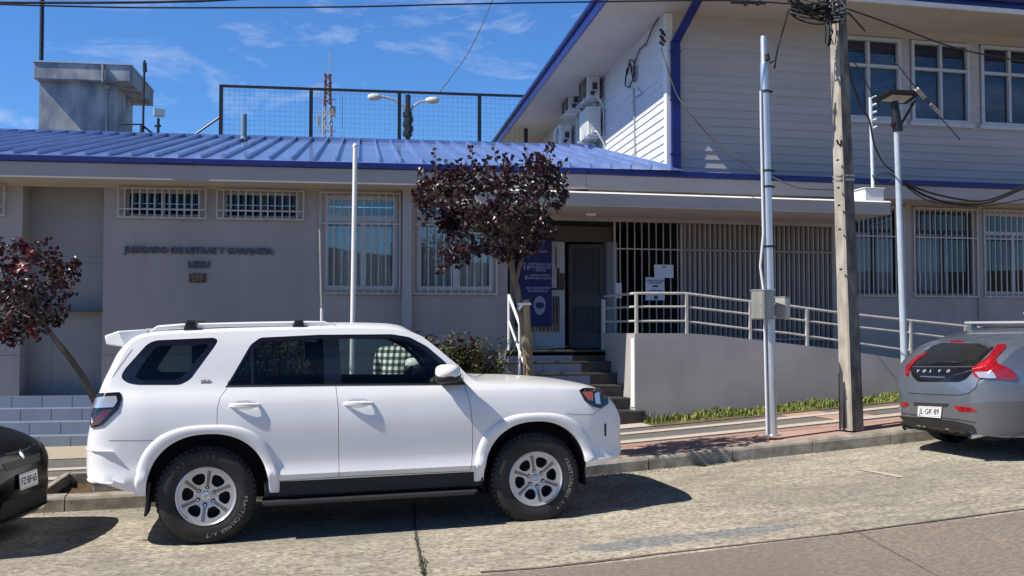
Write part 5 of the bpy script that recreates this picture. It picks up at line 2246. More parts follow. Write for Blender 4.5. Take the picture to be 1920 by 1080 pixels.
def patch(poly, fn, step, off=.004, thick=.012, holes=(), mirror=False, rnd=0.0):
    """outline laid on a surface: fn(a, b) -> (point, normal); returns a thin shell"""
    pts, edges = [], []
    for lp in [poly] + list(holes):
        i0 = len(pts)
        dense = []
        for i in range(len(lp)):
            a, b = Vector(lp[i]), Vector(lp[(i + 1) % len(lp)])
            n = max(1, int((b - a).length / step))
            for k in range(n):
                dense.append(a + (b - a) * k / n)
        pts += dense
        n = len(dense)
        edges += [(i0 + k, i0 + (k + 1) % n) for k in range(n)]
    us = [p[0] for p in poly]
    vs = [p[1] for p in poly]
    nu, nv = int((max(us) - min(us)) / step) + 1, int((max(vs) - min(vs)) / step) + 1
    for i in range(nu + 1):
        for j in range(nv + 1):
            q = (min(us) + i * step + .37 * step, min(vs) + j * step + .41 * step)
            if inside(q, poly) and edge_dist(q, poly) > step * .35 and not any(inside(q, h) or edge_dist(q, h) < step * .35 for h in holes):
                pts.append(Vector(q))
    r = delaunay_2d_cdt([Vector((p[0], p[1])) for p in pts], edges, [], 1, 1e-6)
    vv, ff = r[0], r[2]
    mb = MB()
    P, N = [], []
    for v in vv:
        h, n = fn(v[0], v[1])
        P.append(h)
        N.append(n)
    tri = []
    for f in ff:
        c = sum((vv[i] for i in f), Vector((0, 0))) / len(f)
        if any(inside(c, h) for h in holes) or not inside(c, poly):
            continue
        tri.append(f)
    cnt = {}
    for f in tri:
        for k in range(len(f)):
            e = (f[k], f[(k + 1) % len(f)])
            cnt[frozenset(e)] = cnt.get(frozenset(e), 0) + 1
    n = len(vv)
    mb.v = [P[i] + N[i] * off for i in range(n)] + [P[i] + N[i] * (off - thick) for i in range(n)]
    for f in tri:
        mb.f.append(tuple(f))
        mb.m.append(0)
        if thick:
            mb.f.append(tuple(n + i for i in reversed(f)))
            mb.m.append(0)
    if thick:
        for f in tri:
            for k in range(len(f)):
                a, b = f[k], f[(k + 1) % len(f)]
                if cnt[frozenset((a, b))] == 1:
                    mb.f.append((b, a, n + a, n + b))
                    mb.m.append(0)
    if mirror:
        mb.v = [Vector((v.x, -v.y, v.z)) for v in mb.v]
    # drop loose points
    used = sorted({i for f in mb.f for i in f})
    mp_ = {a: b for b, a in enumerate(used)}
    mb.v = [mb.v[i] for i in used]
    mb.f = [tuple(mp_[i] for i in f) for f in mb.f]
    return mb


def rounded(poly, r, n=4):
    out = []
    m = len(poly)
    for i in range(m):
        p = Vector(poly[i])
        a = Vector(poly[i - 1])
        b = Vector(poly[(i + 1) % m])
        ra = min(r, (a - p).length * .45)
        rb = min(r, (b - p).length * .45)
        s, e = p + (a - p).normalized() * ra, p + (b - p).normalized() * rb
        for k in range(n + 1):
            f = k / n
            out.append(tuple((1 - f)**2 * s + 2 * f * (1 - f) * p + f * f * e))
    return out


def grow(poly, d):
    area = sum(poly[i][0] * poly[(i + 1) % len(poly)][1] - poly[(i + 1) % len(poly)][0] * poly[i][1] for i in range(len(poly)))
    sg = 1 if area > 0 else -1
    out = []
    n = len(poly)
    for i in range(n):
        a, p, b = Vector(poly[i - 1]), Vector(poly[i]), Vector(poly[(i + 1) % n])
        e1, e2 = (p - a).normalized(), (b - p).normalized()
        n1, n2 = Vector((e1.y, -e1.x)) * sg, Vector((e2.y, -e2.x)) * sg
        m = (n1 + n2)
        m = m / max(.3, m.length_squared / 2) if m.length > 1e-6 else n1
        out.append(tuple(p + m * d))
    return out


def mprism(poly, y0, y1):
    mb = MB()
    mb.mi = 1
    mb.prism(poly, lambda a, b, d: Vector((a, d, b)), y0, y1)
    return mb


def mir(mb):
    m = MB()
    m.v = [Vector((v.x, -v.y, v.z)) for v in mb.v]
    m.f = [tuple(reversed(f)) for f in mb.f]
    m.m = list(mb.m)
    return m


def join(*ms):
    m = MB()
    for k in ms:
        i = len(m.v)
        m.v += k.v
        m.f += [tuple(i + q for q in f) for f in k.f]
        m.m += k.m
    return m


def ribbon(car, pts, w, off, fn=None):
    """narrow dark line following the body through photo points"""
    mb = MB()
    P = [(fn or car.px)(u, v) for u, v in pts]
    out = []
    for i, (h, n) in enumerate(P):
        a = P[max(i - 1, 0)][0]
        b = P[min(i + 1, len(P) - 1)][0]
        s = n.cross((b - a).normalized()).normalized() * w / 2
        out.append((h - s + n * off, h + s + n * off))
    for a, b in zip(out, out[1:]):
        mb.poly([a[0], b[0], b[1], a[1]])
    return mb


def lin(pts, step):
    out = []
    for a, b in zip(pts, pts[1:]):
        a, b = Vector(a), Vector(b)
        n = max(1, int((b - a).length / step))
        out += [tuple(a + (b - a) * k / n) for k in range(n)]
    return out + [pts[-1]]


RX = Matrix.Rotation(PI / 2, 4, 'X')


def wheel(parent, x, z, yo, right, r=.393, rim=.236, wd=.255, style='six', text=None, spin=0.0, detail=True):
    """tyre is the wheel's own mesh; rim pieces are its children"""
    Mx = Matrix.Translation((x, -yo, z)) @ RX @ Matrix.Rotation(spin, 4, 'Z')
    if not right:
        Mx = Matrix.Diagonal((1, -1, 1, 1)) @ Mx
    rt = r - .012
    mb = MB()
    prof = [(rim - .010, -.045), (rim + .004, -.012), (rim + .03, -.002), (rim + (r - rim) * .45, .004), (rim + (r - rim) * .75, -.004), (rt - .008, -.022), (rt, -.05), (rt, -wd + .05), (rt - .01, -wd + .02), (rim + .05, -wd), (rim - .01, -wd + .03)]
    mb.lathe(prof, Mx, 56)
    n = 52
    for k in range(n):
        a0, a1 = 2 * PI * (k + .12) / n, 2 * PI * (k + .82) / n
        for h0, h1, sh in ((-.028, -.085, 0), (-.095, -.150, .5), (-.16, -.225, 0)):
            b0, b1 = a0 + sh * 2 * PI / n, a1 + sh * 2 * PI / n
            c = []
            for rr in (rt - .004, r):
                e = .012 if (rr == r and h0 > -.03) else 0
                c += [Mx @ Vector((rr * math.cos(b), rr * math.sin(b), h)) for b, h in ((b0, h0 - e), (b1, h0 - e), (b1, h1), (b0, h1))]
            mb.hexa(c)
    ty = lobj('wheel', mb, M['rubber'], parent, smooth=35)
    # rim
    def fn(a, b):
        rr = math.hypot(a, b)
        h = -.020 - .022 * (1 - min(1, rr / (rim - .01))) ** 1.3
        return Mx @ Vector((a, b, h)), (Mx.to_3x3() @ Vector((0, 0, 1))).normalized()
    R0 = rim - .012
    circ = [(R0 * math.cos(2 * PI * k / 60), R0 * math.sin(2 * PI * k / 60)) for k in range(60)]
    holes = []
    ns = 6 if style == 'six' else 5
    for k in range(ns):
        a = 2 * PI * k / ns
        if style == 'six':
            q = [(.103, -.22), (.118, -.30), (.160, -.355), (.186, -.26), (.192, 0), (.186, .26), (.160, .355), (.118, .30), (.103, .22), (.098, 0)]
        else:
            q = [(.07, -.25), (.17, -.40), (.19, -.2), (.19, .2), (.17, .40), (.07, .25)]
        q = [(rr * rim / .236, t) for rr, t in q]
        holes.append(rounded([(rr * math.cos(a + t), rr * math.sin(a + t)) for rr, t in q], .012, 2))
    mb = patch(circ, fn, .022, 0, .045, holes)
    rm = lobj('rim', mb, M['alloy'], ty, smooth=30)
    mb = MB()
    mb.lathe([(rim - .016, -.024), (rim - .010, -.012), (rim - .002, -.006), (rim + .004, -.010), (rim + .002, -.05)], Mx, 56)
    lobj('rim_lip', mb, M['alloy'], ty, smooth=40)
    mb = MB()
    mb.lathe([(rim - .012, -.03), (rim - .02, -.12), (rim - .03, -.2)], Mx, 40)
    mb.lathe([(0, -.115), (.15, -.115), (.15, -.13), (rim - .01, -.14)], Mx, 40)
    lobj('brake', mb, M['gap'], ty)
    if detail:
        mb = MB()
        mb.lathe([(.0, -.022), (.030, -.024), (.038, -.028), (.040, -.045)], Mx, 30)
        mb.lathe([(.020, -.0205), (.026, -.0185), (.028, -.0225)], Mx @ Matrix.Diagonal((1.05, .72, 1, 1)), 26)
        lobj('hub_cap', mb, M['alloy'], ty, smooth=30)
        mb = MB()
        for k in range(ns):
            a = 2 * PI * (k + (.5 if style == 'six' else 0)) / ns
            c = Matrix.Translation((.070 * math.cos(a), .070 * math.sin(a), -.036))
            mb.lathe([(.0175, -.012), (.0175, .004)], Mx @ c, 14, True)
        lobj('lug_recess', mb, M['gap'], ty)
        mb = MB()
        for k in range(ns):
            a = 2 * PI * (k + (.5 if style == 'six' else 0)) / ns
            c = Matrix.Translation((.070 * math.cos(a), .070 * math.sin(a), -.034))
            mb.lathe([(.0085, 0), (.0085, .012), (.004, .014)], Mx @ c, 6, True)
        lobj('lug_nut', mb, M['chrome'], ty)
        mb = MB()
        for k in range(ns):                # machined groove down each spoke
            a = 2 * PI * (k + .5) / ns
            q = [(.088, .13), (.205, .075), (.205, -.075), (.088, -.13)]
            P = [fn(rr * math.cos(a + t), rr * math.sin(a + t))[0] + (Mx.to_3x3() @ Vector((0, 0, .0015))) for rr, t in q]
            mb.poly(P)
        lobj('spoke_groove', mb, M['alloyd'], ty)
    if text and right:
        for s, a0, da, rr, sz, m_, flip in text:
            mb = MB()
            for i, ch in enumerate(s):
                if ch == ' ':
                    continue
                an = R(a0 + da * i)
                vs, fs = text_mesh(ch, sz, .0012, .0006)
                rot = an - PI / 2 if not flip else an + PI / 2
                out = []
                for p in vs:
                    q = Matrix.Rotation(rot, 3, 'Z') @ Vector((p.x, p.y, 0))
                    w_ = Vector((rr * math.cos(an), rr * math.sin(an), 0)) + q
                    out.append(Matrix.Translation((x, -yo, z)) @ RX @ Vector((w_.x, w_.y, .0062 + p.z)))
                mb.add(out, fs)
            lobj('tyre_lettering', mb, m_, ty)
    return ty


def plate(car, parent, fn, a, b, c, d, s, th=.008, size=.085, label=None):
    """number plate: corner points a,b (top) c,d (bottom right, bottom left) in the car's own space"""
    mb = MB()
    n = (b - a).cross(a - d).normalized()
    if n.dot(fn) < 0:
        n = -n
    k = n * th
    mb.hexa([d, c, b, a, d + k, c + k, b + k, a + k])
    pl = lobj('number_plate', mb, M['plate'], parent)
    X = (b - a).normalized()
    Y = (a - d).normalized()
    o = (a + b + c + d) / 4 + n * (th + .0015)
    vs, fs = text_mesh(s, size, 0, .002)
    wd = max(p.x for p in vs) - min(p.x for p in vs)
    sc = (b - a).length * .86 / wd
    mb = MB()
    mb.add([o + X * p.x * sc + Y * p.y for p in vs], fs)
    lobj('plate_number', mb, M['ink'], pl)
    e = .010
    mb = MB()
    H, W = (a - d).length, (b - a).length
    for x0, x1, y0, y1 in ((-W / 2, W / 2, H / 2 - e, H / 2 - e + .003), (-W / 2, W / 2, -H / 2 + e, -H / 2 + e + .003)):
        mb.poly([o + X * (x0 + .01) + Y * y0, o + X * (x1 - .01) + Y * y0, o + X * (x1 - .01) + Y * y1, o + X * (x0 + .01) + Y * y1])
    lobj('plate_border', mb, M['ink'], pl)
    return pl


# ------------------------------------------------------------------ the white off-road wagon
cy, cp = R(0.2), R(1.0)
MS = Matrix.Translation((-.556, 9.535, 0.0)) @ Matrix.Rotation(cy, 4, 'Z') @ Matrix.Rotation(-cp, 4, 'Y')
suv = thing('parked_car', 'white four door off-road wagon with roof rails parked side-on at the kerb', 'car', (0, 0, 0), mat=MS)
fr = lambda a, b, n: [a + (b - a) * i / n for i in range(n)]
xs = fr(-.98, -.4, 24) + fr(-.4, 1.5, 24) + fr(1.5, 2.5, 26) + fr(2.5, 3.2, 10) + fr(3.2, 3.65, 22) + [3.65]
S = Car(MS,
        half=[(.2, .86), (.45, .905), (.50, .924), (.53, .948), (.555, .946), (.60, .925), (.68, .926), (.8, .933), (.93, .937), (1.06, .925), (1.15, .908), (1.168, .900), (1.27, .840), (1.5, .782), (1.65, .735), (1.74, .695), (1.85, .64)],
        plan=[(-.98, .70), (-.96, .79), (-.92, .87), (-.86, .925), (-.78, .96), (-.65, .985), (-.45, 1.0), (3.0, 1.0), (3.25, .99), (3.38, .97), (3.47, .94), (3.545, .885), (3.61, .80), (3.65, .66)],
        zt=[(-.98, .74), (-.975, .92), (-.95, 1.05), (-.89, 1.26), (-.80, 1.47), (-.72, 1.62), (-.65, 1.705), (-.52, 1.745), (-.24, 1.765), (.3, 1.78), (1.06, 1.783), (1.47, 1.772), (1.64, 1.752), (1.75, 1.69), (2.35, 1.262), (2.45, 1.25), (2.8, 1.235), (3.1, 1.21), (3.3, 1.185), (3.42, 1.155), (3.51, 1.11), (3.58, 1.05), (3.62, .98), (3.645, .88), (3.65, .78)],
        zs=[(-.98, .70), (-.95, .87), (-.90, 1.0), (-.85, 1.12), (-.79, 1.25), (-.71, 1.44), (-.63, 1.59), (-.54, 1.67), (-.4, 1.700), (-.24, 1.708), (.26, 1.72), (1.06, 1.728), (1.47, 1.717), (1.69, 1.685), (1.81, 1.648), (2.025, 1.49), (2.21, 1.285), (2.3, 1.235), (2.48, 1.218), (2.77, 1.20), (3.06, 1.172), (3.25, 1.14), (3.38, 1.10), (3.47, 1.04), (3.545, .965), (3.60, .88), (3.65, .72)],
        zb=[(-.98, .62), (-.94, .56), (-.82, .53), (-.5, .44), (0, .47), (.5, .475), (2.25, .475), (3.2, .465), (3.42, .49), (3.545, .53), (3.65, .60)],
        xs=xs)
rr_ = lambda x: (x + .5) * .93 - .5 if x < -.5 else x
for nm_ in ('plan', 'zt', 'zs', 'zb'):
    setattr(S, nm_, [(rr_(x), v) for x, v in getattr(S, nm_)])
S.xs = [rr_(x) for x in S.xs]
outer = S.loft()
S.bvh(outer)
XZ = lambda l: [S.xz(u, v) for u, v in l]
quarter = rounded(XZ([(226, 708), (233, 693), (276, 645), (292, 638), (402, 633), (409, 638), (404, 648), (357, 712), (338, 722), (256, 722), (238, 718)]), .03)
dlo = rounded(XZ([(424, 724), (434, 708), (470, 646), (488, 633), (600, 627.5), (735, 626.5), (768, 632), (800, 649), (832, 676), (860, 704), (872, 720)]), .025)
trig = rounded(XZ([(431, 720), (470, 655), (471, 720)]), .008)
rglass = rounded(XZ([(476, 720), (474, 652), (492, 641), (606, 635), (608, 719)]), .02)
fglass = rounded(XZ([(641, 718), (635, 634), (735, 634.5), (764, 640), (795, 656), (822, 679), (852, 714), (852, 717)]), .02)
rdoor = XZ([(424, 731), (412, 746), (407, 770), (407, 800), (440, 800), (474, 818), (497, 850), (508, 880), (514, 903), (635.5, 894), (634.5, 770), (630, 727)])
rdoor = rdoor[:1] + [(rdoor[0][0] + .02, 1.31)] + [(rdoor[-1][0], 1.31)] + rdoor[:0:-1]
fdoor = XZ([(630, 727), (634.5, 770), (635.5, 894), (882, 883), (886, 850), (886, 800), (882, 760), (872, 725)])
fdoor = [(fdoor[0][0], 1.31)] + fdoor + [(fdoor[-1][0] - .01, 1.31)]
MAT2 = [paint_white, M['gap']]
body = temp('body', outer, MAT2)
cav = S.loft(fr(-.80, 2.34, 40) + [2.34], .06, .94)
cav.m = [1] * len(cav.m)
cav = temp('c', cav, MAT2)
ARX = [(.02, .40, .485, .495), (2.765, .40, .465, .492)]
def archpoly(k, g=0.0, n=26):
    xc, zc, rx, rz = ARX[k]
    out = []
    for i in range(n + 1):
        a = PI * i / n
        c, s_ = math.cos(a), math.sin(a)
        e = 2 / 2.25
        out.append((xc + (rx + g) * math.copysign(abs(c) ** e, c), zc + (rz + g) * abs(s_) ** e))
    return out
cut = [cav]
def cutter(polys_y):
    mbs = []
    for poly, y0, y1 in polys_y:
        mbs.append(mprism(poly, y0, y1))
    return temp('c', join(*mbs), MAT2)
for k in (0, 1):
    ap = archpoly(k)
    ap = [(ap[0][0] + .0, -.2)] + ap + [(ap[-1][0], -.2)]
    cut.append(cutter([(ap, -1.2, -.52), (ap, .52, 1.2)]))
cut.append(cutter([(dlo, -1.3, -.4), (dlo, .4, 1.3)]))
cut.append(cutter([(quarter, -1.3, -.4), (quarter, .4, 1.3)]))
# windscreen and tailgate glass openings
def inc_cut(p0, p1, w0, w1, th):
    ax = (Vector(p1) - Vector(p0))
    n = Vector((-ax.z, 0, ax.x)).normalized()
    mb = MB()
    mb.mi = 1
    poly = rounded([(-w0, 0), (w0, 0), (w1, 1), (-w1, 1)], .06)
    mb.prism(poly, lambda a, b, d: Vector(p0) + ax * b + Vector((0, a, 0)) + n * d, -th, th)
    return mb, poly, ax, n
wsP = ((1.735, 0, 1.69), (2.29, 0, 1.31))
rgP = ((-.705, 0, 1.61), (-.865, 0, 1.31))
mbw, polyw, axw, nw = inc_cut(*wsP, .60, .70, .11)
mbg, polyg, axg, ng = inc_cut(*rgP, .56, .66, .10)
cut.append(temp('c', mbw, MAT2))
cut.append(temp('c', mbg, MAT2))
for c in cut:
    boolean(body, c, 'DIFFERENCE')
kill(*cut)
# doors: cut out of the shell with a real gap all round
doors = []
for poly in (rdoor, fdoor):
    for sg in (-1, 1):
        y0, y1 = (-1.2, -.79) if sg < 0 else (.79, 1.2)
        d = temp('door', MB(), MAT2)
        d.data = body.data.copy()
        c = cutter([(grow(poly, -.0022), y0, y1)])
        boolean(d, c, 'INTERSECT')
        kill(c)
        doors.append((d, sg, poly))
for poly in (rdoor, fdoor):
    c = cutter([(grow(poly, .0022), -1.2, -.789), (grow(poly, .0022), .789, 1.2)])
    boolean(body, c, 'DIFFERENCE')
    kill(c)
for o in [body] + [d[0] for d in doors]:
    o.parent = suv
    WMS[o.name] = MS
    for p in o.data.polygons:
        p.use_smooth = True
    o.data.set_sharp_from_angle(angle=R(32))


def both(name, fnmb, mats, parent, **k):
    a = fnmb
    lobj(name, a, mats, parent, **k)
    lobj(name, mir(a), mats, parent, **k)


side = lambda x, z: S.right(x, z)
both('window_trim', patch(dlo, side, .05, -.004, .012, [trig, rglass, fglass]), M['gloss'], suv, smooth=30)
both('door_window', patch(fglass, side, .06, -.009, 0), M['carglass'], suv, smooth=40)
both('door_window', patch(rglass, side, .06, -.009, 0), M['tintglass'], suv, smooth=40)
both('vent_window', patch(trig, side, .06, -.009, 0), M['tintglass'], suv, smooth=40)
qin = rounded(XZ([(252, 706), (262, 690), (290, 653), (300, 648), (388, 645), (390, 650), (342, 706), (330, 712), (262, 713)]), .03)
both('quarter_window_trim', patch(quarter, side, .05, -.003, .012, [qin]), M['gloss'], suv, smooth=30)
both('quarter_window', patch(qin, side, .06, -.007, 0), M['tintglass'], suv, smooth=40)
def wsf(a, b):
    p = Vector(wsP[0]) + axw * b + Vector((0, a, 0))
    nn = nw if nw.x > 0 else -nw
    h, n = S.along(p + nn * .6, -nn)
    return h, n
def rgf(a, b):
    p = Vector(rgP[0]) + axg * b + Vector((0, a, 0))
    nn = ng if ng.x < 0 else -ng
    h, n = S.along(p + nn * .6, -nn)
    return h, n
lobj('windscreen', patch(polyw, wsf, .12, -.008, 0), M['carglass'], suv, smooth=60)
lobj('tailgate_window', patch(polyg, rgf, .12, -.008, 0), M['tintglass'], suv, smooth=60)
# black sill below the windows
lobj('belt_moulding', ribbon(S, lin([(423, 724.5), (628, 722), (872, 720.5)], 20), .014, .003), M['plastic'], suv)
# wheel arches: flare, liner
def flare(k, right=True):
    mb = MB()
    xc, zc, rx, rz = ARX[k]
    n = 44
    rows = []
    for i in range(n + 1):
        a0_, a1_ = ((-.03, PI - .02), (.20, PI + .02))[k]
        a = a0_ + (a1_ - a0_) * i / n
        c, s_ = math.cos(a), math.sin(a)
        row = []
        for g, o in ((-.004, -.05), (-.004, .008), (.004, .016), (.025, .020), (.05, .021), (.068, .016), (.080, .003), (.083, -.02)):
            e2 = 2 / (2.25 + 5 * max(0, g))
            x = xc + (rx + g) * math.copysign(abs(c) ** e2, c)
            z = zc + (rz + g * .86) * (abs(s_) ** e2 if s_ > 0 else s_ * .9)
            fade = min(1, (math.sin(min(max(a, 0), PI)) * 3 + .55))
            row.append(Vector((x, -(S.yS(x, z) + o * (fade if o > 0 else 1)), z)))
        rows.append(row)
    m = len(rows[0])
    for r in rows:
        mb.v += r
    for i in range(n):
        for j in range(m - 1):
            mb.f.append((i * m + j, i * m + j + 1, (i + 1) * m + j + 1, (i + 1) * m + j))
            mb.m.append(0)
    return mb if right else mir(mb)
for k in (0, 1):
    both('wheel_arch_flare', flare(k), paint_white, suv, smooth=40)
    mb = MB()
    ap = archpoly(k, -.006, 20)
    ap = [(ap[0][0], .30)] + ap + [(ap[-1][0], .30)]
    for (a, b), (c, d) in zip(ap, ap[1:]):
        mb.poly([(a, -.905, b), (c, -.905, d), (c, -.50, d), (a, -.50, b)])
    mb.poly([(a, -.53, b) for a, b in ap])
    both('wheel_arch_liner', mb, M['gap'], suv, fix=False)
# rocker, running board, underbody
mb = MB()
mb.box(.46, 2.28, -.895, .895, .345, .474)
mb.box(.45, 2.25, -.78, .78, .25, .345)
lobj('rocker_panel', mb, M['plastic'], suv, bevel=.012)
for sg in (-1, 1):
    mb = MB()
    y0, y1 = sorted((sg * .80, sg * .985))
    mb.hexa([(.46, y0, .292), (2.20, y0, .292), (2.20, y1, .292), (.46, y1, .292), (.44, y0, .325), (2.24, y0, .325), (2.24, y1, .325), (.44, y1, .325)])
    for x in (.7, 1.3, 1.9):
        mb.box(x, x + .05, min(sg * .6, sg * .85), max(sg * .6, sg * .85), .27, .291)
    lobj('running_board', mb, mat('running_board_plastic', (.03, .03, .031), .5) if sg < 0 else suv.children[-1].data.materials[0], suv, bevel=.008)
mb = MB()
mb.box(-.45, 3.2, -.50, .50, .30, .47)
mb.box(-.12, .12, -.75, .75, .33, .44)
mb.box(2.66, 2.88, -.75, .75, .33, .44)
lobj('underbody', mb, M['gap'], suv)
for sg in (-1, 1):
    mb = MB()
    y0, y1 = sorted((sg * .66, sg * .91))
    mb.hexa([(-.475, y0, .25), (-.455, y0, .25), (-.455, y1, .25), (-.475, y1, .25), (-.44, y0, .52), (-.42, y0, .52), (-.42, y1, .52), (-.44, y1, .52)])
    mb.hexa([(2.275, y0, .36), (2.292, y0, .36), (2.292, y1, .36), (2.275, y1, .36), (2.29, y0, .5), (2.305, y0, .5), (2.305, y1, .5), (2.29, y1, .5)])
    lobj('mud_flap', mb, M['plastic'], suv)
# rear bumper bulge and step
def sweep_x(car, pts, prof):
    mb = MB()
    n, m = len(pts), len(prof)
    for i, (x, y) in enumerate(pts):
        a, b = Vector(pts[max(i - 1, 0)]), Vector(pts[min(i + 1, n - 1)])
        t_ = (b - a).normalized()
        nn = Vector((-t_.y, t_.x))
        for o, z in prof:
            q = Vector((x, y)) + nn * o
            mb.v.append(Vector((q.x, q.y, z)))
    for i in range(n - 1):
        for j in range(m - 1):
            mb.f.append((i * m + j, (i + 1) * m + j, (i + 1) * m + j + 1, i * m + j + 1))
            mb.m.append(0)
    return mb
hb = [(-.70, -.905), (-.78, -.875), (-.84, -.83), (-.885, -.75), (-.92, -.62), (-.94, -.4), (-.946, 0)]
pl_ = hb + [(x, -y) for x, y in reversed(hb[:-1])]
mb = sweep_x(S, pl_, [(.03, .53), (.0, .535), (-.045, .57), (-.055, .62), (-.055, .70), (-.04, .745), (.0, .775), (.04, .785)])
lobj('rear_bumper', mb, paint_white, suv, smooth=40)
mb = MB()
mb.tube([(-.70, -.55, .47), (-.90, -.62, .46)], .035, 12)
lobj('exhaust_pipe', mb, M['galvd'], suv, smooth=40)
mb = MB()
for l in ([(204, 826), (250, 826), (306, 826)], [(1062, 776), (1085, 777), (1112, 778)], [(1112, 778), (1120, 770), (1128, 765)]):
    r_ = ribbon(S, lin(l, 8), .005, .0015)
    mb.add(r_.v, r_.f)
r_ = ribbon(S, lin([(248, 655), (226, 685), (205, 715), (196, 737)], 6), .006, .0015)
mb.add(r_.v, r_.f)
lobj('panel_seam', mb, mat('seam_grey', (.22, .22, .24), .8), suv)
# tail lamps
tlp = [(171, 744), (186, 738), (226, 736), (228.5, 748), (222, 768), (192, 798), (173, 803), (168.5, 778)]
def lamp_set(name, base, subs, mbase, step=5):
    for mirr in (False, True):
        b = lobj(name, patch(rounded(base, 3), S.px, step, .012, .02, mirror=mirr), mbase, suv, smooth=35)
        for nm, poly, m_, of in subs:
            lobj(nm, patch(rounded(poly, 2), S.px, step, of, .004, mirror=mirr), m_, b, smooth=35)
lamp_set('tail_light', tlp, [('chrome_lens', [(173, 750), (185, 746), (219, 744), (221, 753), (214, 764), (172, 766)], M['lensw'], .017),
                             ('red_lens', [(194, 769), (213, 768), (190, 794), (175, 799), (173, 792)], M['darkred'], .017)], M['gloss'])
lamp_set('headlight', [(1085, 731), (1100, 729), (1124, 731), (1138, 743), (1140, 757), (1126, 766), (1112, 763), (1096, 752)],
         [('amber_reflector', [(1090, 735), (1110, 734), (1111, 752), (1102, 750)], M['orange'], .016),
          ('clear_lens', [(1114, 737), (1122, 737), (1125, 758), (1116, 757)], M['lensw'], .016)], M['gloss'], 4)
lobj('fog_vent', patch([(1133, 795), (1136, 794), (1136.5, 817), (1133.5, 818)], S.px, 4, .004, .01), M['gap'], suv)
gp = rounded([(-.52, .80), (.52, .80), (.50, .98), (-.50, .98)], .04)
lobj('front_grille', patch(gp, S.front, .08, .006, .015), M['gloss'], suv, smooth=40)
lobj('lower_grille', patch(rounded([(-.45, .64), (.45, .64), (.48, .74), (-.48, .74)], .03), S.front, .08, .006, .015), M['plastic'], suv, smooth=40)
# door handles: bowed bar over a flat patch painted as the recess's shade
for di, (dr_, sg, poly) in enumerate(doors):
    u0, u1, v = ((431, 487, 760.5) if poly is rdoor else (645, 699, 757))
    h0, n0 = S.px(u0, v)
    h1, n1 = S.px(u1, v - .5)
    mb = MB()
    k = 10
    rows = []
    for i in range(k + 1):
        f = i / k
        c = h0 + (h1 - h0) * f
        bow = .012 + .036 * math.sin(PI * f) ** .5
        hh = .016 + .006 * math.sin(PI * f)
        rows.append([c + Vector((0, -bow + .018, -hh)), c + Vector((0, -bow, -hh * .5)), c + Vector((0, -bow, hh * .6)), c + Vector((0, -bow + .018, hh))])
    i0 = 0
    for r in rows:
        mb.v += r
    for i in range(k):
        for j in range(4):
            mb.f.append((i * 4 + j, (i + 1) * 4 + j, (i + 1) * 4 + (j + 1) % 4, i * 4 + (j + 1) % 4))
            mb.m.append(0)
    mb.f += [(3, 2, 1, 0), tuple(k * 4 + j for j in range(4))]
    mb.m += [0, 0]
    if sg > 0:
        mb = mir(mb)
    hd = lobj('handle', mb, paint_white, dr_, smooth=50)
    cc = (h0 + h1) / 2
    rx = (h1.x - h0.x) * .40
    pp_ = [(cc.x + rx * math.cos(2 * PI * i / 20), cc.z + .006 + .036 * math.sin(2 * PI * i / 20)) for i in range(20)]
    mb = patch(pp_, side, .04, .0015, 0)
    lobj('handle_recess_shade', mb if sg < 0 else mir(mb), mat('recess_shadow_paint', (.60, .60, .62), .4) if di == 0 else rec_m, dr_)
    rec_m = dr_.children[-1].data.materials[0]
    mb = MB()
    if poly is rdoor or True:       # lower character line
        pass
# badge on the rear pillar
h, n = S.px(386, 716)
vs, fs = text_mesh('SR5', .040, .002, .002)
mb = MB()
mb.add([h + Vector((p.x * 1.25, -.003 - p.z, p.y)) for p in vs], fs)
lobj('badge', mb, M['galvd'], suv)
# spoiler
mb = MB()
sp0 = [(-.50, .60), (-.50, -.60), (-.80, -.56), (-.80, .56)]
def spz(x):
    return 1.745 if x > -.6 else 1.70
v0 = [(-.48, -.66, 1.735), (-.48, .66, 1.735), (-.76, .63, 1.715), (-.815, .58, 1.665), (-.815, -.58, 1.665), (-.76, -.63, 1.715)]
top_ = [Vector(p) for p in ((-.46, -.63, 1.750), (-.70, -.66, 1.742), (-.815, -.60, 1.700), (-.815, .60, 1.700), (-.70, .66, 1.742), (-.46, .63, 1.750))]
bot_ = [Vector(p) for p in ((-.50, -.64, 1.66), (-.64, -.67, 1.60), (-.80, -.60, 1.625), (-.80, .60, 1.625), (-.64, .67, 1.60), (-.50, .64, 1.66))]
mb.v = top_ + bot_
mb.f = [tuple(range(6)), tuple(reversed(range(6, 12)))] + [(i, (i + 1) % 6, 6 + (i + 1) % 6, 6 + i) for i in range(6)]
mb.m = [0] * 8
lobj('spoiler', mb, paint_white, suv, smooth=30, bevel=.012)
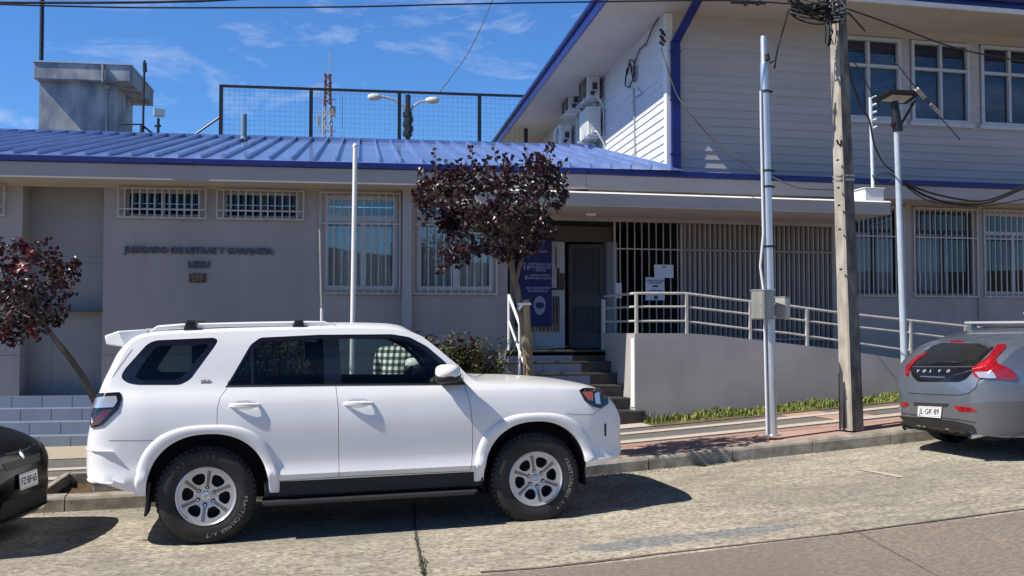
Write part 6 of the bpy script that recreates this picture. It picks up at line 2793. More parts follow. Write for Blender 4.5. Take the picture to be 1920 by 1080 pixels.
# roof rails and bars
for sg in (-1, 1):
    y = sg * .60
    pr = [S.at(280, 623, -.60), S.at(296, 613, -.60), S.at(340, 609.5, -.60), S.at(460, 606.5, -.60), S.at(570, 604.5, -.60), S.at(608, 604.5, -.60), S.at(624, 612, -.60)]
    mb = MB()
    rows = []
    for i, p in enumerate(pr):
        hh = .028 if 0 < i < 6 else .006
        rows.append([Vector((p.x, y - .020, p.z - hh)), Vector((p.x, y - .026, p.z)), Vector((p.x, y - .012, p.z + .012)), Vector((p.x, y + .012, p.z + .012)), Vector((p.x, y + .026, p.z)), Vector((p.x, y + .020, p.z - hh))])
    for r in rows:
        mb.v += r
    for i in range(len(rows) - 1):
        for j in range(6):
            mb.f.append((i * 6 + j, (i + 1) * 6 + j, (i + 1) * 6 + (j + 1) % 6, i * 6 + (j + 1) % 6))
            mb.m.append(0)
    mb.f += [tuple(range(6)), tuple((len(rows) - 1) * 6 + j for j in range(6))]
    mb.m += [0, 0]
    for i in (1, 5):
        p = pr[i]
        mb.box(p.x - .09, p.x + .09, y - .02, y + .02, p.z - .075, p.z - .01)
    lobj('roof_rail', mb, paint_white, suv, smooth=40)
for u in (358, 560):
    p = S.at(u, 606, -.62)
    mb = MB()
    mb.box(p.x - .035, p.x + .035, -.66, .66, p.z + .004, p.z + .026)
    for sg in (-1, 1):
        mb.hexa([(p.x - .06, sg * .62 - .03, p.z - .055), (p.x + .055, sg * .62 - .03, p.z - .055), (p.x + .055, sg * .62 + .03, p.z - .055), (p.x - .06, sg * .62 + .03, p.z - .055), (p.x - .035, sg * .62 - .028, p.z + .022), (p.x + .03, sg * .62 - .028, p.z + .022), (p.x + .03, sg * .62 + .028, p.z + .022), (p.x - .035, sg * .62 + .028, p.z + .022)])
    lobj('roof_crossbar', mb, M['plastic'], suv, bevel=.006)
# mirrors
def mirror_mb(z0, z1, yy):
    mb = MB()
    a, b = S.at(812, 700, -1.03), S.at(866, 700, -1.03)
    za, zb_ = S.at(840, 683, -1.03).z, S.at(840, 722, -1.03).z
    return a.x, b.x, za, zb_
mx0, mx1, mz1, mz0 = mirror_mb(0, 0, 0)
def blobbox(name, x0, x1, y0, y1, z0, z1, m, taper=.75):
    mb = MB()
    for i in range(9):
        f = i / 8
        th = (f - .5) * PI
        r_ = max(.12, math.cos(th) ** .45)
        for j in range(20):
            a = 2 * PI * j / 20
            ca, sa = math.cos(a), math.sin(a)
            e = .65
            X = math.copysign(abs(ca) ** e, ca)
            Z = math.copysign(abs(sa) ** e, sa)
            mb.v.append(Vector(((x0 + x1) / 2 + (x1 - x0) / 2 * X * r_, y0 + (y1 - y0) * f, (z0 + z1) / 2 + (z1 - z0) / 2 * Z * r_)))
    for i in range(8):
        for j in range(20):
            mb.f.append((i * 20 + j, i * 20 + (j + 1) % 20, (i + 1) * 20 + (j + 1) % 20, (i + 1) * 20 + j))
            mb.m.append(0)
    mb.f += [tuple(reversed(range(20))), tuple(160 + j for j in range(20))]
    mb.m += [0, 0]
    return mb
zm = mz0 + (mz1 - mz0) * .48
for sg in (-1, 1):
    up_m = blobbox('', mx0 + .02, mx1 - .01, -1.115, -.92, zm - .045, mz1, 0)
    lo_m = blobbox('', mx0 + .012, mx1 + .0, -1.105, -.90, mz0 + .012, zm + .03, 0)
    arm = MB()
    arm.box(mx0 + .09, mx1 + .02, -.95, -.84, mz0 - .005, zm - .03)
    if sg > 0:
        up_m, lo_m, arm = mir(up_m), mir(lo_m), mir(arm)
    mo = lobj('wing_mirror', up_m, paint_white, suv, smooth=60)
    lobj('mirror_foot', join(lo_m, arm), M['plastic'], mo, smooth=50)
# cabin
mb = MB()
mb.box(2.02, 2.3, -.72, .72, .96, 1.20)
mb.box(1.86, 2.02, -.70, .70, .96, 1.16)
lobj('dashboard', mb, M['seat'], suv, bevel=.03)
mb = MB()
Mw = Matrix.Translation((1.78, .38, 1.17)) @ Matrix.Rotation(R(-62), 4, 'Y')
mb.lathe([(.175, -.012), (.19, -.016), (.203, 0), (.19, .016), (.175, .012), (.168, 0), (.175, -.012)], Mw, 28)
for a in (0, 2.1, 4.2):
    mb.tube([Mw @ Vector((0, 0, 0)), Mw @ Vector((.18 * math.cos(a), .18 * math.sin(a), 0))], .018, 6)
lobj('steering_wheel', mb, M['plastic'], suv, smooth=50)
def seat_mb(x, y, w_, hr_=True):
    mb = MB()
    mb.box(x, x + .50, y - w_ / 2, y + w_ / 2, .945, 1.00)
    mb.hexa([(x - .02, y - w_ / 2, .96), (x + .12, y - w_ / 2, .96), (x + .12, y + w_ / 2, .96), (x - .02, y + w_ / 2, .96), (x - .17, y - w_ / 2 * .85, 1.42), (x - .07, y - w_ / 2 * .85, 1.42), (x - .07, y + w_ / 2 * .85, 1.42), (x - .17, y + w_ / 2 * .85, 1.42)])
    hr = MB()
    hr.box(x - .21, x - .11, y - .12, y + .12, 1.45, 1.60)
    hr.tube([(x - .15, y - .06, 1.40), (x - .16, y - .06, 1.47)], .008, 6)
    hr.tube([(x - .15, y + .06, 1.40), (x - .16, y + .06, 1.47)], .008, 6)
    return mb, hr
for y in (-.38, .38):
    a, b = seat_mb(1.05, y, .50)
    o = lobj('front_seat', a, M['seat'], suv, bevel=.04)
    lobj('headrest', b, M['seat'], o, bevel=.03)
a, b = seat_mb(.08, 0, 1.30)
o = lobj('rear_bench', a, M['seat'], suv, bevel=.04)
for y in (-.4, .4):
    c, d = seat_mb(.08, y, .5)
    lobj('headrest', d, M['seat'], o, bevel=.03)
TXT1 = [('HABILEAD', 133, -9.3, .318, .040, M['tyretextd'], False), ('PRACTICALMAX A/T', -14, -6.6, .305, .040, M['tyretext'], False)]
TXT1 = [('HABILEAD', 140, -8.8, .325, .036, M['tyretextd'], False), ('PRACTICALMAX A/T', 356, -5.6, .312, .043, M['tyretext'], False)]
TXT2 = [('HABILEAD', 195, -9.0, .325, .036, M['tyretextd'], False), ('PRACTICALMAX A/T', 390, -5.6, .312, .043, M['tyretext'], False)]
for x, tx, spn in ((0.004, TXT1, R(-8)), (2.77, TXT2, R(10))):
    wheel(suv, x, .387, .925, True, text=tx, spin=spn, r=.397)
    wheel(suv, x, .387, .925, False, spin=spn, r=.397)
# headline roof aerial fin
mb = MB()
mb.hexa([(.0, -.03, 1.775), (.14, -.03, 1.775), (.14, .03, 1.775), (.0, .03, 1.775), (-.01, -.006, 1.83), (.02, -.006, 1.83), (.02, .006, 1.83), (-.01, .006, 1.83)])
lobj('wiper_arm', ribbon(S, [(880, 692), (905, 697), (925, 701)], .02, .012), M['plastic'], suv)

# ------------------------------------------------------------------ blue-grey hatchback on the right
vy, vp = R(3.5), R(3.6)
MV = Matrix.Translation((7.66, 9.60, zroad(7.66) + .01)) @ Matrix.Rotation(vy, 4, 'Z') @ Matrix.Rotation(-vp, 4, 'Y')
vol = thing('parked_car', 'blue-grey hatchback with tall red tail lights seen from behind at the right edge', 'car', (0, 0, 0), mat=MV)
xs = fr(-.87, -.2, 30) + fr(-.2, 1.6, 16) + fr(1.6, 2.5, 16) + fr(2.5, 3.2, 8) + fr(3.2, 3.5, 12) + [3.5]
V = Car(MV,
        half=[(.15, .80), (.3, .87), (.5, .895), (.62, .90), (.75, .895), (.88, .878), (.95, .855), (1.1, .78), (1.25, .69), (1.4, .58)],
        plan=[(-.87, .40), (-.85, .50), (-.82, .60), (-.78, .68), (-.72, .77), (-.6, .865), (-.45, .93), (-.2, .98), (0, 1), (2.8, 1), (3.1, .97), (3.3, .9), (3.42, .8), (3.5, .6)],
        zt=[(-.87, .62), (-.86, .72), (-.83, .80), (-.78, .88), (-.73, .935), (-.43, 1.155), (-.38, 1.175), (-.25, 1.215), (0, 1.265), (.3, 1.31), (.8, 1.375), (1.2, 1.385), (1.55, 1.35), (2.35, .99), (2.6, .95), (3.1, .86), (3.3, .78), (3.42, .66), (3.5, .5)],
        zs=[(-.87, .52), (-.85, .63), (-.80, .74), (-.74, .82), (-.68, .90), (-.60, .97), (-.35, 1.12), (-.2, 1.17), (0, 1.215), (.3, 1.26), (.8, 1.325), (1.2, 1.33), (1.55, 1.29), (2.3, .97), (2.6, .91), (3.1, .80), (3.3, .72), (3.42, .60), (3.5, .42)],
        zb=[(-.87, .36), (-.8, .28), (-.5, .24), (0, .22), (2.9, .2), (3.3, .22), (3.5, .36)],
        xs=xs, p=4.0, zc=.9)
mb = V.loft()
V.bvh(mb)
MATV = [paint_grey, M['gap']]
vb = temp('body', mb, MATV)
def vcut(k):
    xc = (0, 2.65)[k]
    ap = [(xc + .355 * math.cos(PI * i / 22), .31 + .365 * math.sin(PI * i / 22)) for i in range(23)]
    ap = [(ap[0][0], -.2)] + ap + [(ap[-1][0], -.2)]
    return join(mprism(ap, -1.2, -.6), mprism(ap, .6, 1.2))
for k in (0, 1):
    c = temp('c', vcut(k), MATV)
    boolean(vb, c, 'DIFFERENCE')
    kill(c)
vb.parent = vol
WMS[vb.name] = MV
for p in vb.data.polygons:
    p.use_smooth = True
vb.data.set_sharp_from_angle(angle=R(32))
def vp_(name, poly, m_, step=5, off=.004, th=.01, parent=None, r=3):
    return lobj(name, patch(rounded(poly, r), V.px, step, off, th), m_, parent or vol, smooth=35)
vp_('rear_window', [(1749, 648), (1768, 643), (1854, 645), (1864, 652), (1829, 687), (1706, 687), (1718, 672)], mat('dark_rear_glass', (.012, .014, .016), .06, coat=1.0), 7)
vp_('hatch_panel', [(1706, 688.5), (1829, 688.5), (1823, 699), (1811, 711), (1799, 716), (1722, 716), (1711, 706)], M['gloss'], 6)
rl = vp_('tail_light', [(1871, 647), (1886, 647), (1886, 653), (1868, 672), (1869, 681), (1896, 693), (1907, 705), (1904, 713), (1871, 710.5), (1838, 710.5), (1827, 705), (1823, 691), (1852, 672)], M['redlens'], 5, .014, .02)
vp_('reversing_lens', [(1829, 699), (1862, 698), (1868, 709), (1838, 709.5)], M['lensw'], 4, .018, .004, rl, 2)
vp_('light_guide', [(1832, 688), (1856, 675), (1860, 679), (1850, 690), (1835, 695)], mat('bright_red_lens', (.45, .015, .02), .1, coat=1), 4, .018, .004, rl, 2)
vp_('tail_light', [(1736, 662), (1740, 664), (1720, 676), (1708, 690), (1704, 706), (1699, 704), (1699, 690), (1716, 671)], M['redlens'], 4, .014, .02, None, 2)
vp_('bumper_reflector', [(1787, 760), (1826, 765), (1833, 772), (1799, 772)], M['redlens'], 4, .006, .01, None, 2)
vp_('bumper_reflector', [(1691, 753.5), (1706, 755), (1702, 762), (1691, 764)], M['redlens'], 4, .006, .01, None, 2)
vp_('plate_recess', [(1712, 754), (1781, 757), (1777, 764), (1714, 761)], M['gap'], 5, .003, .006, None, 1)
vp_('lower_bumper', [(1688, 780), (1740, 784), (1790, 789), (1826, 798), (1832, 812), (1812, 812), (1765, 807), (1700, 797), (1690, 792)], M['plastic'], 6, .016, .012)
lobj('hatch_seam', join(ribbon(V, lin([(1704, 737), (1740, 739), (1798, 741), (1817, 737), (1829, 727), (1836, 712)], 5), .008, .003), ribbon(V, lin([(1836, 712), (1870, 708)], 5), .005, .003), ribbon(V, lin([(1692, 775), (1740, 780), (1795, 786), (1830, 792)], 6), .006, .008)), M['gap'], vol)
vp_('bumper_skin', [(1690, 751), (1712, 752.5), (1782, 756), (1832, 755), (1880, 752), (1960, 752), (1960, 840), (1898, 826), (1860, 818), (1828, 813), (1830, 798), (1790, 789), (1740, 784), (1690, 780)], mat('bumper_grey', (.10, .105, .115), .42, coat=.3), 7, .0025, .006, None, 2)
# rear spoiler lip
mb = MB()
prs = [V.px(u, v)[0] for u, v in ((1745, 646), (1766, 639), (1800, 636), (1835, 637), (1858, 642), (1866, 648))]
for a, b in zip(prs, prs[1:]):
    q = Vector((-.075, 0, -.012))
    mb.hexa([a + q + Vector((0, 0, -.03)), b + q + Vector((0, 0, -.03)), b + Vector((.10, 0, -.03)), a + Vector((.10, 0, -.03)), a + q, b + q, b + Vector((.12, 0, .02)), a + Vector((.12, 0, .02))])
lobj('spoiler', mb, paint_grey, vol)
c = prs[2] + Vector((-.08, 0, -.022))
mb = MB()
mb.box(c.x - .004, c.x + .01, c.y - .14, c.y + .10, c.z - .008, c.z + .012)
lobj('brake_light', mb, M['redlens'], vol)
cor = [V.px(u, v)[0] + V.px(u, v)[1] * .010 for u, v in ((1724, 761), (1768, 763), (1766, 783.5), (1723, 780))]
plate(V, vol, Vector((-1, 0, 0)), *cor, 'JL·GK·89')
# maker lettering spread over the black panel
for u, ch in zip((1722, 1734, 1746, 1762, 1779), 'VOLVO'):
    h, n = V.px(u, 696.5)
    vs, fs = text_mesh(ch, .048, .001, .0015)
    mb = MB()
    X = Vector((0, -1, 0))
    Z = (Vector((0, 0, 1)) - n * n.z).normalized()
    mb.add([h + n * (.008 + p.z) + X * p.x * 1.2 + Z * p.y for p in vs], fs)
    lobj('emblem_letter', mb, mat('silver_letter', (.42, .43, .45), .5) if ch == 'V' and u < 1730 else bpy.data.materials['silver_letter'], vol)
mb = MB()
r_ = ribbon(V, lin([(1726, 706), (1772, 708)], 6), .012, .006)
mb.add(r_.v, r_.f)
lobj('hatch_handle', mb, M['alloyd'], vol)
for u, v in ((1821, 817), (1700, 800)):
    h, n = V.px(u, v - 4)
    mb = MB()
    mb.tube([Vector((h.x + .15, h.y, .27)), Vector((h.x - .03, h.y, .265))], .042, 16, False)
    mb.tube([Vector((h.x + .15, h.y, .27)), Vector((h.x - .028, h.y, .265))], .032, 16, False)
    ex = lobj('exhaust_tip', mb, M['chrome'], vol, smooth=40)
    mb = MB()
    mb.tube([Vector((h.x + .10, h.y, .267)), Vector((h.x + .0, h.y, .266))], .031, 14)
    lobj('exhaust_bore', mb, M['gap'], ex)
# rear wiper, side window, roof bar
h0, n0 = V.px(1748, 684)
h1, n1 = V.px(1800, 683)
mb = MB()
mb.tube([h0 + n0 * .02, (h0 + h1) / 2 + n0 * .03 + Vector((0, 0, .015)), h1 + n1 * .02], .008, 6)
lobj('rear_wiper', mb, M['plastic'], vol)
sw = [(.0, .97), (.10, 1.07), (.28, 1.155), (.75, 1.235), (1.2, 1.25), (1.5, 1.22), (2.1, .96)]
for mirr in (False, True):
    lobj('side_window', patch(rounded(sw, .04), V.right, .1, .003, .006, mirror=mirr), M['gloss'], vol, smooth=40)
mb = MB()
zr = 1.345
mb.box(.16, .23, -.60, .60, zr, zr + .024)
mb.box(1.0, 1.07, -.60, .60, zr + .06, zr + .084)
lobj('roof_bar', mb, mat('bar_aluminium', (.72, .72, .72), .35, .5), vol, bevel=.006)
mb = MB()
for sg in (-1, 1):
    for x, z in ((.195, zr), (1.035, zr + .06)):
        mb.hexa([(x - .06, sg * .52 - .04, z - .11), (x + .06, sg * .52 - .04, z - .11), (x + .06, sg * .52 + .04, z - .11), (x - .06, sg * .52 + .04, z - .11), (x - .03, sg * .52 - .03, z - .001), (x + .03, sg * .52 - .03, z - .001), (x + .03, sg * .52 + .03, z - .001), (x - .03, sg * .52 + .03, z - .001)])
lobj('bar_foot', mb, M['alloyd'], vol)
for xx in (0, 2.65):
    for rt_ in (True, False):
        wheel(vol, xx, .305, .875, rt_, r=.315, rim=.205, wd=.205, style='five', detail=False)
mb = MB()
mb.box(-.6, 3.2, -.6, .6, .2, .35)
lobj('underbody', mb, M['gap'], vol)

# ------------------------------------------------------------------ black car nosing in at the left edge
MK = Matrix.Translation((-2.05, 9.25, zroad(-2.6))) @ Matrix.Rotation(R(-9), 4, 'Z')
blk = thing('parked_car', 'black car with only its nose and white number plate in view at the left edge', 'car', (0, 0, 0), mat=MK)
xs = fr(-4.2, -3.8, 10) + fr(-3.8, -1.0, 28) + fr(-1.0, 0, 44) + [0]
K = Car(MK,
        half=[(.1, .80), (.25, .86), (.5, .89), (.7, .895), (.85, .87), (.95, .83), (1.05, .80), (1.3, .67), (1.5, .55)],
        plan=[(-4.2, .75), (-4.1, .88), (-3.8, .97), (-3, 1), (-1.0, 1), (-.7, .985), (-.4, .94), (-.25, .885), (-.12, .80), (-.05, .70), (0, .52)],
        zt=[(-4.2, .6), (-4.1, .95), (-3.9, 1.1), (-3.4, 1.40), (-2.5, 1.47), (-1.9, 1.42), (-1.15, 1.04), (-.9, 1.005), (-.5, .95), (-.3, .90), (-.16, .845), (-.08, .79), (-.03, .72), (0, .62)],
        zs=[(-4.2, .5), (-4.1, .85), (-3.9, 1.0), (-3.4, 1.33), (-2.5, 1.40), (-1.9, 1.35), (-1.15, 1.0), (-.9, .95), (-.5, .87), (-.3, .81), (-.16, .74), (-.08, .67), (-.03, .59), (0, .5)],
        zb=[(-4.2, .35), (-4, .25), (-1, .2), (-.3, .19), (-.1, .20), (-.03, .23), (0, .30)],
        xs=xs, p=3.2, zc=.8)
mb = K.loft()
K.bvh(mb)
kb = temp('body', mb, [paint_black, M['gap']])
for xc in (-.86, -3.45):
    ap = [(xc + .35 * math.cos(PI * i / 22), .31 + .36 * math.sin(PI * i / 22)) for i in range(23)]
    ap = [(ap[0][0], -.2)] + ap + [(ap[-1][0], -.2)]
    c = temp('c', join(mprism(ap, -1.2, -.6), mprism(ap, .6, 1.2)), [paint_black, M['gap']])
    boolean(kb, c, 'DIFFERENCE')
    kill(c)
kb.parent = blk
WMS[kb.name] = MK
for p in kb.data.polygons:
    p.use_smooth = True
kb.data.set_sharp_from_angle(angle=R(32))
for xx in (-.86, -3.45):
    for rt_ in (True, False):
        wheel(blk, xx, .31, .87, rt_, r=.315, rim=.205, wd=.205, style='five', detail=False)
cor = [K.front(y, z)[0] + Vector((.012, 0, 0)) for y, z in ((-.18, .585), (.18, .585), (.18, .455), (-.18, .455))]
xm = max(p.x for p in cor)
cor = [Vector((xm + (.004 if i < 2 else .016), p.y, p.z)) for i, p in enumerate(cor)]
plate(K, blk, Vector((1, 0, 0)), *cor, 'FZ·BF·65')
def kfr(name, poly, m_, off=.004, th=.012, r=.02, step=.06, parent=None):
    return lobj(name, patch(rounded(poly, r), K.front, step, off, th), m_, parent or blk, smooth=35)
kfr('upper_grille', [(-.34, .635), (.34, .635), (.38, .70), (-.38, .70)], M['plastic'])
kfr('lower_grille', [(-.52, .27), (.52, .27), (.44, .40), (-.44, .40)], M['gap'])
kfr('bumper_lip', [(-.66, .205), (.66, .205), (.66, .245), (-.66, .245)], M['gloss'], .02, .03, .01)
for sg in (-1, 1):
    kfr('headlight', [(sg * .46, .68), (sg * .72, .72), (sg * .78, .79), (sg * .70, .78), (sg * .48, .73)], mat('headlight_glass', (.10, .11, .12), .05, .3, coat=1) if sg < 0 else khm, .006)
    khm = blk.children[-1].data.materials[0]
    kfr('fog_light', [(sg * .54, .36), (sg * .68, .38), (sg * .70, .46), (sg * .56, .45)], M['gloss'], .004)
h, n = K.front(0, .735)
mb = MB()
q = Matrix.Translation(h + n * .006) @ n.to_track_quat('Z', 'Y').to_matrix().to_4x4()
mb.lathe([(0, .006), (.035, .005), (.045, 0)], q, 20)
lobj('front_emblem', mb, M['chrome'], blk, smooth=50)
lobj('bonnet_edge_highlight', ribbon(K, [(-.60, .80), (-.4, .775), (-.2, .76), (0, .755), (.2, .76), (.4, .775), (.6, .80)], .007, .002, K.front), M['alloyd'], blk)  # pale line painting the highlight along the bonnet edge
kw = [(-3.5, 1.07), (-3.3, 1.25), (-2.9, 1.33), (-2.2, 1.35), (-1.9, 1.28), (-1.35, 1.06)]
for mirr in (False, True):
    lobj('side_window', patch(rounded(kw, .04), K.right, .12, .003, .006, mirror=mirr), M['gloss'], blk, smooth=40)
lobj('windscreen', patch(rounded([(-.62, 1.10), (.62, 1.10), (.50, 1.38), (-.50, 1.38)], .05), K.front, .12, .003, .006), M['gloss'], blk, smooth=40)
mb = MB()
mb.box(-3.8, -.4, -.6, .6, .2, .35)
lobj('underbody', mb, M['gap'], blk)
# ================================================================== the stooping person on the pavement, seen through the car windows
pm = Matrix.Translation((1.26, 11.16, zroad(1.26) + .146)) @ Matrix.Rotation(R(78), 4, 'Z')
per = thing('person', 'person in a black and white checked shirt stooping behind the white car', 'person', (0, 0, 0), mat=pm)
def skin(name, verts, edges, radii, mats, parent, root=0, sub=2):
    me = bpy.data.meshes.new(name)
    me.from_pydata(verts, edges, [])
    o = bpy.data.objects.new(name, me)
    COL.objects.link(o)
    m = o.modifiers.new('s', 'SKIN')
    m.use_smooth_shade = True
    for i, v in enumerate(me.skin_vertices[0].data):
        r = radii[i]
        v.radius = r if isinstance(r, tuple) else (r, r)
        v.use_root = (i == root)
    sb = o.modifiers.new('u', 'SUBSURF')
    sb.levels = sub
    sb.render_levels = sub
    dg = bpy.context.evaluated_depsgraph_get()
    dg.update()
    m2 = bpy.data.meshes.new_from_object(o.evaluated_get(dg))
    o.modifiers.clear()
    o.data = m2
    bpy.data.meshes.remove(me)
    for k in mats:
        m2.materials.append(k)
    for p in m2.polygons:
        p.use_smooth = True
    o.parent = parent
    WMS[o.name] = WMS[parent.name]
    return o
skinm = mat('skin', (.42, .24, .17), .55, var=.08, scale=12)
V_ = [(-.05, 0, .98), (.05, 0, 1.14), (.17, 0, 1.28), (.25, 0, 1.33), (.30, 0, 1.345)]
E_ = [(0, 1), (1, 2), (2, 3), (3, 4)]
R_ = [(.14, .11), (.135, .10), (.15, .105), (.075, .065), (.055, .055)]
for sg in (-1, 1):
    i = len(V_)
    V_ += [(.19, sg * .18, 1.27), (.25, sg * .225, 1.00), (.42, sg * .14, .945), (.49, sg * .125, .95)]
    R_ += [.058, .046, .034, .026]
    E_ += [(2, i), (i, i + 1), (i + 1, i + 2), (i + 2, i + 3)]
    j = len(V_)
    for f in range(5):
        off = (f - 2) * .018
        if f == 0:
            q = [(.505, sg * .10, .97), (.53, sg * .08, .985)]
            rr = [.010, .008]
        else:
            ln = (.07, .078, .072, .058)[f - 1]
            q = [(.525, sg * (.122 + off), .955), (.525 + ln * .6, sg * (.122 + off), .96), (.525 + ln * .72, sg * (.117 + off), .93)]
            rr = [.010, .009, .008]
        k = len(V_)
        V_ += q
        R_ += rr
        E_ += [(i + 3, k)] + [(k + a, k + a + 1) for a in range(len(q) - 1)]
    k = len(V_)
    V_ += [(-.05, sg * .10, .93), (0, sg * .11, .52), (-.04, sg * .11, .10)]
    R_ += [.082, .055, .038]
    E_ += [(0, k), (k, k + 1), (k + 1, k + 2)]
bd = skin('body', V_, E_, R_, [skinm], per)
# head: shaped ellipsoid with face features
def head_mb(c, tilt):
    Mh = Matrix.Translation(c) @ Matrix.Rotation(tilt, 4, 'Y')
    mb = MB()
    for i in range(17):
        th = PI * i / 16
        for j in range(24):
            ph = 2 * PI * j / 24
            x, y, z = math.sin(th) * math.cos(ph), math.sin(th) * math.sin(ph), math.cos(th)
            r = Vector((x * .098, y * .076, z * .122))
            if x > 0 and z < .2:
                r.x *= .93
            if z < -.3:
                r.y *= .85
            if x > .85 and abs(y) < .22 and -.35 < z < .1:
                r.x += .022 * (1 - abs(y) / .22)
            mb.v.append(Mh @ r)
    for i in range(16):
        for j in range(24):
            mb.f.append((i * 24 + j, i * 24 + (j + 1) % 24, (i + 1) * 24 + (j + 1) % 24, (i + 1) * 24 + j))
            mb.m.append(0)
    return mb, Mh
hc = Vector((.385, 0, 1.335))
mb, Mh = head_mb(hc, R(58))
hd = lobj('head', mb, skinm, per, smooth=180)
mb = MB()
for i in range(10):
    th = PI * i / 16
    for j in range(24):
        ph = 2 * PI * j / 24
        x, y, z = math.sin(th) * math.cos(ph), math.sin(th) * math.sin(ph), math.cos(th)
        k = 1.09 + .015 * noise.noise(Vector((x * 6, y * 6, z * 6)))
        f = 0 if x < .35 else .12
        mb.v.append(Mh @ Vector((x * .098 * k - .012 - f * .05, y * .076 * k, z * .122 * k)))
for i in range(9):
    for j in range(24):
        mb.f.append((i * 24 + j, i * 24 + (j + 1) % 24, (i + 1) * 24 + (j + 1) % 24, (i + 1) * 24 + j))
        mb.m.append(0)
lobj('hair', mb, mat('dark_hair', (.012, .010, .009), .6), hd, smooth=180)
mb = MB()
for sg in (-1, 1):
    mb.lathe([(0, .008), (.010, .004), (.012, 0)], Mh @ Matrix.Translation((.088, sg * .03, .012)) @ Matrix.Rotation(PI / 2, 4, 'Y'), 12)
lobj('eyes', mb, mat('eye_white', (.6, .6, .6), .2), hd)
mb = MB()
for sg in (-1, 1):
    mb.lathe([(.004, .012), (.020, .008), (.026, 0)], Mh @ Matrix.Translation((-.005, sg * .074, -.01)) @ Matrix.Rotation(-sg * PI / 2, 4, 'X') @ Matrix.Diagonal((.7, 1.2, 1, 1)), 12)
mb.tube([Mh @ Vector((.080, -.022, -.068)), Mh @ Vector((.087, 0, -.070)), Mh @ Vector((.080, .022, -.068))], .006, 6)
lobj('ears_and_mouth', mb, skinm, hd)
# checked shirt over the torso and upper arms
chk, t, b = nodes('checked_shirt')
tc = t.nodes.new('ShaderNodeTexCoord')
def band(axis, sc):
    sx_ = t.nodes.new('ShaderNodeSeparateXYZ')
    t.links.new(tc.outputs['Object'], sx_.inputs[0])
    m1 = t.nodes.new('ShaderNodeMath')
    m1.operation = 'MULTIPLY'
    m1.inputs[1].default_value = sc
    t.links.new(sx_.outputs[axis], m1.inputs[0])
    m2 = t.nodes.new('ShaderNodeMath')
    m2.operation = 'FRACT'
    t.links.new(m1.outputs[0], m2.inputs[0])
    m3 = t.nodes.new('ShaderNodeMath')
    m3.operation = 'GREATER_THAN'
    m3.inputs[1].default_value = .5
    t.links.new(m2.outputs[0], m3.inputs[0])
    return m3
ba, bb = band(1, 15), band(2, 14)
ad = t.nodes.new('ShaderNodeMath')
ad.operation = 'ADD'
t.links.new(ba.outputs[0], ad.inputs[0])
t.links.new(bb.outputs[0], ad.inputs[1])
rp = t.nodes.new('ShaderNodeValToRGB')
rp.color_ramp.interpolation = 'CONSTANT'
rp.color_ramp.elements[0].color = (.02, .022, .02, 1)
rp.color_ramp.elements[1].position = .4
rp.color_ramp.elements[1].color = (.16, .17, .15, 1)
e = rp.color_ramp.elements.new(.8)
e.color = (.82, .82, .78, 1)
m4 = t.nodes.new('ShaderNodeMath')
m4.operation = 'MULTIPLY'
m4.inputs[1].default_value = .5
t.links.new(ad.outputs[0], m4.inputs[0])
t.links.new(m4.outputs[0], rp.inputs['Fac'])
t.links.new(rp.outputs['Color'], b.inputs['Base Color'])
b.inputs['Roughness'].default_value = .9
V2 = [(-.06, 0, .93), (.0, 0, 1.06), (.06, 0, 1.15), (.17, 0, 1.285), (.25, 0, 1.335)]
E2 = [(0, 1), (1, 2), (2, 3), (3, 4)]
R2 = [(.175, .135), (.17, .13), (.165, .125), (.175, .125), (.085, .075)]
for sg in (-1, 1):
    i = len(V2)
    V2 += [(.19, sg * .185, 1.27), (.25, sg * .228, 1.01), (.40, sg * .15, .95)]
    R2 += [.076, .062, .046]
    E2 += [(3, i), (i, i + 1), (i + 1, i + 2)]
skin('shirt', V2, E2, R2, [chk], per)
V3 = [(-.05, 0, .96)]
R3 = [(.165, .125)]
E3 = []
for sg in (-1, 1):
    i = len(V3)
    V3 += [(-.05, sg * .10, .86), (0, sg * .11, .52), (-.04, sg * .11, .10)]
    R3 += [.098, .072, .062]
    E3 += [(0, i), (i, i + 1), (i + 1, i + 2)]
skin('trousers', V3, E3, R3, [mat('dark_trousers', (.03, .035, .05), .9, var=.2, scale=20)], per)
for sg in (-1, 1):
    skin('shoe', [(-.09, sg * .11, .05), (.02, sg * .115, .055), (.16, sg * .125, .04)], [(0, 1), (1, 2)], [.042, .046, .036], [M['plastic']], per)

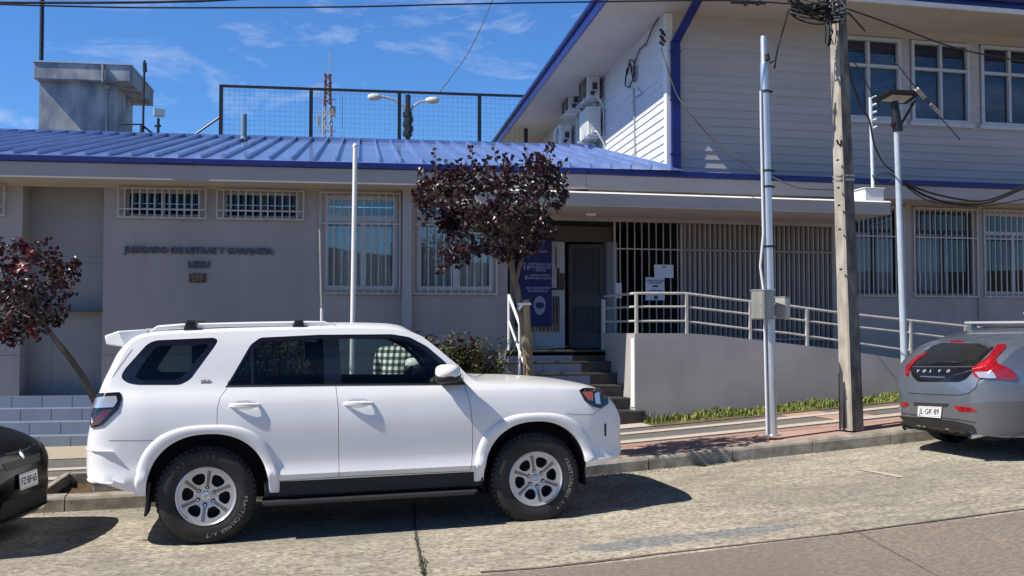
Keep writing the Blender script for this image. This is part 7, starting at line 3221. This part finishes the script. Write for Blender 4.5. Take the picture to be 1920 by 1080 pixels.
# ================================================================== pieces that lie apart become parts of their own
def split_pieces(o):
    me = o.data
    n = len(me.vertices)
    par = list(range(n))
    def find(i):
        while par[i] != i:
            par[i] = par[par[i]]
            i = par[i]
        return i
    for e in me.edges:
        a, b = find(e.vertices[0]), find(e.vertices[1])
        if a != b:
            par[a] = b
    isl = {}
    for i in range(n):
        isl.setdefault(find(i), []).append(i)
    keys = list(isl)
    if len(keys) < 2 or len(keys) > 400:
        return
    bx = []
    for k in keys:
        c = [me.vertices[i].co for i in isl[k]]
        lo = [min(p[j] for p in c) for j in range(3)]
        hi = [max(p[j] for p in c) for j in range(3)]
        bx.append((lo, hi, max(hi[j] - lo[j] for j in range(3))))
    grp = list(range(len(keys)))
    def gf(i):
        while grp[i] != i:
            i = grp[i]
        return i
    for i in range(len(keys)):
        for j in range(i):
            g = math.sqrt(sum(max(0, bx[i][0][k] - bx[j][1][k], bx[j][0][k] - bx[i][1][k]) ** 2 for k in range(3)))
            if g <= max(.02, .5 * max(bx[i][2], bx[j][2])):
                a, b = gf(i), gf(j)
                if a != b:
                    grp[a] = b
    pcs = {}
    for i, k in enumerate(keys):
        pcs.setdefault(gf(i), []).append(k)
    if len(pcs) < 2 or len(pcs) > 30:
        return
    owner = {}
    for pi, ks in enumerate(pcs.values()):
        for k in ks:
            for i in isl[k]:
                owner[i] = pi
    base = o.name.split('.')[0]
    meshes = []
    for pi in range(len(pcs)):
        m2 = me.copy()
        bm = bmesh.new()
        bm.from_mesh(m2)
        bmesh.ops.delete(bm, geom=[v for v in bm.verts if owner[v.index] != pi], context='VERTS')
        bm.to_mesh(m2)
        bm.free()
        meshes.append(m2)
    for m2 in meshes[1:]:
        c = o.copy()
        c.name = base
        c.data = m2
        COL.objects.link(c)
    o.data = meshes[0]


for o in list(scene.objects):
    if o.type == 'MESH' and o.parent is not None and len(o.data.vertices) < 6000 and o.data.users == 1:
        if any(k in o.name for k in ('name_letter', 'town_letter', 'emblem', 'notice', 'plate_number', 'number', 'crown', 'foliage', 'border', 'badge', 'ears', 'eyes')):
            continue
        split_pieces(o)
